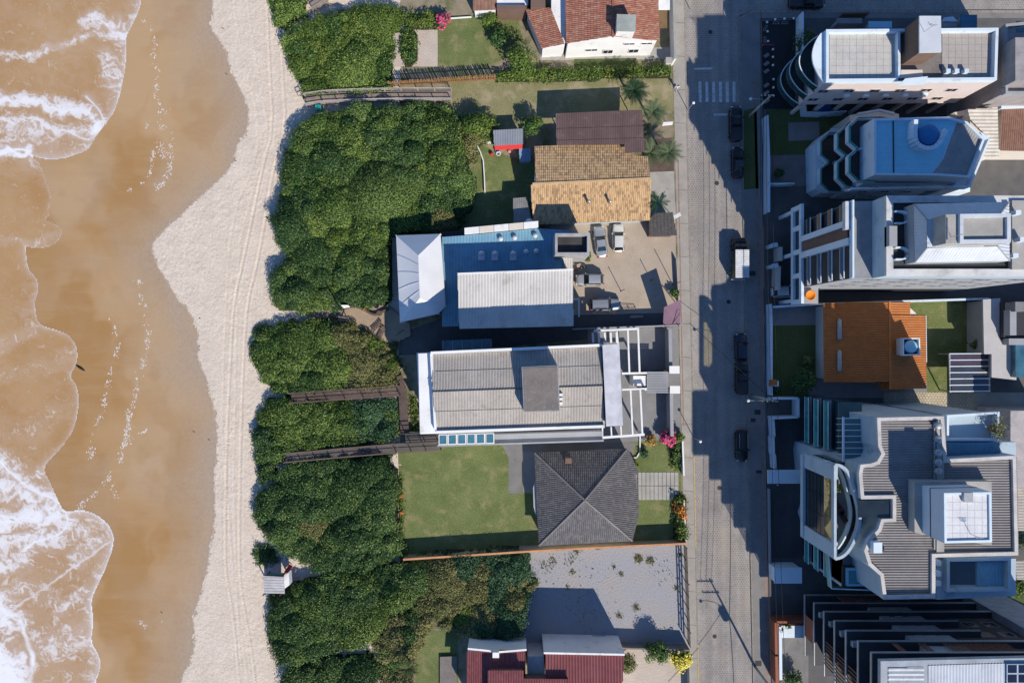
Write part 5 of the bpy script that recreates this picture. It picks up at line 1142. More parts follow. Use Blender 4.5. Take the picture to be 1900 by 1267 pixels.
for a, b_ in (((1152, 566), (1178, 567)), ((1156, 574), (1180, 574)), ((1152, 566), (1156, 574)), ((1178, 567), (1180, 574)), ((1165, 566), (1167, 574))): m.beam(P(*a, .25), P(*b_, .25), .07, .05)
m.build('bars', DARKP, br)
pk = thing('bench_plank', 'pale timber bench plank in the shaded alley', 'bench', P(1180, 588)); MB().bar(P2(1168, 588), P2(1192, 587), .35, .4, .46).build('seat', surf('pale_plank', (.45, .33, .24)), pk)
for x in (1171, 1189): MB().bar(P2(x, 587), P2(x, 590), .1, 0, .4).build('leg', WOODD, pk)
for (x, y, h_, lb) in ((1152, 540, 3.0, 'thin black post in the middle of the parking lot'), (1208, 520, 2.6, 'thin black post beside the parking lot wall'), (1248, 528, 4.4, 'tall black post at the parking lot edge')):
    c = P(x, y); o = MB().lathe(c, [(.12, 0), (.12, .05), (.05, .08), (.05, h_), (.07, h_), (.07, h_+.05)], 8).build('parking_post', DARKP); tag(o, lb, 'post', 'posts around the parking lot')
WHITE_WARM = WHITE; WHITE = surf('shade_tinted_white_paint', (.62, .71, .78), (.56, .65, .72), .35, 6, .06, .6, stain=(.36, .39, .41), stain_sc=.6, stain_lo=.57)  # white paint tinted blue to deepen the shade on the east buildings
# ================================================================ EAST BUILDINGS
def gl(x, y): return ((x-950)/13.0, (633.5-y)/13.0)      # ground pixel -> world xy
def rails(parent, pts, z, h, glassm, topm, closed=False, off=0):
    """balcony front: glass panes between posts with a rail on top; pts world xy"""
    for i, (a, b_) in enumerate(zip(pts[:-1], pts[1:])):
        MB().bar(a, b_, .05, z, z+h).build('glass_panel', glassm, parent)
        MB().bar(a, b_, .12, z+h, z+h+.06).build('hand_rail', topm, parent)
# --- A1 pink block at the top
h = thing('apartment_block', 'pale pink apartment block with tiled roof terraces beside the side street', 'building', P(1690, 110))
o1 = [(1533, 152), (1850, 149), (1853, 52), (1533, 55)]; Z1 = 13.0; W1 = PL(o1, Z1)
MB().prism(W1, 4.6, 12.2).build('wall', PINK, h)
MB().prism(inset_true(W1, 1.3), 0, 4.6).build('ground_floor', surf('brown_render', (.10, .07, .06)), h)
for i in range(8):
    c = Vector(W1[0]).lerp(Vector(W1[1]), .04+i*.13); MB().box(c.x-.2, c.x+.2, c.y+.1, c.y+.5, 0, 4.6).build('pillar', PINK, h)
m = MB(); m.ring(W1, inset_true(W1, .35), 12.2, 13.0); m.build('parapet', WHITE, h)
MB().bar(P2(1668, 60, 13), P2(1669, 150, 13), .3, 12.2, 13.0).build('parapet', WHITE, h)
MB().prism(inset_true(W1, .34), 12.2, 12.22).build('membrane', SLABR, h)
TILEW = surf('bleached_terrace_tile', (.50, .485, .46), (.43, .42, .40), .6, 5, .12, .85, stain=(.16, .11, .07), stain_sc=.55, stain_lo=.64); TILEP = surf('grey_pink_terrace_tile', (.40, .365, .34), (.35, .32, .30), .6, 5, .12, .85)
def tiles(x0, x1, y0, y1, z, nx, ny, mat, parent):
    A = P(x0, y1, z); B = P(x1, y0, z); dx = (B[0]-A[0])/nx; dy = (B[1]-A[1])/ny; base = None
    for i in range(nx):
        for j in range(ny):
            cx, cy = A[0]+dx*(i+.5), A[1]+dy*(j+.5)
            if base is None: base = MB().box(-dx/2+.012, dx/2-.012, -dy/2+.012, dy/2-.012, -.03, .0).build('roof_tile', mat, parent, local=True); o = base
            else: o = base.copy(); C.objects.link(o); o.parent = parent
            o.location = Vector((cx, cy, z+rng.uniform(0, .006)))-ORG[parent.name]
tiles(1539, 1664, 61, 147, 12.26, 10, 7, TILEW, h); tiles(1748, 1846, 59, 144, 12.26, 8, 7, TILEP, h)
MB().prism(PL([(1707, 97), (1746, 96), (1745, 31), (1707, 31)], 16.2), 12.2, 16.0).build('stair_tower', BROWNP, h)
MB().prism(PL([(1706, 98), (1747, 97), (1746, 30), (1706, 30)], 16.2), 16.0, 16.2).build('tower_roof', METALROOF, h)
block(h, 'tower_annex', boxpx(1672, 1712, 130, 150, 13), 13.0, 12.2, CREAM); block(h, 'annex_slab', [(1668, 158), (1716, 156), (1722, 142), (1680, 146)], 13.6, 13.4, WHITE)
c = P(1727, 45, 16.4); MB().lathe((c[0], c[1], 16.2), [(.03, 0), (.03, .25), (.05, .28)], 8).build('roof_pipe', DARKP, h)
L1 = (Vector(W1[1])-Vector(W1[0])).length
windows(h, W1[1], W1[0], [6.1, 9.2], [3.6+3.3*i for i in range(6)], 1.3, 1.0, PINK)
for i in range(5):
    c = Vector(W1[0]).lerp(Vector(W1[1]), .22+i*.12); MB().box(c.x-.35, c.x+.35, c.y-.35, c.y-.02, 8.2, 8.7).build('air_conditioner', WHITE, h)
cy0, cy1 = W1[3][1], W1[0][1]; xw = W1[0][0]
def arc(b_, k=14): return [(xw-b_*math.sin(math.pi*i/k)**.8, cy0+.2+(cy1-cy0)*(i/k)*1.0) for i in range(k+1)]
for z in (3.4, 6.5, 9.6):
    a_ = arc(2.4); MB().prism([(xw, cy1)]+a_[::-1][1:-1]+[(xw, cy0)], z-.25, z).build('balcony_slab', surf('dark_green_slab', (.05, .075, .08)), h)
    rails(h, a_, z, 1.05, surf('smoked_green_glass', (.02, .07, .075), None, .5, 5, .05, .15, spec=.6), WHITE)
a_ = arc(1.5); MB().prism([(xw, cy1)]+a_[::-1][1:-1]+[(xw, cy0)], 12.2, 12.45).build('balcony_roof', WHITE, h)
# things around A1
wallrun('garden_wall', 'grey street wall behind the pink apartment block', [(1552, 37), (1600, 36)], 2.0, .2, BROWNP)
for (x0, x1, y0, y1, z, mt, lb) in ((1553, 1600, 34, 44, 3, PAVER, 'flat grey car port slab behind the pink block'), (1612, 1655, 40, 52, 3, LBLUEP, 'pale blue service shed behind the pink block'), (1783, 1813, 28, 52, 3, surf('blue_tarp', (.08, .20, .30)), 'blue covered yard box behind the pink block')):
    s = thing('service_shed', lb, 'shed', P((x0+x1)/2, (y0+y1)/2)); block(s, 'roof', boxpx(x0, x1, y0, y1, z), z, z-.2, mt); block(s, 'wall', boxpx(x0+2, x1-2, y0+2, y1-2, z-.2), z-.22, 0, GREYP)
s = thing('green_kiosk', 'small kiosk with green awning on the side street', 'kiosk', P(1765, 40)); block(s, 'roof', [(1748, 40), (1778, 40), (1768, 31), (1752, 33)], 2.8, 2.65, WHITE); block(s, 'wall', boxpx(1751, 1776, 38, 50, 2.6), 2.6, 0, GREYP); MB().beam(V3(1757, 41, 2.5), V3(1777, 40, 2.5), .35, .1).build('awning', TEALP, s)
s = thing('round_pool', 'round blue pool cover in the shaded yard below the pink block', 'pool', P(1525, 204)); c = P(1524, 203); MB().lathe(c, [(1.15, 0), (1.15, .55), (1.05, .6), (.02, .62)], 28).build('cover', BLUEP, s); MB().lathe(c, [(1.25, 0), (1.25, .5), (1.16, .5), (1.16, .02)], 28).build('rim', surf('pool_rim', (.1, .2, .45)), s)
wallrun('yard_wall', 'white wall closing the yard with the round pool', [(1484, 190), (1486, 216), (1516, 217), (1560, 214)], 1.8, .2, WHITE)
wallrun('sign_wall', 'white forecourt sign wall with red notice panel', [(1478, 36), (1478, 112)], 2.2, .25, WHITE)
s = bpy.data.objects['sign_wall']; MB().face([P(1482.2, 92, 1.9), P(1482.2, 101, 1.9), P(1481.2, 101, 1.0), P(1481.2, 92, 1.0)]).build('notice', surf('red_notice', (.45, .05, .08)), s)
# --- A2 white block, tinted shade-blue, with octagonal balconies
h = thing('apartment_block', 'white apartment block with double octagonal balconies', 'building', P(1670, 290))
block(h, 'plinth', [(1513, 350), (1523, 358), (1800, 356), (1800, 238), (1545, 238), (1525, 252), (1511, 268)], 3.0, 0, WHITE)
# octagon fronts in ground coordinates
oct_0 = [(1553, 262), (1524, 263), (1510, 276), (1510, 302), (1524, 314), (1510, 326), (1510, 353), (1524, 367), (1553, 368)]
for z in (3.3, 6.5, 9.7):
    oct_g = [(x-(11 if z < 4 else 0), y) for x, y in oct_0]
    pts = [gl(*q) for q in oct_g]; back = [gl(1700, 368), gl(1700, 262)]
    MB().prism(pts+back, z-.3, z).build('balcony_slab', WHITE, h)
    MB().prism([gl(x+6, y) for x, y in oct_g]+back, z, z+.02).build('balcony_floor', surf('brown_floor_tile', (.085, .075, .075)), h)
    for a, b_ in zip(pts[:-1], pts[1:]):
        MB().bar(a, b_, .22, z, z+.75).build('balcony_wall', WHITE, h); MB().bar(a, b_, .06, z+.75, z+1.15).build('glass_panel', GLASST, h)
    MB().bar(gl(1524, 314), gl(1550, 314), .2, z, z+.9).build('divider_wall', WHITE, h)
MB().prism([gl(*q) for q in ((1540, 369), (1705, 369), (1720, 360), (1720, 280), (1700, 262), (1540, 262))], 0, 9.4).build('wall', WHITE, h)
ro = [(1622, 325), (1740, 326), (1800, 330), (1828, 258), (1795, 226), (1762, 217), (1622, 220)]
MB().prism(PL(ro, 13.4), 9.8, 13.2).build('penthouse_wall', WHITE, h)
rp = PL(ro, 13.6); m = MB(); m.ring(rp, inset_true(rp, .28), 13.0, 13.6); m.build('parapet', WHITE, h)
BLR_SHADE = surf('shade_blue_sheet', (.30, .64, .78), (.26, .58, .73), .5, 5, .08, .6)  # white roof sheet coloured with the blue of its shade
corr('roof_sheet', [(1626, 322), (1727, 323), (1747, 296), (1775, 224), (1626, 223)], flat(13.25), BLR_SHADE, h, (1, 0), .30, .035)
corr('roof_sheet', [(1730, 323), (1797, 326), (1824, 259), (1794, 230), (1776, 226), (1750, 296)], flat(13.2), surf('grey_sheet', (.36, .35, .34)), h, (.55, .83), .34, .04)
MB().bar(P2(1658, 224, 13.4), P2(1659, 321, 13.4), .12, 13.2, 13.36).build('roof_gutter', DARKP, h)
c = P(1727, 248, 14.6); MB().lathe((c[0], c[1], 13.2), [(1.22, 0), (1.3, 1.0), (1.2, 1.15), (.5, 1.3), (.02, 1.32)], 28).build('water_tank', TANK, h, smooth=True)
up = [(1700, 222), (1698, 252), (1702, 266), (1714, 274), (1730, 275), (1744, 266), (1756, 240)]
for a, b_ in zip(smooth_pl(up, 1)[:-1], smooth_pl(up, 1)[1:]): MB().bar(P2(*a, 14.6), P2(*b_, 14.6), .5, 13.2, 14.6).build('tank_wall', WHITE, h)
s = thing('timber_bench', 'brown timber bench on the sunlit corner terrace of the white block', 'bench', P(1800, 282, 10)); MB().prism(PL([(1793, 292), (1803, 296), (1812, 277), (1803, 273)], 10.6), 10.2, 10.6).build('seat', surf('varnished_wood', (.38, .18, .08)), s); MB().prism(PL([(1795, 291), (1802, 294), (1810, 278), (1804, 275)], 10.2), 9.95, 10.2).build('base', DARKP, s)
block(h, 'corner_terrace', [(1770, 345), (1800, 345), (1835, 255), (1820, 245)], 9.9, 0, WHITE)
for a, b_ in (((1800, 345), (1836, 258)), ((1580, 350), (1800, 346))): MB().bar(P2(*a, 10.9), P2(*b_, 10.9), .25, 9.7, 10.9).build('terrace_parapet', WHITE, h)
windows(h, gl(1705, 369), gl(1540, 369), [1.2, 4.4, 7.2], [1.5+3*i for i in range(4)], 1.2, 1.0)
s = thing('annex_house', 'annex with sunlit beige corrugated roof between two blocks', 'house', P(1822, 248)); pl = plane3((1795, 203, 8.2), (1851, 200, 8.2), (1800, 294, 7.6)); corr('roof_sheet', [(1795, 203), (1851, 200), (1853, 293), (1812, 296), (1832, 255), (1800, 222)], pl, surf('cream_sheet', (.62, .57, .50)), s, (1, 0), .46, .07); block(s, 'wall', [(1800, 290), (1850, 288), (1849, 206), (1800, 208)], 7.4, 0, CREAM); block(s, 'gable', [(1778, 216), (1796, 214), (1796, 203), (1770, 209)], 6.0, 0, CREAM)
s = thing('pavilion', 'cream pavilion with low pointed front behind the octagon block', 'pavilion', P(1620, 212)); block(s, 'wall', [(1577, 226), (1632, 216), (1668, 222), (1668, 212), (1632, 205), (1577, 214)], 6.0, 0, CREAM); MB().bar(P2(1592, 211, 6.3), P2(1632, 204, 6.3), .2, 5.9, 6.3).build('coping', WHITE, s); MB().bar(P2(1632, 204, 6.3), P2(1660, 210, 6.3), .2, 5.9, 6.3).build('coping', WHITE, s)
s = thing('brown_tiled_house', 'house with brown tile roof at the right edge', 'house', P(1890, 240)); pl = plane3((1860, 200, 6.6), (1960, 200, 6.6), (1856, 280, 6.0)); corr('roof_tiles', [(1858, 200), (1960, 196), (1960, 282), (1855, 280)], pl, TILE_B, s, (0, 1), .28, .06, .40, .03, 13); block(s, 'wall', boxpx(1860, 1958, 203, 276, 5.8), 5.8, 0, CREAM); MB().bar(P2(1858, 198, 7), P2(1960, 194, 7), .5, 5.5, 7).build('parapet', WHITE, s)
h = thing('grey_block', 'grey rendered block with high blank wall at the top right edge', 'building', P(1905, 110)); block(h, 'wall', [(1866, 172), (1960, 172), (1960, 34), (1866, 46)], 12, 0, surf('mauve_render', (.36, .33, .33))); block(h, 'roof_recess', boxpx(1886, 1960, 40, 60, 12.1), 12.04, 11.9, GLASSB)
m = MB(); o_ = PL([(1866, 174), (1962, 174), (1962, 33), (1866, 45)], 12.6); m.ring(o_, inset_true(o_, .3), 11.8, 12.6); m.build('parapet', GREYP, h); block(h, 'terrace', boxpx(1870, 1960, 176, 190, 8), 8, 0, WHITE); block(h, 'roof_house', boxpx(1884, 1960, 70, 150, 14.5), 14.5, 12, surf('mauve_render', (.36, .33, .33)))
s = thing('fan_unit', 'round black fan unit on the white terrace at the right edge', 'fan', P(1888, 184, 8)); c = P(1888, 183, 8.3); MB().lathe((c[0], c[1], 8.0), [(.42, 0), (.42, .5), (.36, .52), (.1, .54)], 18).build('housing', GREYP, s)
# --- A3 tall block (front stands at ground pixel 1445)
h = thing('apartment_tower', 'tall apartment tower with hipped metal roof in the middle of the right side', 'building', P(1640, 480))
MB().prism([gl(1449, 541), gl(1752, 541), gl(1752, 428), gl(1449, 428)], 5, 20.9).build('wall', GREYP, h)
MB().prism([gl(1448, 540), gl(1449.5, 540), gl(1449.5, 429), gl(1448, 429)], 8.2, 20.8).build('recessed_front', DARKP, h)
MB().prism([gl(1470, 541), gl(1752, 541), gl(1752, 428), gl(1470, 428)], 0, 5).build('ground_floor', DARKP, h)
# screen frame with four openings
ys_ = [403, 438, 479, 520, 565]; zt, zb_ = 8.2, 4.8
for i, y in enumerate(ys_): MB().bar(gl(1445, y-4), gl(1445, y+4), .35, zb_+.02, zt-.02).build('screen_pier', WHITE, h)
for z0, z1 in ((zb_, zb_+.7), (zt-.7, zt)): MB().bar(gl(1444.9, 399), gl(1444.9, 569), .36, z0, z1).build('screen_beam', WHITE, h)
for y0, y1 in zip(ys_[:-1], ys_[1:]): MB().bar(gl(1448, y0+4), gl(1448, y1-4), .05, zb_+.7, zt-.7).build('screen_glass', GLASS, h)
MB().prism([gl(1448, 569), gl(1475, 569), gl(1475, 541), gl(1448, 541)], 4.8, 7.6).build('south_wing', GREYP, h)
MB().prism([gl(1448, 428), gl(1475, 428), gl(1475, 401), gl(1448, 401)], 4.8, 7.6).build('north_wing', DARKP, h)
for x in (1447,):
    for y in (405, 480, 562): MB().bar(gl(x, y-3), gl(x, y+3), .4, 0, 4.8).build('pillar', WHITE, h)
for z in (10.0, 13.0, 16.0, 19.0):
    MB().prism([gl(1443, 455), gl(1452, 455), gl(1452, 429), gl(1443, 429)], z-.18, z).build('balcony_slab', GREYP, h); MB().bar(gl(1443, 455), gl(1443, 429), .06, z, z+1.0).build('balcony_glass', GLASS, h); MB().bar(gl(1442.6, 455), gl(1442.6, 429), .1, z+1.0, z+1.08).build('hand_rail', WHITE, h)
    MB().prism([gl(1443, 540), gl(1452, 540), gl(1452, 492), gl(1443, 492)], z-.18, z).build('balcony_slab', GREYP, h); MB().bar(gl(1442.6, 540), gl(1442.6, 492), .1, z+1.0, z+1.08).build('hand_rail', WHITE, h)
    windows(h, gl(1449, 492), gl(1449, 540), [z+.1], [.9, 2.4], 1.1, 2.0, WHITE); windows(h, gl(1449, 430), gl(1449, 455), [z+.1], [1.0], 1.2, 2.0, GREYP)
for y0, y1, mt in ((455, 464, WHITE), (482, 492, WHITE)): MB().prism([gl(1441, y1), gl(1450, y1), gl(1450, y0), gl(1441, y0)], 8.2, 21.2).build('pier', mt, h)
MB().prism([gl(1444, 482), gl(1450, 482), gl(1450, 464), gl(1444, 464)], 8.2, 20.6).build('recess', BROWNP, h)
MB().prism([gl(1446, 541), gl(1490, 541), gl(1490, 428), gl(1446, 428)], 20.9, 21.0).build('terrace_floor', surf('grey_blue_floor', (.30, .31, .33)), h)
MB().bar(gl(1446, 541), gl(1446, 428), .2, 21.0, 21.7).build('terrace_parapet', WHITE, h); MB().bar(gl(1440, 470), gl(1440, 429), .5, 20.6, 21.3).build('louvre_band', METALROOF, h)
MB().prism([gl(1478, 541), gl(1752, 541), gl(1752, 428), gl(1478, 428)], 21.0, 23.6).build('upper_wall', surf('shade_tinted_render', (.40, .49, .55), (.36, .45, .51), .5, 6, .08, .7, stain=(.26, .30, .33), stain_sc=.5, stain_lo=.57), h)  # blue in this wall colour stands for shade
rp = [gl(1478, 541), gl(1752, 541), gl(1752, 428), gl(1478, 428)]; m = MB(); m.ring(rp, inset_true(rp, .75), 23.6, 24.0); m.build('parapet', surf('weathered_white_coping', (.60, .60, .60), (.48, .48, .48), .5, 6, .1, .8, stain=(.33, .32, .31), stain_sc=.5, stain_lo=.52), h)
MB().prism(inset_true(rp, .74), 23.6, 23.66).build('roof_deck', surf('dark_membrane', (.055, .057, .06)), h)
MB().prism([gl(1478, 500), gl(1489, 500), gl(1489, 472), gl(1478, 472)], 23.6, 24.6).build('roof_stub', GREYP, h)
E = {'nw': (1695, 379, 25.6), 'ne': (1872, 375, 25.6), 'se': (1873, 484, 25.6), 'sw': (1698, 487, 25.6)}; r1, r2 = (1720, 408, 27.2), (1720, 460, 27.2)
r3, r4 = (1850, 405, 27.2), (1850, 457, 27.2)
corr('metal_roof', [E['nw'][:2], E['sw'][:2], r2[:2], r1[:2]], plane3(E['nw'], E['sw'], r1), METALROOF, h, (1, 0), .34, .05)
corr('metal_roof', [E['nw'][:2], E['ne'][:2], r3[:2], r1[:2]], plane3(E['nw'], E['ne'], r1), METALROOF, h, (0, -1), .34, .05)
corr('metal_roof', [E['sw'][:2], E['se'][:2], r4[:2], r2[:2]], plane3(E['sw'], E['se'], r2), METALROOF, h, (0, 1), .34, .05)
corr('metal_roof', [E['ne'][:2], E['se'][:2], r4[:2], r3[:2]], plane3(E['ne'], E['se'], r3), METALROOF, h, (-1, 0), .34, .05)
corr('metal_roof', [r1[:2], r2[:2], r4[:2], r3[:2]], flat(27.2), METALROOF, h, (1, 0), .6, .03)
MB().prism([ (p.x, p.y) for p in (V3(*E['sw']), V3(*E['se']), V3(*E['ne']), V3(*E['nw']))], 23.7, 25.5).build('attic_wall', GREYP, h)
for a, b_ in ((E['nw'], r1), (E['sw'], r2), (E['ne'], r3), (E['se'], r4)): MB().beam(V3(*a)+Vector((0, 0, .08)), V3(*b_)+Vector((0, 0, .08)), .12, .08).build('hip_cap', GREYP, h)
dkb = MB().prism(PL([(1755, 452), (1876, 450), (1876, 396), (1755, 398)], 29.4), 27.0, 29.4).build('machine_room', CONC, h)
o_ = PL([(1782, 451), (1876, 450), (1876, 396), (1782, 397)], 29.8); m = MB(); m.ring(o_, inset_true(o_, .35), 29.4, 29.75); m.build('room_parapet', METALROOF, dkb)
for y in (403, 470):
    pts = smooth_pl([(1662, y-11), (1678, y-11), (1688, y-4), (1688, y+4), (1680, y+11), (1662, y+11)], 1)
    for a, b_ in zip(pts[:-1], pts[1:]): MB().bar(P2(*a, 24.4), P2(*b_, 24.4), .16, 23.7, 24.4).build('skylight_wall', WHITE, h)
block(h, 'concrete_deck', boxpx(1878, 1995, 372, 500, 24.3), 24.3, 23.6, CONC)
windows(h, gl(1750, 541), gl(1480, 541), [9.5, 12.5, 15.5, 18.5], [3+4.2*i for i in range(5)], 1.6, 1.2, GREYP)
s = thing('lounge_chair', 'bright orange lounge chair on the lower terrace of the tall tower', 'chair', gl(1459, 555)+(7.6,)); MB().lathe((0, 0, 0), [(.3, .15), (.62, .35), (.7, .6), (.62, .6), (.5, .42), (.02, .36)], 14).build('shell', ORANGEP, s, local=True, smooth=True); MB().lathe((0, 0, 0), [(.28, 0), (.05, .04), (.05, .2)], 10).build('base', DARKP, s, local=True)
wallrun('boundary_wall', 'long white-capped wall between tall tower and orange-tiled house', [(1424, 571), (1500, 566), (1815, 556)], 2.2, .22, GREYP, cap=WHITE)
s = thing('entrance_wall', 'beige entrance wall before the tall tower', 'wall', P(1436, 500)); MB().bar(P2(1438, 462), P2(1438, 487), .45, 0, 2.2).build('panel', CREAM, s); MB().bar(P2(1435, 497), P2(1434, 540), .45, 0, 2.2).build('panel', CREAM, s)
for i, (x, y) in enumerate(((1426, 459), (1427, 496))): 
    s = thing('gate_lamp_post', ['upper white gate post before the tall tower', 'lower white gate post before the tall tower'][i], 'gate post', P(x, y)); MB().bar(P2(x-5, y+1), P2(x+5, y-1), .5, 0, 2.3).build('pillar', WHITE, s); MB().bar(P2(x-5.5, y+1), P2(x+5.5, y-1), .6, 2.3, 2.4).build('cap', WHITE, s)
# --- walls along the east pavement
wallrun('garden_wall', 'white street wall before the octagonal balcony block', [(1415, 222), (1418, 300), (1418, 398)], 1.9, .3, WHITE)
wallrun('side_wall', 'short white wall across the stone garden', [(1418, 346), (1466, 345)], 1.6, .2, WHITE)
wallrun('garden_wall', 'white street wall before the orange-tiled house', [(1423, 565), (1424, 600), (1424, 640), (1424, 732)], 1.6, .3, WHITE)
wallrun('car_bay_wall', 'white walled car bay beside the street pole', [(1424, 737), (1471, 737), (1471, 771), (1424, 773)], 2.0, .3, WHITE)
wallrun('garden_wall', 'stepped white street wall before the glass-fronted block', [(1427, 775), (1429, 806), (1427, 808), (1428, 838), (1430, 842), (1431, 866)], 1.6, .35, WHITE)
wallrun('low_wall', 'shaded low wall along the hexagonal yard', [(1424, 905), (1426, 1040)], .8, .2, GREYP)
s = thing('porch_slab', 'flat white entrance porch slab across the hexagonal yard', 'porch', P(1455, 885)); block(s, 'roof', boxpx(1425, 1494, 872, 897, 3.2), 3.2, 2.9, WHITE); MB().prism(PL(boxpx(1427, 1492, 897, 899, 3.0), 3.0), 2.6, 3.0).build('fascia', DARKP, s)
for x in (1430, 1488): MB().bar(P2(x, 876), P2(x, 893), .2, 0, 2.88).build('post', WHITE, s)
s = thing('guard_house', 'white flat-roofed guard house in the yard corner', 'guard house', P(1458, 1065)); block(s, 'roof', boxpx(1437, 1488, 1053, 1082, 3.2), 3.2, 3.0, WHITE); block(s, 'wall', boxpx(1439, 1487, 1055, 1081, 3.0), 3.0, 0, WHITE); windows(s, P2(1439, 1056, 3), P2(1439, 1080, 3), [1.2], [.9], .9, .9)
# --- A4 orange house
h = thing('tiled_house', 'single-storey house with bright orange tile roof beside the gardens', 'house', P(1620, 640))
plW = plane3((1650, 560, 4.9), (1651, 708, 4.9), (1527, 640, 3.3)); plE = plane3((1650, 560, 4.9), (1651, 708, 4.9), (1718, 640, 3.6))
corr('roof_tiles', [(1650, 560), (1651, 709), (1528, 709), (1527, 562)], plW, TILE_O, h, (1, 0), .32, .11, .42, .03, 21)
corr('roof_tiles', [(1650, 584), (1717, 585), (1718, 721), (1651, 722)], plE, TILE_O, h, (-1, 0), .32, .11, .42, .03, 22)
corr('roof_tiles', [(1650, 560), (1688, 560), (1688, 584), (1650, 584)], plE, TILE_O, h, (-1, 0), .32, .11, .42, .03, 23)
corr('porch_tiles', [(1630, 708), (1680, 708), (1680, 724), (1630, 723)], plane3((1630, 708, 3.3), (1680, 708, 3.3), (1650, 724, 2.9)), TILE_O, h, (0, 1), .30, .08, .42, .03, 24)
MB().beam(onplane(1650, 560, plW)+Vector((0, 0, .1)), onplane(1651, 722, plE)+Vector((0, 0, .1)), .3, .14).build('ridge_cap', TILE_O, h)
wv = [onplane(1533, 703, plW), onplane(1650, 703, plW), onplane(1711, 716, plE), onplane(1710, 590, plE), onplane(1684, 566, plE), onplane(1650, 566, plW), onplane(1533, 567, plW)]
MB().prism([(p.x, p.y) for p in wv], 0, [p.z-.12 for p in wv]).build('wall', CREAM, h)
for y0, y1 in ((590, 632), (648, 691)): 
    A, B = onplane(1556, y0, plW), onplane(1556, y1, plW); MB().tube([A+Vector((0, 0, .12)), A+Vector((0, -.3, .25)), B+Vector((0, .3, .25)), B+Vector((0, 0, .12))], [.05, .32, .32, .05], 8).build('roof_light', STEELG, h, smooth=True)
tb = MB().prism(PL([(1677, 659), (1707, 658), (1706, 628), (1676, 628)], 6.6), 4.2, 6.2).build('tank_box', CREAM, h); o_ = PL([(1675, 660), (1708, 659), (1707, 627), (1675, 627)], 6.8); m = MB(); m.ring(o_, inset_true(o_, .18), 6.1, 6.8); m.build('box_rim', WHITE, tb)
c = P(1691.5, 643, 6.9); MB().lathe((c[0], c[1], 6.2), [(.8, 0), (.85, .5), (.85, .6), (.6, .72), (.02, .76)], 24).build('water_tank', LBLUEP, tb, smooth=True); MB().prism(inset_true(o_, .19), 6.0, 6.21).build('box_floor', DARKP, tb)
MB().bar(P2(1718, 585, 3.5), P2(1719, 672, 3.5), .1, 3.4, 3.55).build('gutter', WHITE, h)
sheet('side_path', [(1515, 605), (1530, 605), (1530, 735), (1515, 735)], .024, PAVER, 'grey path along the front of the orange-tiled house'); sheet('rear_path', [(1500, 708), (1720, 708), (1720, 738), (1500, 738)], .028, PAVER, 'shaded paving beside the orange-tiled house'); sheet('drive', [(1424, 571), (1540, 568), (1540, 603), (1424, 604)], .028, PAVER, 'shaded driveway of the orange-tiled house')
s = thing('tile_post_roof', 'small terracotta tiled letter-box roof on the white street wall', 'letter box', P(1431, 710)); corr('tiles', [(1426, 704), (1441, 704), (1441, 715), (1426, 716)], flat(2.2), TILE_O, s, (1, 0), .3, .05, .4, .03); MB().bar(P2(1431, 705), P2(1431, 715), .5, 0, 2.15).build('pillar', WHITE, s)
pg = thing('glass_pergola', 'dark polycarbonate pergola with white ribs in the back garden', 'pergola', P(1800, 692))
for i in range(6):
    y0 = 657+11.6*i; MB().prism(PL([(1764, y0+11), (1835, y0+10.2), (1834, y0+.6), (1763.5, y0+.8)], 3.0+.002*i), 2.94, 3.0).build('roof_pane', surf('plum_polycarbonate' if i < 2 else 'smoke_polycarbonate', (.09, .06, .09) if i < 2 else (.055, .06, .08), None, .8, 6, .1, .2, spec=.6), pg)
for i in range(7): y = 656.5+11.6*i; MB().bar(P2(1762, y, 3.1), P2(1838, y-.6, 3.1), .14, 2.95, 3.08).build('rib', WHITE, pg)
for a, b_ in (((1763, 655), (1765, 728)), ((1836, 655), (1837, 727))): MB().bar(P2(*a, 3.1), P2(*b_, 3.1), .22, 2.8, 3.0).build('frame_beam', GREYP, pg)
for x, y in ((1764, 657), (1836, 657), (1766, 726), (1837, 725)): MB().bar(P2(x-1, y, 2.8), P2(x+1, y, 2.8), .14, 0, 2.8).build('post', GREYP, pg)
wallrun('garden_back_wall', 'ochre back wall of the garden with brown coping', [(1814, 556), (1815, 655)], 2.3, .25, surf('ochre_wall2', (.42, .34, .22)), cap=BROWNP)
h = thing('flat_roofed_house', 'flat pale grey roof slab beside the back garden', 'house', P(1850, 630)); ro = [(1826, 657), (1840, 657), (1840, 700), (1886, 705), (1886, 642), (1871, 640), (1871, 632), (1856, 630), (1856, 553), (1824, 556)]
MB().prism(PL(ro, 4.2), 3.9, 4.2).build('roof_slab', surf('pale_grey_screed', (.47, .46, .46), (.43, .42, .42), .6, 8, .1, .9), h); MB().prism(PL([(1842, 698), (1884, 702), (1884, 646), (1842, 640)], 3.9), 0, 3.88).build('wall', GREYP, h); MB().prism(PL([(1828, 655), (1854, 655), (1854, 558), (1828, 558)], 3.9), 0, 3.88).build('wall', GREYP, h)
h = thing('stepped_house', 'dark stepped house with glass roofs at the right edge', 'house', P(1900, 620)); block(h, 'block', boxpx(1862, 1990, 560, 626, 5), 5, 0, DARKP); block(h, 'slab', boxpx(1874, 1886, 575, 622, 6.2), 6.2, 5, GREYP); block(h, 'glass_roof', boxpx(1885, 1990, 640, 700, 5.2), 5.2, 0, GLASSB); block(h, 'beam', boxpx(1872, 1990, 628, 640, 5.4), 5.4, 0, GREYP); block(h, 'chimney', boxpx(1884, 1900, 560, 578, 7), 7, 5, PAVER)
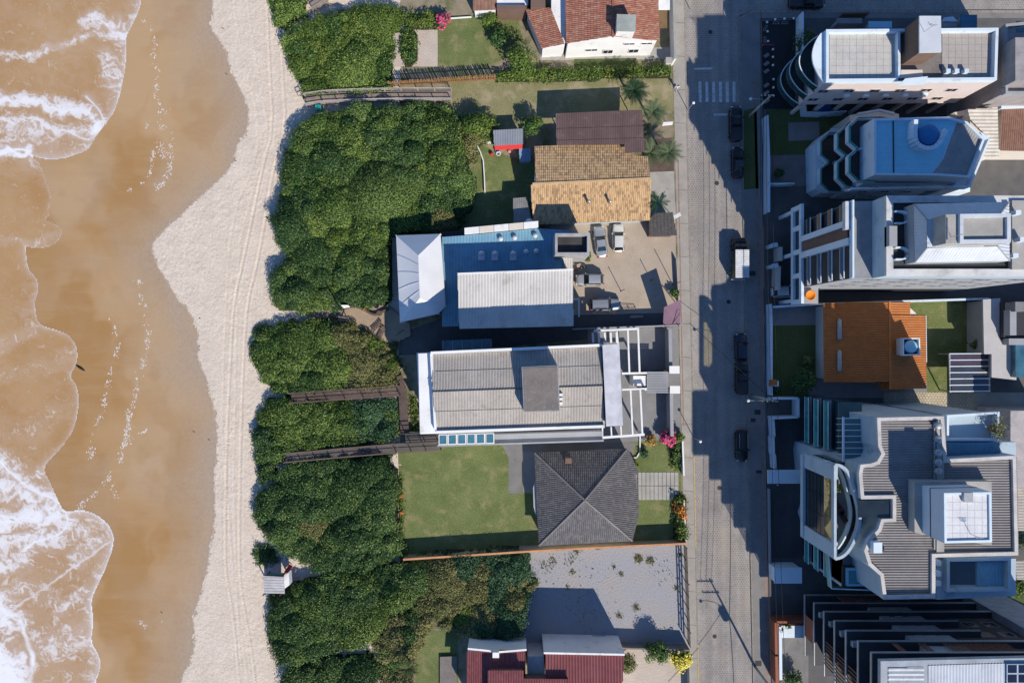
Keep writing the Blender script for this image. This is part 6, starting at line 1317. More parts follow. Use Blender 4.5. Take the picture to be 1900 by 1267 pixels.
h = thing('pink_house', 'pale house with striped awnings at the right edge beside the glass-fronted block', 'house', P(1890, 820)); block(h, 'wall', boxpx(1875, 1990, 762, 905, 7), 7, 0, surf('pale_mauve', (.46, .42, .42))); block(h, 'lean_to', boxpx(1856, 1870, 775, 808, 4), 4, 0, BROWNP)
for y in (770, 800, 830, 860): block(h, 'window_hood', boxpx(1872, 1888, y, y+18, 5.5), 5.5, 5.3, WHITE if y % 60 else LBLUEP)
corr('awning', [(1884, 1040), (1990, 1035), (1990, 1075), (1886, 1075)], flat(3.5), BEIGEROOF, h, (1, 0), .4, .05); corr('awning', [(1886, 905), (1990, 905), (1990, 985), (1886, 985)], flat(3.4), BEIGEROOF, h, (1, 0), .4, .05)
# --- A5 glass-fronted block
h = thing('apartment_tower', 'big glass-fronted apartment block with oval corner terrace and white roof tower', 'building', P(1600, 930))
Z5 = 19.0
ro = [(1628, 775), (1630, 828), (1636, 842), (1628, 856), (1616, 860), (1597, 862), (1594, 880), (1598, 926), (1657, 925), (1657, 962), (1636, 963), (1630, 982), (1612, 1000), (1604, 1022), (1612, 1048), (1634, 1068), (1640, 1112), (1736, 1110), (1736, 1034), (1890, 1030), (1886, 845), (1757, 852), (1752, 772)][::-1]
RENDER_SHADE = surf('shade_tinted_render', (.40, .49, .55), (.36, .45, .51), .5, 6, .06, .7)  # pale render, blue of the shade mixed into its colour
MB().prism(PL(ro, Z5), 0, Z5).build('wall', RENDER_SHADE, h)
RB = surf('taupe_fibre_roof', (.27, .255, .25), (.22, .208, .204), .6, 5, .15, .85, stain=(.18, .165, .16), stain_sc=.7, stain_lo=.57, tint=.3)
def shrink(poly, d=4):
    return inset_true(poly, -d) if False else poly
corr('roof_sheet', ro, flat(Z5+.04), RB, h, (1, 0), .30, .10, k=4)
rp = PL(ro, Z5+.5); m = MB(); m.ring(rp, inset_true(rp, .40), Z5-.02, Z5+.45); m.build('parapet', surf('stone_coping', (.58, .56, .54)), h)
for x, y0, y1 in ((1745, 780, 1030),): block(h, 'roof_walkway', boxpx(x-7, x+7, y0, y1, Z5+.3), Z5+.3, Z5, CONC)
for y in (790, 815, 840, 858, 875): 
    c = P(1743, y, Z5+.9); MB().lathe((c[0], c[1], Z5+.3), [(.4, 0), (.42, .5), (.3, .62), (.05, .65)], 14).build('exhaust_fan', STEELG, h, smooth=True)
tw = MB().prism(PL([(1697, 988), (1840, 1012), (1840, 893), (1697, 893)], 20.4), Z5, 20.4).build('tower_base', CONC, h)
TB = surf('shade_blue_white_render', (.56, .62, .68), (.52, .58, .64), .5, 6, .05, .6); t_o = [(1751, 1007), (1839, 1005), (1838, 912), (1750, 914)]  # white tower render, tinted blue as if in shade
MB().prism(PL(t_o, 24.3), Z5, 24.2).build('roof_tower', TB, h)
g0 = PL(t_o, 24.3); m = MB(); m.ring([tuple(p) for p in inset_true(g0, -.04)], [tuple(p) for p in inset_true(g0, .03)], 21.9, 22.02); m.build('dark_band', DARKP, h)  # thin charcoal band around the roof tower
m = MB(); m.ring(g0, inset_true(g0, .25), 24.2, 24.45); m.build('tower_parapet', WHITE, h); tiles(1754, 1836, 917, 1003, 24.23, 6, 6, surf('white_washed_tile', (.66, .66, .67), (.58, .58, .59), .8, 5, .12, .8, stain=(.45, .43, .41), stain_sc=.8, stain_lo=.6), h)
block(h, 'tower_hatch', boxpx(1789, 1806, 914, 931, 24.7), 24.7, 24.2, STEELG)
# north-east terrace and lower wing roofs
block(h, 'terrace', [(1757, 816), (1850, 818), (1850, 768), (1757, 770)], 16.5, 0, RENDER_SHADE); o_ = PL([(1757, 818), (1852, 818), (1855, 764), (1757, 770)], 17.4); m = MB(); m.ring(o_, inset_true(o_, .25), 16.4, 17.4); m.build('terrace_parapet', WHITE, h)
corr('wing_roof', [(1758, 820), (1855, 820), (1855, 846), (1757, 846)], plane3((1758, 820, 17.6), (1855, 820, 17.6), (1757, 846, 16.8)), SHADEROOF, h, (0, 1), .4, .06); block(h, 'wing_wall', boxpx(1757, 1885, 820, 847, 16.6), 16.6, 0, RENDER_SHADE)
s = thing('potted_shrub', 'potted shrub on the north terrace of the glass-fronted block', 'plant', P(1843, 795, 16.5)); c = P(1843, 795, 17); MB().lathe((c[0], c[1], 16.5), [(.3, 0), (.4, .6), (.36, .62), (.3, .5)], 12).build('pot', TERRA, s)
q = np.random.default_rng(9); pp = q.normal(0, .55, (420, 3))*np.array([.7, 1.3, .7])+np.array([0, 0, 1.3]); v, f_ = leaves_np(pp, q.normal(0, 1, pp.shape), np.full(420, .3), 4, .4); cc = Vector((c[0], c[1], 16.5)); o = npmesh('foliage', v+np.array(cc-Vector(s.location)), f_, LEAFO, s, None, {'tint': q.random(420)})
block(h, 'rear_wing', [(1738, 1112), (1885, 1105), (1885, 1036), (1738, 1040)], 15.5, 0, RENDER_SHADE); corr('wing_roof', [(1812, 1042), (1872, 1040), (1872, 1092), (1812, 1094)], flat(15.6), SHADEROOF, h, (0, 1), .4, .06); block(h, 'light_well', boxpx(1760, 1810, 1042, 1084, 15.55), 15.56, 15.4, GLASS)
m = MB(); o_ = PL([(1757, 1098), (1876, 1096), (1876, 1034), (1757, 1036)], 16.3); m.ring(o_, inset_true(o_, .35), 15.4, 16.3); m.build('wing_parapet', RENDER_SHADE, h)
# west front: balconies with teal glass
gx = 1478
for z in (2.9, 5.9, 8.9):
    for (y0, y1) in ((733, 815), (975, 1030)):
        MB().prism([gl(gx, y1), gl(1502, y1), gl(1502, y0), gl(gx, y0)], z-.3, z).build('balcony_slab', RENDER_SHADE, h)
        n_ = 3
        for i in range(n_):
            a, b_ = gl(gx, y0+(y1-y0)*i/n_+.4), gl(gx, y0+(y1-y0)*(i+1)/n_-.4); MB().bar(a, b_, .06, z, z+1.15).build('glass_panel', GLASST, h); 
        MB().bar(gl(gx-.3, y0), gl(gx-.3, y1), .12, z+1.15, z+1.25).build('hand_rail', WHITE, h)
        MB().prism([gl(gx+1, y1), gl(gx+9, y1), gl(gx+9, y0), gl(gx+1, y0)], z, z+.03).build('balcony_floor', surf('dark_green_tile', (.03, .07, .07)), h)
for (y0, y1) in ((733, 815), (975, 1030)):
    MB().prism([gl(1490, y1), gl(1515, y1), gl(1515, y0), gl(1490, y0)], 0, 12.0).build('front_wall', surf('deep_blue_glass_wall', (.02, .06, .075), None, .5, 4, .1, .15, spec=.6), h)
    if y0 < 800:
        MB().prism([gl(1482, y1), gl(1520, y1), gl(1520, y0), gl(1482, y0)], 12.0, 12.2).build('terrace_floor', surf('teal_deck_tile', (.10, .16, .17)), h)
# glazed pergola on the upper terrace
for i in range(8):
    y = 776+11*i; MB().bar(P2(1566, y, 15.2), P2(1618, y, 15.2), .09, 15.1, 15.2).build('pergola_bar', WHITE, h)
    MB().beam(V3(1565, y, 15.1), V3(1552, y, 12.6), .06, .06).build('pergola_leg', WHITE, h)
MB().prism(PL(boxpx(1567, 1617, 776, 858, 15.0), 15.0), 14.9, 14.95).build('pergola_glass', surf('clear_blue_glass', (.10, .22, .26), None, .5, 4, .1, .12, spec=.7), h)
MB().bar(P2(1566, 774, 15.3), P2(1566, 862, 15.3), .2, 15.0, 15.25).build('pergola_beam', WHITE, h)
block(h, 'terrace_wall', boxpx(1617, 1627, 772, 865, 17), 17, 12, RENDER_SHADE)
# projecting bay with oval terrace
by0, by1, bxw = 823, 961, 1440
MB().prism([gl(bxw+1, by1), gl(1500, by1), gl(1500, by0), gl(bxw+1, by0)], 9.6, 15.3).build('bay_core', surf('bronze_glass', (.025, .03, .028), None, .5, 4, .1, .12, spec=.6), h)
for y0, y1 in ((by0-2, by0+21), (by1-21, by1+2)): MB().prism([gl(bxw-2, y1), gl(bxw+8, y1), gl(bxw+8, y0), gl(bxw-2, y0)], 9.4, 17.6).build('bay_pier', RENDER_SHADE, h)
AMB = clear_glass('clear_amber_glass', (.30, .24, .12), .8)
for i in range(2):
    for j in range(8):
        y = by0+22+j*11.8; MB().bar(gl(bxw, y+.5), gl(bxw, y+11.3), .05, 15.5+1.05*i, 16.45+1.05*i).build('window_pane', AMB, h)
for i in range(5):
    for j in range(3):
        y = by0+22+j*31.4; MB().bar(gl(bxw+.4, y+.6), gl(bxw+.4, y+30.6), .05, 10.4+1.0*i, 11.3+1.0*i).build('window_pane', GLASS, h)
MB().bar(gl(bxw-2, by0), gl(bxw-2, by1), .35, 9.2, 10.0).build('bay_sill', RENDER_SHADE, h)
ovo = smooth_pl([(1440, 821), (1448, 821), (1459, 829), (1467, 848), (1475, 877), (1479, 900), (1475, 924), (1463, 949), (1452, 960), (1440, 963)], 2); ovw = [gl(*q) for q in ovo]
MB().prism(ovw, 15.3, 15.4).build('oval_floor', surf('mauve_terrace_tile', (.20, .18, .18)), h)
ins_ = [(p[0]-(.0 if abs(p[1]-gl(0, 902)[1]) > 5.9 else 0), p[1]) for p in ovw]
m = MB()
for a, b_ in zip(ovw[:-1], ovw[1:]): m.bar(a, b_, .34, 17.6, 18.3)
m.bar(ovw[-1], ovw[0], .3, 17.61, 18.31); m.build('oval_ring_beam', surf('shade_blue_ring_render', (.46, .54, .60)), h)  # white ring beam, its shaded blue put into the colour
m = MB()
for a, b_ in zip(ovw[:-1], ovw[1:]): m.bar(a, b_, .18, 15.4, 16.2)
m.build('oval_parapet', WHITE, h)
for i, (x, y, lb) in enumerate(((1462, 893, 'left dark sun lounger on the oval terrace'), (1467, 906, 'right dark sun lounger on the oval terrace'))):
    s = thing('sun_lounger', lb, 'lounger', gl(x, y)+(15.4,), R(125), 'loungers on the oval terrace'); MB().box(-.9, .5, -.3, .3, .25, .33).build('mattress', surf('wine_cushion', (.07, .03, .035)), s, local=True); MB().beam((.5, 0, .3), (1.0, 0, .7), .6, .07).build('backrest', surf('wine_cushion', (.07, .03, .035)), s, local=True)
    for dx in (-.75, .4):
        for dy in (-.25, .25): MB().box(dx-.03, dx+.03, dy-.03, dy+.03, 0, .25).build('leg', DARKP, s, local=True)
s = thing('potted_plant', 'green potted plant on the oval terrace', 'plant', gl(1455, 862)+(15.4,)); MB().lathe((0, 0, 0), [(.2, 0), (.3, .45), (.26, .46)], 12).build('pot', CREAM, s, local=True); pp = q.normal(0, .3, (160, 3))+np.array([0, 0, .8]); v, f_ = leaves_np(pp, q.normal(0, 1, pp.shape), np.full(160, .3), 6, .35); npmesh('foliage', v, f_, LEAFY, s, None, {'tint': q.random(160)})
# inner court, blue pool terrace
MB().prism(PL([(1592, 960), (1652, 960), (1652, 928), (1592, 928)], Z5+.1), Z5+.02, Z5+.06).build('light_well', GLASS, h)
MB().prism([gl(1490, 1035), gl(1542, 1035), gl(1542, 985), gl(1490, 985)], 0, 12.0).build('south_wing', RENDER_SHADE, h); MB().prism([gl(1490, 1035), gl(1545, 1035), gl(1545, 975), gl(1490, 975)], 12.0, 12.1).build('south_terrace', surf('blue_deck_tile', (.16, .20, .23)), h)
s = thing('hot_tub', 'square pale blue hot tub on the lower terrace of the glass-fronted block', 'hot tub', P(1588, 1072, 12)); MB().prism(PL(boxpx(1564, 1610, 1050, 1092, 12.5), 12.5), 12.1, 12.5).build('surround', DARKP, s); o_ = PL(boxpx(1571, 1604, 1054, 1087, 12.9), 12.9); m = MB(); m.ring(o_, inset_true(o_, .25), 12.3, 12.9); m.build('tub', LBLUEP, s); MB().prism(inset_true(o_, .24), 12.3, 12.7).build('water', surf('tub_water', (.08, .30, .36), None, 1, 8, .05, .1), s)
rails(h, [P2(1542, 1091, 13), P2(1620, 1094, 13)], 12.1, 1.0, GLASST, WHITE); rails(h, [P2(1536, 1020, 13), P2(1542, 1091, 13)], 12.1, 1.0, GLASST, WHITE)
s = thing('air_conditioner', 'white air-conditioning unit on the shaded corrugated roof', 'air conditioner', P(1630, 1017, Z5)); MB().prism(PL(boxpx(1621, 1637, 1006, 1026, 20.2), 20.2), 19.2, 20.2).build('casing', WHITE, s); c = P(1637.5, 1016, 19.8); MB().tube([(c[0], c[1], 19.75), (c[0]+.05, c[1], 19.75)], .35, 14).build('fan', DARKP, s)
# --- A6 slatted tower at the bottom right
h = thing('apartment_tower', 'dark tower with stacked slab edges and wooden slats at the bottom right corner', 'building', gl(1600, 1200)+(0,))
nx0, ny0 = 1478, 1090.5
MB().prism([gl(nx0+22, 1194), gl(1786, 1194), gl(1786, ny0+20), gl(nx0+22, ny0+20)], 0, 20.5).build('core', DARKP, h)
ends = {3: 1800, 6: 1800, 9: 1800, 12: 1680, 15: 1690, 18: 1786, 21: 1786}
for z in (3, 6, 9, 12, 15, 18, 21):
    e_ = ends[z]; m = MB(); m.prism([gl(nx0, 1198), gl(nx0+26, 1198), gl(nx0+26, ny0+24), gl(nx0+26, ny0+24), gl(e_, ny0+24), gl(e_, ny0), gl(nx0, ny0)], z-.30, z-.02); m.build('floor_slab', DARKP, h)
    MB().bar(gl(nx0-.5, ny0-.7), gl(nx0-.5, 1198), .10, z-.34, z+.02).build('slab_edge', STEELG, h); MB().bar(gl(nx0-1, ny0-.7), gl(e_, ny0-.7), .10, z-.34, z+.021).build('slab_edge', STEELG, h)
SLAT = surf('reddish_slat_wood', (.24, .12, .085), (.19, .095, .07), 1.5, 12, .2, .7)
def slats_n(x0, x1, z0, z1, n, dy=1.0):
    for i in range(n):
        x = x0+(x1-x0)*i/max(1, n-1); MB().bar(gl(x-.6, ny0+dy+1), gl(x+.6, ny0+dy+1), .12, z0, z1-.35).build('slat', SLAT, h)
def slats_w(y0, y1, z0, z1, n):
    for i in range(n):
        y = y0+(y1-y0)*i/max(1, n-1); MB().bar(gl(nx0+2, y-.6), gl(nx0+2, y+.6), .12, z0, z1-.35).build('slat', SLAT, h)
slats_n(1535, 1660, 3, 6, 26); slats_n(1528, 1534, 18, 21, 3); slats_n(1568, 1576, 18, 21, 3); slats_n(1606, 1700, 18, 21, 22)
slats_w(1140, 1180, 9, 12, 8); slats_w(1142, 1190, 12, 15, 9); slats_w(1144, 1194, 15, 18, 9); MB().bar(gl(nx0+1, 1125), gl(nx0+1, 1165), .1, 3, 5.6).build('timber_panel', TERRA, h)
MB().prism([gl(1570, ny0+20), gl(1640, ny0+20), gl(1640, ny0+6), gl(1570, ny0+6)], 3, 20.4).build('white_shaft', surf('grey_blue_render', (.36, .38, .42)), h)
windows(h, gl(1570, ny0+6), gl(1640, ny0+6), [8.8, 11.6, 14.4], [1.6, 3.3], .7, .6, GREYP)
MB().prism([gl(1640, ny0+20), gl(1760, ny0+20), gl(1760, ny0+10), gl(1640, ny0+10)], 3, 20.4).build('brown_wing', surf('brown_grey_render', (.11, .085, .08)), h); windows(h, gl(1640, ny0+10), gl(1760, ny0+10), [7.5, 10.5, 13.5, 16.5], [2, 5, 7.6], 1.5, 1.2, GREYP)
MB().prism([gl(1760, ny0+20), gl(1830, ny0+20), gl(1830, ny0-4), gl(1760, ny0-4)], 0, 15).build('pale_wing', surf('grey_blue_render', (.36, .38, .42)), h)
for z in (6, 9, 12, 15): MB().prism([gl(1484, ny0+22), gl(1500, ny0+22), gl(1500, ny0+14), gl(1484, ny0+14)], z, z+.6).build('sill_planter', GREYP, h)
canopy('hanging_hedge', 'green hedge on the corner balcony of the slatted tower', [(1518, 1145), (1526, 1145), (1530, 1230), (1522, 1232)], 1.0, LEAF, .4, 110, .22, 401, 'hedge', .3, 6.0, None)
# roof of A6
MB().prism([gl(nx0+24, 1192), gl(1786, 1192), gl(1786, ny0+10), gl(nx0+24, ny0+10)], 20.5, 23.6).build('top_storey', DARKP, h)
MB().prism(PL([(1634, 1375), (2050, 1375), (2050, 1217), (1634, 1226)], 24.2), 23.6, 24.2).build('roof_parapet', surf('grey_blue_coping', (.38, .42, .46)), h)
corr('roof_sheet', [(1648, 1238), (1714, 1236), (1714, 1370), (1648, 1370)], flat(24.22), surf('white_blue_sheet', (.55, .58, .60)), h, (1, 0), .5, .09)
corr('roof_sheet', [(1722, 1234), (2000, 1226), (2000, 1370), (1722, 1370)], flat(24.22), METALROOF, h, (0, 1), .34, .06)
SOLAR = glass_dark('solar_cell', (.012, .016, .04), .15)
sp = thing('solar_array', 'white-framed solar panels on the roof of the slatted tower', 'solar panels', P(1885, 1250, 24.4))
for i in range(3):
    for j in range(4):
        x0, y0 = 1869+20*i, 1232+18*j; f_ = block(sp, 'panel', boxpx(x0, x0+19, y0, y0+17, 24.5), 24.5, 24.35, WHITE); MB().prism(PL(boxpx(x0+1, x0+18, y0+1, y0+16, 24.52), 24.52), 24.4, 24.52).build('cells', SOLAR, f_)
# forecourt of A6
s = thing('brick_wall', 'terracotta street wall before the slatted tower', 'wall', P(1432, 1190)); MB().bar(gl(1430, 1143), gl(1431, 1200), .6, 0, 2.3).build('panel', TERRA, s); MB().bar(gl(1431, 1204), gl(1432, 1252), .6, 0, 2.3).build('panel', TERRA, s); MB().bar(gl(1430, 1142), gl(1490, 1142), .3, 0, 2.3).build('panel', TERRA, s)
s = thing('white_terrace', 'white-rimmed terrace bed before the slatted tower', 'terrace', P(1465, 1170)); MB().bar(gl(1436, 1150), gl(1437, 1246), .4, 0, 2.4).build('rim', WHITE, s); MB().prism([gl(1438, 1174), gl(1486, 1174), gl(1486, 1152), gl(1438, 1152)], 0, 1.6).build('bed', WHITE, s)
for i, (x, y) in enumerate(((1447, 1166), (1462, 1160))): tree('bush', ['small dark bush in the white terrace bed', 'small green bush in the white terrace bed'][i], x, y, 2.6, .55, [LEAFD, LEAF][i], 70+i, n=260, cat='bush', size=.2)
sheet('terrace_paving', [(1438, 1175), (1500, 1175), (1500, 1300), (1438, 1300)], .03, CONCD, 'grey paved terrace before the slatted tower')
# rear yard at the right
wallrun('rear_wall', 'pale rear boundary wall curving at the right edge', [(1842, 1105), (1900, 1135), (1980, 1170)], 1.2, .3, CONC); sheet('rear_garden', [(1840, 1085), (1990, 1080), (1990, 1160), (1900, 1130)], .016, GRASSD, 'dark planted yard at the right edge')

def antenna(parent, px, py, z, hh=2.0):
    c = P(px, py, z); m = MB(); m.tube([(c[0], c[1], z), (c[0], c[1], z+hh)], .03, 5)
    for i in range(4): m.beam((c[0]-.45+.06*i, c[1], z+hh-.12*i), (c[0]+.45-.06*i, c[1], z+hh-.12*i), .03, .03)
    m.build('antenna', STEELG, parent)
TW = [o for o in bpy.data.objects if o.parent is None and o.name.startswith('apartment_')]
blk = {o['label'][:14]: o for o in TW}
for o in TW:
    L = o['label']
    if 'pale pink' in L:
        antenna(o, 1715, 60, 16.2); antenna(o, 1680, 120, 12.3, 1.4)
        for x in (1756, 1772, 1790): block(o, 'condenser', boxpx(x, x+8, 128, 135, 13), 13.0, 12.3, WHITE)
        MB().bar(P2(1675, 66, 12.5), P2(1700, 66, 12.5), .12, 12.3, 12.45).build('roof_pipe', STEELG, o)
    if 'hipped metal' in L:
        for x, y in ((1885, 390), (1893, 440), (1880, 470)): block(o, 'condenser', boxpx(x, x+10, y, y+8, 25.2), 25.2, 24.3, WHITE)
        antenna(o, 1765, 440, 29.4); MB().bar(P2(1760, 405, 29.6), P2(1760, 445, 29.6), .1, 29.4, 29.52).build('roof_pipe', STEELG, o)
        MB().bar(P2(1664, 420, 24), P2(1664, 455, 24), .12, 23.7, 23.85).build('roof_pipe', STEELG, o)
    if 'glass-fronted' in L:
        antenna(o, 1800, 990, 24.2, 1.6); antenna(o, 1690, 890, 19.2, 1.8)
        for y in (1040, 1060, 1078): block(o, 'condenser', boxpx(1737, 1746, y, y+9, 16.6), 16.6, 15.5, WHITE)
        MB().bar(P2(1735, 782, 19.4), P2(1735, 1020, 19.4), .1, 19.2, 19.35).build('roof_pipe', STEELG, o)
WHITE = WHITE_WARM
# ================================================================ VEHICLES
def paint(name, c, rough=.3, met=.2): return surf(name, c, tuple(x*.93 for x in c), .8, 10, .03, rough, spec=.6, metal=met)
PSILV = paint('silver_paint', (.46, .48, .50), .32, .5); PWHITE = paint('car_white_paint', (.72, .71, .66)); PGREY = paint('grey_car_paint', (.30, .32, .35), .32, .4); PBLACK = paint('black_car_paint', (.018, .019, .021), .22, .1); PBLUE = paint('dark_blue_paint', (.02, .03, .05), .25)
PPALE = paint('pale_blue_white_paint', (.55, .60, .63))
CGL = glass_dark('car_glass', (.012, .02, .022), .06); LAMPW = surf('clear_lamp', (.7, .7, .7), None, 1, 9, .05, .15); LAMPR = surf('red_lamp', (.45, .015, .015), None, 1, 9, .05, .2)
def car(label, px, py, head, L, W, H, pm, style='hatch', group='parked cars', roof=None):
    c = P(px, py, .6); o = thing('pickup_truck' if style == 'pickup' else 'car', label, 'pickup' if style == 'pickup' else 'car', (c[0], c[1], -.1 if 1278 < px < 1388 or py < 20 else .015), R(head), group)
    hl, hw = L/2, W/2; n = 15; m = MB(); rows = []
    belt = .92*H/1.48; hood = .80*H/1.48
    for i in range(n):
        t = -1+2*i/(n-1); x = hl*t; a = abs(t); wf = (1-.20*a**5)*(1-.10*max(0, t)**3); ww_ = hw*wf
        if i in (0, n-1): ww_ *= .86
        if t > .3: top = belt+(hood-belt)*((t-.3)/.7)**.8
        else: top = belt+.02 if style != 'sedan' or t > -.55 else belt-.02*(abs(t)-.55)/.45
        if i == n-1: top -= .14
        if i == 0: top -= .06
        bz = .22+.1*a**6
        rows.append([(x, -ww_*.9, bz), (x, -ww_, .42), (x, -ww_*.985, .62), (x, -ww_*.9, top-.03), (x, -ww_*.6, top+.015), (x, 0, top+.035), (x, ww_*.6, top+.015), (x, ww_*.9, top-.03), (x, ww_*.985, .62), (x, ww_, .42), (x, ww_*.9, bz)])
    k = len(rows[0]); vv = [p for r_ in rows for p in r_]; ff = []
    for i in range(n-1):
        for j in range(k-1): ff.append((i*k+j, i*k+j+1, (i+1)*k+j+1, (i+1)*k+j))
        ff.append((i*k+k-1, i*k, (i+1)*k, (i+1)*k+k-1))
    ff += [tuple(range(k)), tuple(range((n-1)*k, n*k))]
    m.add(vv, ff); m.build('body', pm, o, smooth=True, local=True)
    if style == 'sedan': b0, b1, t0, t1 = -.62*hl, .36*hl, -.34*hl, .06*hl
    elif style == 'suv': b0, b1, t0, t1 = -.95*hl, .36*hl, -.86*hl, .12*hl
    elif style == 'pickup': b0, b1, t0, t1 = -.22*hl, .42*hl, -.14*hl, .20*hl
    else: b0, b1, t0, t1 = -.92*hl, .42*hl, -.70*hl, .08*hl
    wb, wt = hw*.86, hw*.68; zb, zt = belt-.02, H
    B = [(b0, -wb, zb), (b1, -wb*.95, zb), (b1, wb*.95, zb), (b0, wb, zb)]; Tq = [(t0, -wt, zt-.05), (t1, -wt, zt-.03), (t1, wt, zt-.03), (t0, wt, zt-.05)]
    m = MB(); m.add(B+Tq, [(0, 1, 5, 4), (1, 2, 6, 5), (2, 3, 7, 6), (3, 0, 4, 7), (4, 5, 6, 7), (0, 1, 2, 3)]); m.build('cabin', pm, o, local=True, bev=.02)
    mid = (t0+t1)/2; cr = [[(x, y, zt-.05+z) for y, z in ((-wt*1.02, 0), (-wt*.7, .035), (0, .05), (wt*.7, .035), (wt*1.02, 0))] for x in (t0-.03, t0+.15, mid, t1-.15, t1+.03)]
    m = MB(); vv = [p for r_ in cr for p in r_]; m.add(vv, [(i*5+j, i*5+j+1, i*5+5+j+1, i*5+5+j) for i in range(4) for j in range(4)]); m.build('roof', roof or pm, o, smooth=True, local=True)
    def pane(name, a, b_, c_, d, ins=.10, off=.014):
        q = [Vector(x) for x in (a, b_, c_, d)]; ce = sum(q, Vector())/4; nn = (q[1]-q[0]).cross(q[3]-q[0]).normalized()
        if nn.dot(ce-Vector((0, 0, zb))) < 0: nn = -nn
        if nn.z < 0: nn = -nn
        q = [p.lerp(ce, ins)+nn*off for p in q]; return MB().face(q).build(name, CGL, o, local=True, recalc=False)
    pane('windscreen', B[1], B[2], Tq[2], Tq[1], .05); pane('rear_window', B[3], B[0], Tq[0], Tq[3], .08)
    def sidep(s):
        a, b_, c_, d = (B[0], B[1], Tq[1], Tq[0]) if s < 0 else (B[3], B[2], Tq[2], Tq[3]); a, b_, c_, d = map(Vector, (a, b_, c_, d)); f = .47
        for (u0, u1) in ((.06, f-.015), (f+.015, .94)):
            q = [a.lerp(b_, u0).lerp(d.lerp(c_, u0), .1), a.lerp(b_, u1).lerp(d.lerp(c_, u1), .1), a.lerp(b_, u1).lerp(d.lerp(c_, u1), .88), a.lerp(b_, u0).lerp(d.lerp(c_, u0), .88)]
            MB().face([p+Vector((0, s*.016, .006)) for p in q]).build('side_window', CGL, o, local=True, recalc=False)
    sidep(-1); sidep(1)
    for sx in (-.60, .62):
        for s in (-1, 1):
            y = s*hw*.9; wh = MB().tube([(sx*hl, y-.1, .32), (sx*hl, y+.1, .32)], .32, 16).build('wheel', RUBBER, o, local=True); MB().tube([(sx*hl, y+s*.1-.01, .32), (sx*hl, y+s*.1+.012, .32)], .2, 12).build('rim', ALU, wh, local=True)
    for s in (-1, 1):
        MB().box(hl*.90, hl*.965, s*hw*.62-.14, s*hw*.62+.14, hood-.17, hood-.06).build('headlight', LAMPW, o, local=True, bev=.02); MB().box(-hl*.995, -hl*.93, s*hw*.70-.11, s*hw*.70+.11, belt-.28, belt-.02).build('taillight', LAMPR, o, local=True, bev=.02)
        MB().box(b1-.32, b1-.18, s*hw*1.02-.09, s*hw*1.02+.09, zb+.02, zb+.16).build('mirror', pm, o, local=True, bev=.02)
    MB().box(hl*.985, hl*.992, -.2, .2, .4, .5).build('number_plate', WHITE, o, local=True)
    if style == 'pickup':
        MB().box(-hl*.94, -hl*.26, -hw*.74, hw*.74, belt+.0, belt+.055).build('bed_cover', DARKP, o, local=True)
        for s in (-1, 1): MB().box(-hl*.96, -hl*.24, s*hw*.82-.06, s*hw*.82+.06, belt, belt+.09).build('bed_rail', pm, o, local=True)
    if style == 'suv':
        for s in (-1, 1): MB().beam((t0+.1, s*wt*.92, zt+.03), (t1-.1, s*wt*.92, zt+.03), .05, .05).build('roof_rail', ALU, o, local=True)
    return o
car('silver sedan parked left of the pale hatchback in the dirt lot', 1114, 449, 97, 4.45, 1.74, 1.46, PSILV, 'sedan', 'cars in the dirt lot')
car('off-white hatchback parked beside the silver sedan in the dirt lot', 1147, 442, 90, 3.95, 1.70, 1.50, PWHITE, 'hatch', 'cars in the dirt lot')
car('silver hatchback facing the restaurant wall in the dirt lot', 1094, 519, 181, 4.05, 1.72, 1.52, PSILV, 'hatch', 'cars in the dirt lot')
car('grey sport utility car with roof rails standing half in shade', 1123, 565, 1, 4.35, 1.78, 1.66, PGREY, 'suv', 'cars in the dirt lot')
car('black pickup truck parked below the zebra crossing', 1365, 230, 90, 5.0, 1.85, 1.75, PBLACK, 'pickup', 'cars parked along the shaded kerb')
car('dark car parked behind the black pickup beside the grass strip', 1369, 302, 91, 4.4, 1.78, 1.5, PBLACK, 'sedan', 'cars parked along the shaded kerb', paint('dark_grey_roof', (.05, .055, .06)))
car('dark blue hatchback parked under the arch-shaped shadow', 1375, 645, 91, 4.1, 1.74, 1.52, PBLUE, 'hatch', 'cars parked along the shaded kerb')
car('black pickup parked by the street pole', 1376, 700, 90, 4.9, 1.84, 1.7, PBLACK, 'pickup', 'cars parked along the shaded kerb')
car('black car standing alone before the hexagonal yard', 1376, 827, 271, 4.45, 1.84, 1.6, PBLACK, 'suv', 'cars parked along the shaded kerb')
car('black pickup truck on the side street at the top edge', 1497, 4, 0, 5.1, 1.9, 1.75, PBLACK, 'pickup', 'cars parked along the shaded kerb')
car('pale hatchback driving in under the tall tower', 1457, 541, 2, 4.0, 1.72, 1.5, PPALE, 'hatch', 'cars parked along the shaded kerb')
# box truck with printed side
c = P(1371, 479, 1.0); t = thing('delivery_truck', 'dark delivery truck with white ribbed box roof and floral side print', 'truck', (c[0], c[1], -.1), R(90))
MB().box(-2.95, 1.05, -.98, .98, .75, 2.55).build('cargo_box', paint('black_box_paint', (.03, .032, .03)), t, local=True, bev=.02)
MB().box(-2.9, 1.0, -.95, .95, 2.555, 2.60).build('box_roof', surf('white_box_roof', (.72, .73, .75)), t, local=True)
for i in range(13): MB().box(-2.75+.29*i, -2.70+.29*i, -.95, .95, 2.60, 2.64).build('roof_rib', surf('white_box_roof', (.72, .73, .75)), t, local=True)
b = NB('floral_side_print'); v_ = b.vor(2.3, out='Color'); f_ = b.vor(2.3); col = b.mix(b.ramp(f_, .12, .30), b.mix(.5, (.5, .45, .1), v_), (.02, .05, .02)); col = b.mix(b.ramp(b.noise(2, 4), .45, .55), col, (.02, .03, .02)); PRINT = b.done(col, .4)
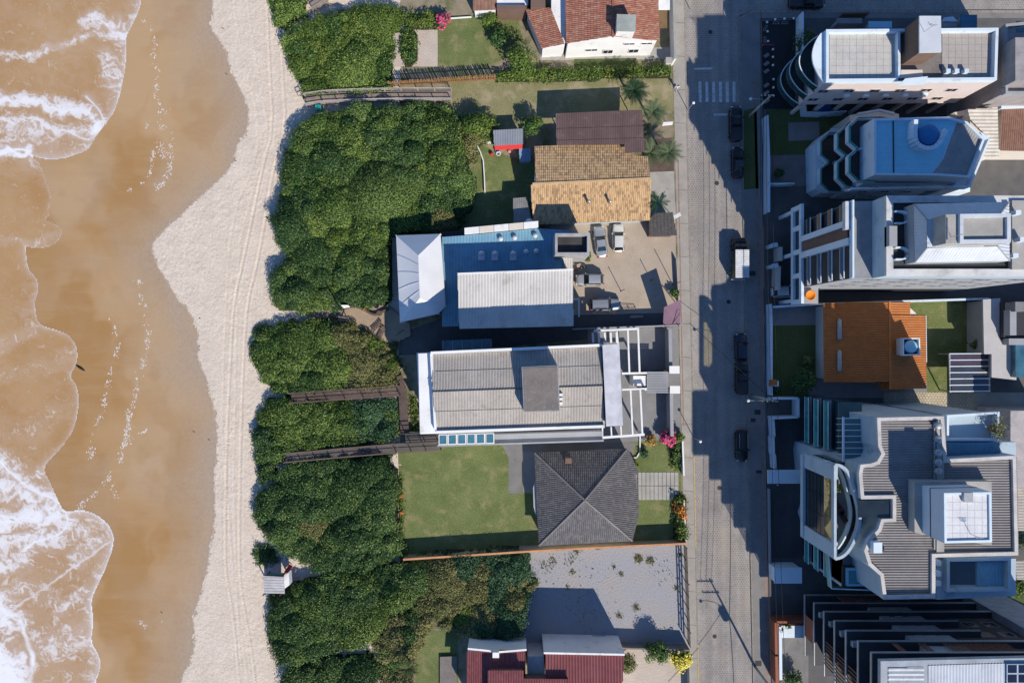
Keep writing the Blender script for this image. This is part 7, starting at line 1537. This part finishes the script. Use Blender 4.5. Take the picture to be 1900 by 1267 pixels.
MB().face([(-2.8, .987, .9), (.95, .987, .9), (.95, .987, 2.45), (-2.8, .987, 2.45)]).build('side_print', PRINT, t, local=True, recalc=False)
rows = [[(x, -w_, .45), (x, -w_, z0), (x, -w_*.85, z1), (x, w_*.85, z1), (x, w_, z0), (x, w_, .45)] for x, w_, z0, z1 in ((1.15, .95, 1.3, 2.15), (1.9, .95, 1.3, 2.12), (2.35, .93, 1.2, 1.55), (2.75, .90, 1.05, 1.2), (2.9, .82, .9, 1.0))]
m = MB(); m.add([p for r_ in rows for p in r_], [(i*6+j, i*6+j+1, i*6+6+j+1, i*6+6+j) for i in range(4) for j in range(5)]+[(0, 1, 2, 3, 4, 5), (24, 25, 26, 27, 28, 29)]); m.build('cab', PBLACK, t, local=True, bev=.0)
MB().face([(1.93, -.72, 2.10), (2.33, -.82, 1.58), (2.33, .82, 1.58), (1.93, .72, 2.10)]).build('windscreen', CGL, t, local=True, recalc=False)
MB().box(-3.0, 2.8, -.8, .8, .5, .75).build('chassis', DARKP, t, local=True); MB().box(-3.05, -2.97, -.98, .98, .7, .9).build('rear_bumper', WHITE, t, local=True)
for x in (-2.0, 2.05):
    for s in (-1, 1): wh = MB().tube([(x, s*.85-.12, .4), (x, s*.85+.12, .4)], .4, 16).build('wheel', RUBBER, t, local=True); MB().tube([(x, s*.97-.01, .4), (x, s*.97+.012, .4)], .22, 12).build('rim', ALU, wh, local=True)
for s in (-1, 1): MB().box(2.0, 2.12, s*1.12-.08, s*1.12+.08, 1.5, 1.75).build('mirror', DARKP, t, local=True); MB().box(2.78, 2.92, s*.62-.13, s*.62+.13, .78, .9).build('headlight', LAMPW, t, local=True)
s = thing('motorcycle', 'motorcycle parked beside the silver hatchback', 'motorcycle', P(1077, 498), R(15))
for x in (-.62, .62): MB().tube([(x, -.06, .3), (x, .06, .3)], .3, 14).build('wheel', RUBBER, s, local=True)
MB().tube([(-.5, 0, .45), (-.2, 0, .75), (.25, 0, .8), (.5, 0, .6)], [.08, .17, .17, .06], 8).build('body', PBLACK, s, local=True, smooth=True); MB().box(-.55, .0, -.12, .12, .78, .86).build('seat', RUBBER, s, local=True, bev=.02); MB().tube([(.42, -.35, 1.0), (.5, 0, .95), (.42, .35, 1.0)], .025, 6).build('handlebar', ALU, s, local=True); MB().tube([(.5, 0, .95), (.62, 0, .3)], .04, 6).build('fork', ALU, s, local=True)
# ================================================================ STREET FURNITURE
POLEC = surf('concrete_pole', (.42, .40, .38), (.36, .34, .32), 2, 14, .15, .9)
def street_pole(label, gx_, gy_, hgt, arms, lamp=None, trafo=False):
    c = gl(gx_, gy_)+(.02,); o = thing('street_pole', label, 'pole', c, 0, 'concrete poles along the shaded pavement')
    MB().tube([(0, 0, 0), (0, 0, hgt)], [.19, .11], 10).build('shaft', POLEC, o, local=True, smooth=True)
    for z, ln in arms:
        a = MB().beam((-ln*.85, 0, z), (ln*.15, 0, z), .1, .12).build('crossarm', WOODD, o, local=True)
        for k in (-.8, -.5, -.2, .1): MB().lathe((ln*k, 0, z+.06), [(.03, 0), (.06, .05), (.06, .15), (.03, .2)], 8).build('insulator', WHITE, a, local=True)
    if lamp:
        lx, lz = lamp; MB().tube([(0, 0, lz-1.0), (lx*.3, 0, lz-.2), (lx*.75, 0, lz+.1), (lx*.95, 0, lz)], .035, 6).build('lamp_arm', STEELG, o, local=True); MB().lathe((lx, 0, lz), [(.03, .14), (.16, .1), (.22, 0), (.18, -.08), (.02, -.1)], 12).build('lamp_head', METALROOF, o, local=True, smooth=True)
    if trafo:
        MB().lathe((-.55, 0, hgt-5.0), [(.25, 0), (.52, .05), (.55, 1.1), (.48, 1.2), (.1, 1.3)], 14).build('transformer', STEELG, o, local=True, smooth=True)
        for k in range(3): MB().lathe((-.55+.22*(k-1), .2, hgt-3.75), [(.05, 0), (.07, .15), (.04, .3)], 8).build('bushing', BROWNP, o, local=True)
    return o
p1 = street_pole('tall concrete pole with transformer and lamp near the bottom edge', 1402, 1238, 11.0, [(10.7, 2.4), (9.3, 2.4)], (-2.9, 8.2), True)
p2 = street_pole('concrete pole with white lamp arm beside the walled car bay', 1394, 734, 9.4, [(9.2, 2.2), (8.4, 1.2)], (-3.2, 8.2))
p3 = street_pole('concrete pole with globe lamp beside the black forecourt', 1388, 218, 9.0, [(8.8, 1.6)], (-2.2, 7.6))
def wire(label, a, b_, sag_, r=.022):
    A, B = Vector(a), Vector(b_); pts = [A.lerp(B, i/12)-Vector((0, 0, sag_*4*(i/12)*(1-i/12))) for i in range(13)]
    o = MB().tube(pts, r, 5).build('overhead_cable', RUBBER); return tag(o, label, 'cable', 'overhead cables along the street')
T1, T2, T3 = (gl(1402, 1238), gl(1394, 734), gl(1388, 218))
wire('telephone cable between the bottom pole and the pole by the car bay', T1+(6.2,), T2+(6.2,), .7, .05); wire('telephone cable between the pole by the car bay and the globe lamp pole', T2+(6.1,), T3+(6.1,), .7, .05)
wire('telephone cable running off the bottom edge', T1+(6.2,), gl(1412, 1500)+(6.2,), .5, .05); wire('telephone cable running off the top edge', T3+(6.1,), gl(1384, -170)+(6.1,), .5, .05)
for i_, dx_ in enumerate((-1.4, -.6, .2)):
    wire('%s power cable between bottom pole and car bay pole' % ('outer', 'middle', 'inner')[i_], (T1[0]+dx_, T1[1], 10.9), (T2[0]+dx_, T2[1], 9.4), .6, .028); wire('%s power cable between car bay pole and globe lamp pole' % ('outer', 'middle', 'inner')[i_], (T2[0]+dx_, T2[1], 9.4), (T3[0]+dx_, T3[1], 9.0), .6, .028)
wire('pale service cable crossing the street from the pole by the car bay', T2+(8.6,), gl(1262, 600)+(5.0,), .3, .035)
wire('thin service cable crossing the street from the bottom pole', T1+(7.4,), gl(1274, 1330)+(4.5,), .3, .03)
for (x, y, hh, lb) in ((1287, 812, 3.4, 'thin small street lamp on the sunlit kerb by the bougainvillea'), (1281, 18, 5.0, 'white street lamp on the sunlit pavement at the top edge'), (1276, 205, 3.0, 'thin street sign pole on the sunlit kerb by the palms')):
    o = thing('street_lamp', lb, 'street lamp', gl(x, y)+(.02,), 0, 'slim lamps on the sunlit pavement'); MB().tube([(0, 0, 0), (0, 0, hh)], [.06, .045], 8).build('shaft', STEELG, o, local=True); MB().lathe((0, 0, hh), [(.04, 0), (.16, .05), (.22, .16), (.1, .26), (.02, .28)], 12).build('lamp_head', WHITE, o, local=True, smooth=True)
# bollards with white globes
for i, (x, y, w_) in enumerate(((1419, 47, 'at the corner nearest the street'), (1434, 42, 'left of the two bike frames'), (1451, 41, 'between the two bike frames'), (1468, 40, 'right of the two bike frames'), (1420, 64, 'second down the street side'), (1421, 82, 'just above the red barrier'), (1430, 97, 'just below the red barrier'), (1430, 111, 'two below the red barrier'), (1430, 126, 'three below the red barrier'), (1431, 152, 'below the wide forecourt gap'), (1431, 167, 'second below the wide forecourt gap'), (1431, 182, 'lowest in the row'))):
    o = thing('bollard', 'white-globed bollard of the black forecourt, '+w_, 'bollard', P(x, y), 0, 'globe bollards of the black forecourt'); MB().lathe((0, 0, 0), [(.1, 0), (.08, .1), (.08, .75), (.1, .78)], 10).build('shaft', DARKP, o, local=True); MB().lathe((0, 0, .9), [(.02, -.17), (.12, -.12), (.17, 0), (.12, .12), (.02, .17)], 12).build('globe', WHITE, o, local=True, smooth=True)
for i, (x, y) in enumerate(((1421, 105), (1421, 120), (1421, 134), (1421, 160), (1421, 174), (1422, 189))):
    o = thing('slanted_bench', 'white tilted stone seat beside the pavement, %s in the column' % ('topmost', 'second from top', 'third from top', 'fourth from top', 'fifth from top', 'lowest')[i], 'stone seat', P(x, y), R(35), 'tilted stone seats of the black forecourt'); MB().box(-.38, .38, -.2, .2, .28, .4).build('seat', PAVER, o, local=True, bev=.03); MB().box(-.25, .25, -.12, .12, 0, .28).build('foot', DARKP, o, local=True)
for i, (x, y, rz) in enumerate(((1438, 46, 0), (1454, 46, 0), (1418, 55, 60), (1417, 77, 90))):
    o = thing('bike_rack', 'low metal bike frame of the forecourt, %s' % ('left of the upper pair', 'right of the upper pair', 'slanted one by the corner bollard', 'upright one above the red barrier')[i], 'bike rack', P(x, y), R(rz), 'bike frames of the black forecourt'); MB().tube([(-.42, -.13, .5), (.42, -.13, .5), (.42, .13, .5), (-.42, .13, .5), (-.42, -.13, .5)], .03, 6).build('frame', STEELG, o, local=True)
    for sx in (-.4, .4): MB().tube([(sx, 0, 0), (sx, 0, .5)], .03, 6).build('leg', STEELG, o, local=True)
o = thing('barrier', 'red and pink barrier bar across the forecourt entrance', 'barrier', P(1420, 89)); MB().tube([(-.75, 0, 1.0), (.8, 0, 1.0)], .06, 8).build('bar', surf('pink_red_bar', (.5, .06, .12)), o, local=True); MB().tube([(-.7, 0, 0), (-.7, 0, 1.0)], .06, 8).build('post', STEELG, o, local=True)
o = thing('white_sign', 'white street sign board lying over the pavement beside the hut', 'sign', P(1254, 402)); MB().beam(V3(1247, 406, 2.2), V3(1263, 397, 3.0), .5, .05).build('board', WHITE, o); MB().tube([P(1250, 404, 0), P(1250, 404, 2.4)], .05, 6).build('post', STEELG, o)
o = thing('white_sign', 'white shop sign board beside the palms', 'sign', P(1240, 229)); MB().prism(PL([(1229, 233), (1248, 231), (1249, 226), (1231, 227)], 2.6), 2.3, 2.6).build('board', WHITE, o); MB().tube([P(1239, 230, 0), P(1239, 230, 2.3)], .05, 6).build('post', STEELG, o)
o = thing('meter_box', 'white meter box at the end of the hedge', 'meter box', P(1243, 112)); MB().prism(PL(boxpx(1236, 1246, 107, 118, 1.6), 1.6), 0, 1.6).build('box', WHITE, o); MB().prism(PL(boxpx(1235.6, 1246.4, 106.6, 118.4, 1.64), 1.64), 1.6, 1.66).build('lid', CONC, o)
for i, (x, y) in enumerate(((745, 919), (746, 950))): 
    o = thing('flower_pot', ['upper terracotta flower pot beside the clipped hedge', 'lower terracotta flower pot beside the clipped hedge'][i], 'flower pot', P(x, y), 0, 'pots beside the lawn hedge'); MB().lathe((0, 0, 0), [(.16, 0), (.27, .4), (.3, .42), (.24, .42), (.2, .3)], 14).build('pot', TERRA, o, local=True); pp = np.random.default_rng(i).normal(0, .13, (60, 3))+np.array([0, 0, .5]); v, f_ = leaves_np(pp, pp, np.full(60, .16), i, .5); npmesh('blossoms', v, f_, FRED, o, None, {'tint': np.random.default_rng(i).random(60)})
# ================================================================ PEOPLE
def person(label, px, py, z0, rz, shirt, legs, hairc, stride=.25, group=None):
    c = P(px, py, z0+.8); o = thing('person', label, 'person', (c[0], c[1], z0), rz, group)
    V = []; E = []; Rr = []
    def v(x, y, z, r, par=None):
        V.append((x, y, z)); Rr.append(r); i = len(V)-1
        if par is not None: E.append((par, i))
        return i
    pel = v(0, 0, .95, .13); wa = v(0, 0, 1.1, .12, pel); che = v(.01, 0, 1.3, .15, wa); nk = v(.02, 0, 1.48, .06, che); hd = v(.04, 0, 1.58, .09, nk); tp = v(.04, 0, 1.70, .085, hd); v(.12, 0, 1.6, .03, hd)
    for s in (-1, 1):
        hp = v(0, s*.1, .9, .1, pel); kn = v(s*stride*.5+.04, s*.1, .5, .065, hp); an = v(s*stride, s*.1, .09, .045, kn); v(s*stride+.15, s*.11, .04, .035, an)
        sh = v(0, s*.2, 1.4, .06, che); el = v(-s*stride*.3, s*.27, 1.14, .045, sh); wr = v(-s*stride*.55+.06, s*.27, .92, .03, el); pa = v(-s*stride*.6+.08, s*.27, .85, .035, wr)
        for kf in range(4): f1 = v(-s*stride*.6+.07+.016*kf, s*(.26+.006*kf), .77, .009, pa); v(-s*stride*.6+.09+.016*kf, s*.255, .73+.006*abs(kf-1.5), .008, f1)
        th = v(-s*stride*.6+.11, s*.25, .83, .010, pa); v(-s*stride*.6+.13, s*.235, .79, .009, th)
    me = bpy.data.meshes.new('body'); me.from_pydata(V, E, []); b = bpy.data.objects.new('body', me); C.objects.link(b); b.parent = o
    sk = b.modifiers.new('skin', 'SKIN'); sub = b.modifiers.new('sub', 'SUBSURF'); sub.levels = 1; sub.render_levels = 1
    for i, sv in enumerate(me.skin_vertices[0].data): sv.radius = (Rr[i], Rr[i]); sv.use_root = (i == 0)
    nb = NB('clothing_'+o.name.replace('.', '_')); tc = nb.n.new('ShaderNodeTexCoord'); sp_ = nb.n.new('ShaderNodeSeparateXYZ'); nb.l.new(tc.outputs['Object'], sp_.inputs[0]); zz = sp_.outputs[2]
    col = nb.mix(nb.ramp(zz, .50, .51), (.38, .23, .16), legs); col = nb.mix(nb.ramp(zz, 1.02, 1.03), col, shirt); col = nb.mix(nb.ramp(zz, 1.47, 1.48), col, (.42, .26, .18)); nb.done(col, .8); me.materials.append(nb.m)
    MB().lathe((.02, 0, 1.62), [(.1, -.02), (.115, .04), (.1, .11), (.05, .15), (.01, .16)], 12).build('hair', surf('hair_'+hairc, (.03, .02, .015) if hairc == 'dark' else (.2, .12, .06)), o, local=True, smooth=True)
    return o
person('person in a white shirt walking on the sunlit pavement', 1256, 163, .02, R(250), (.7, .7, .7), (.5, .5, .52), 'dark', .3)
person('person in red clothes standing on the tan deck', 676, 574, .3, R(120), (.65, .08, .03), (.55, .07, .03), 'brown', .12)
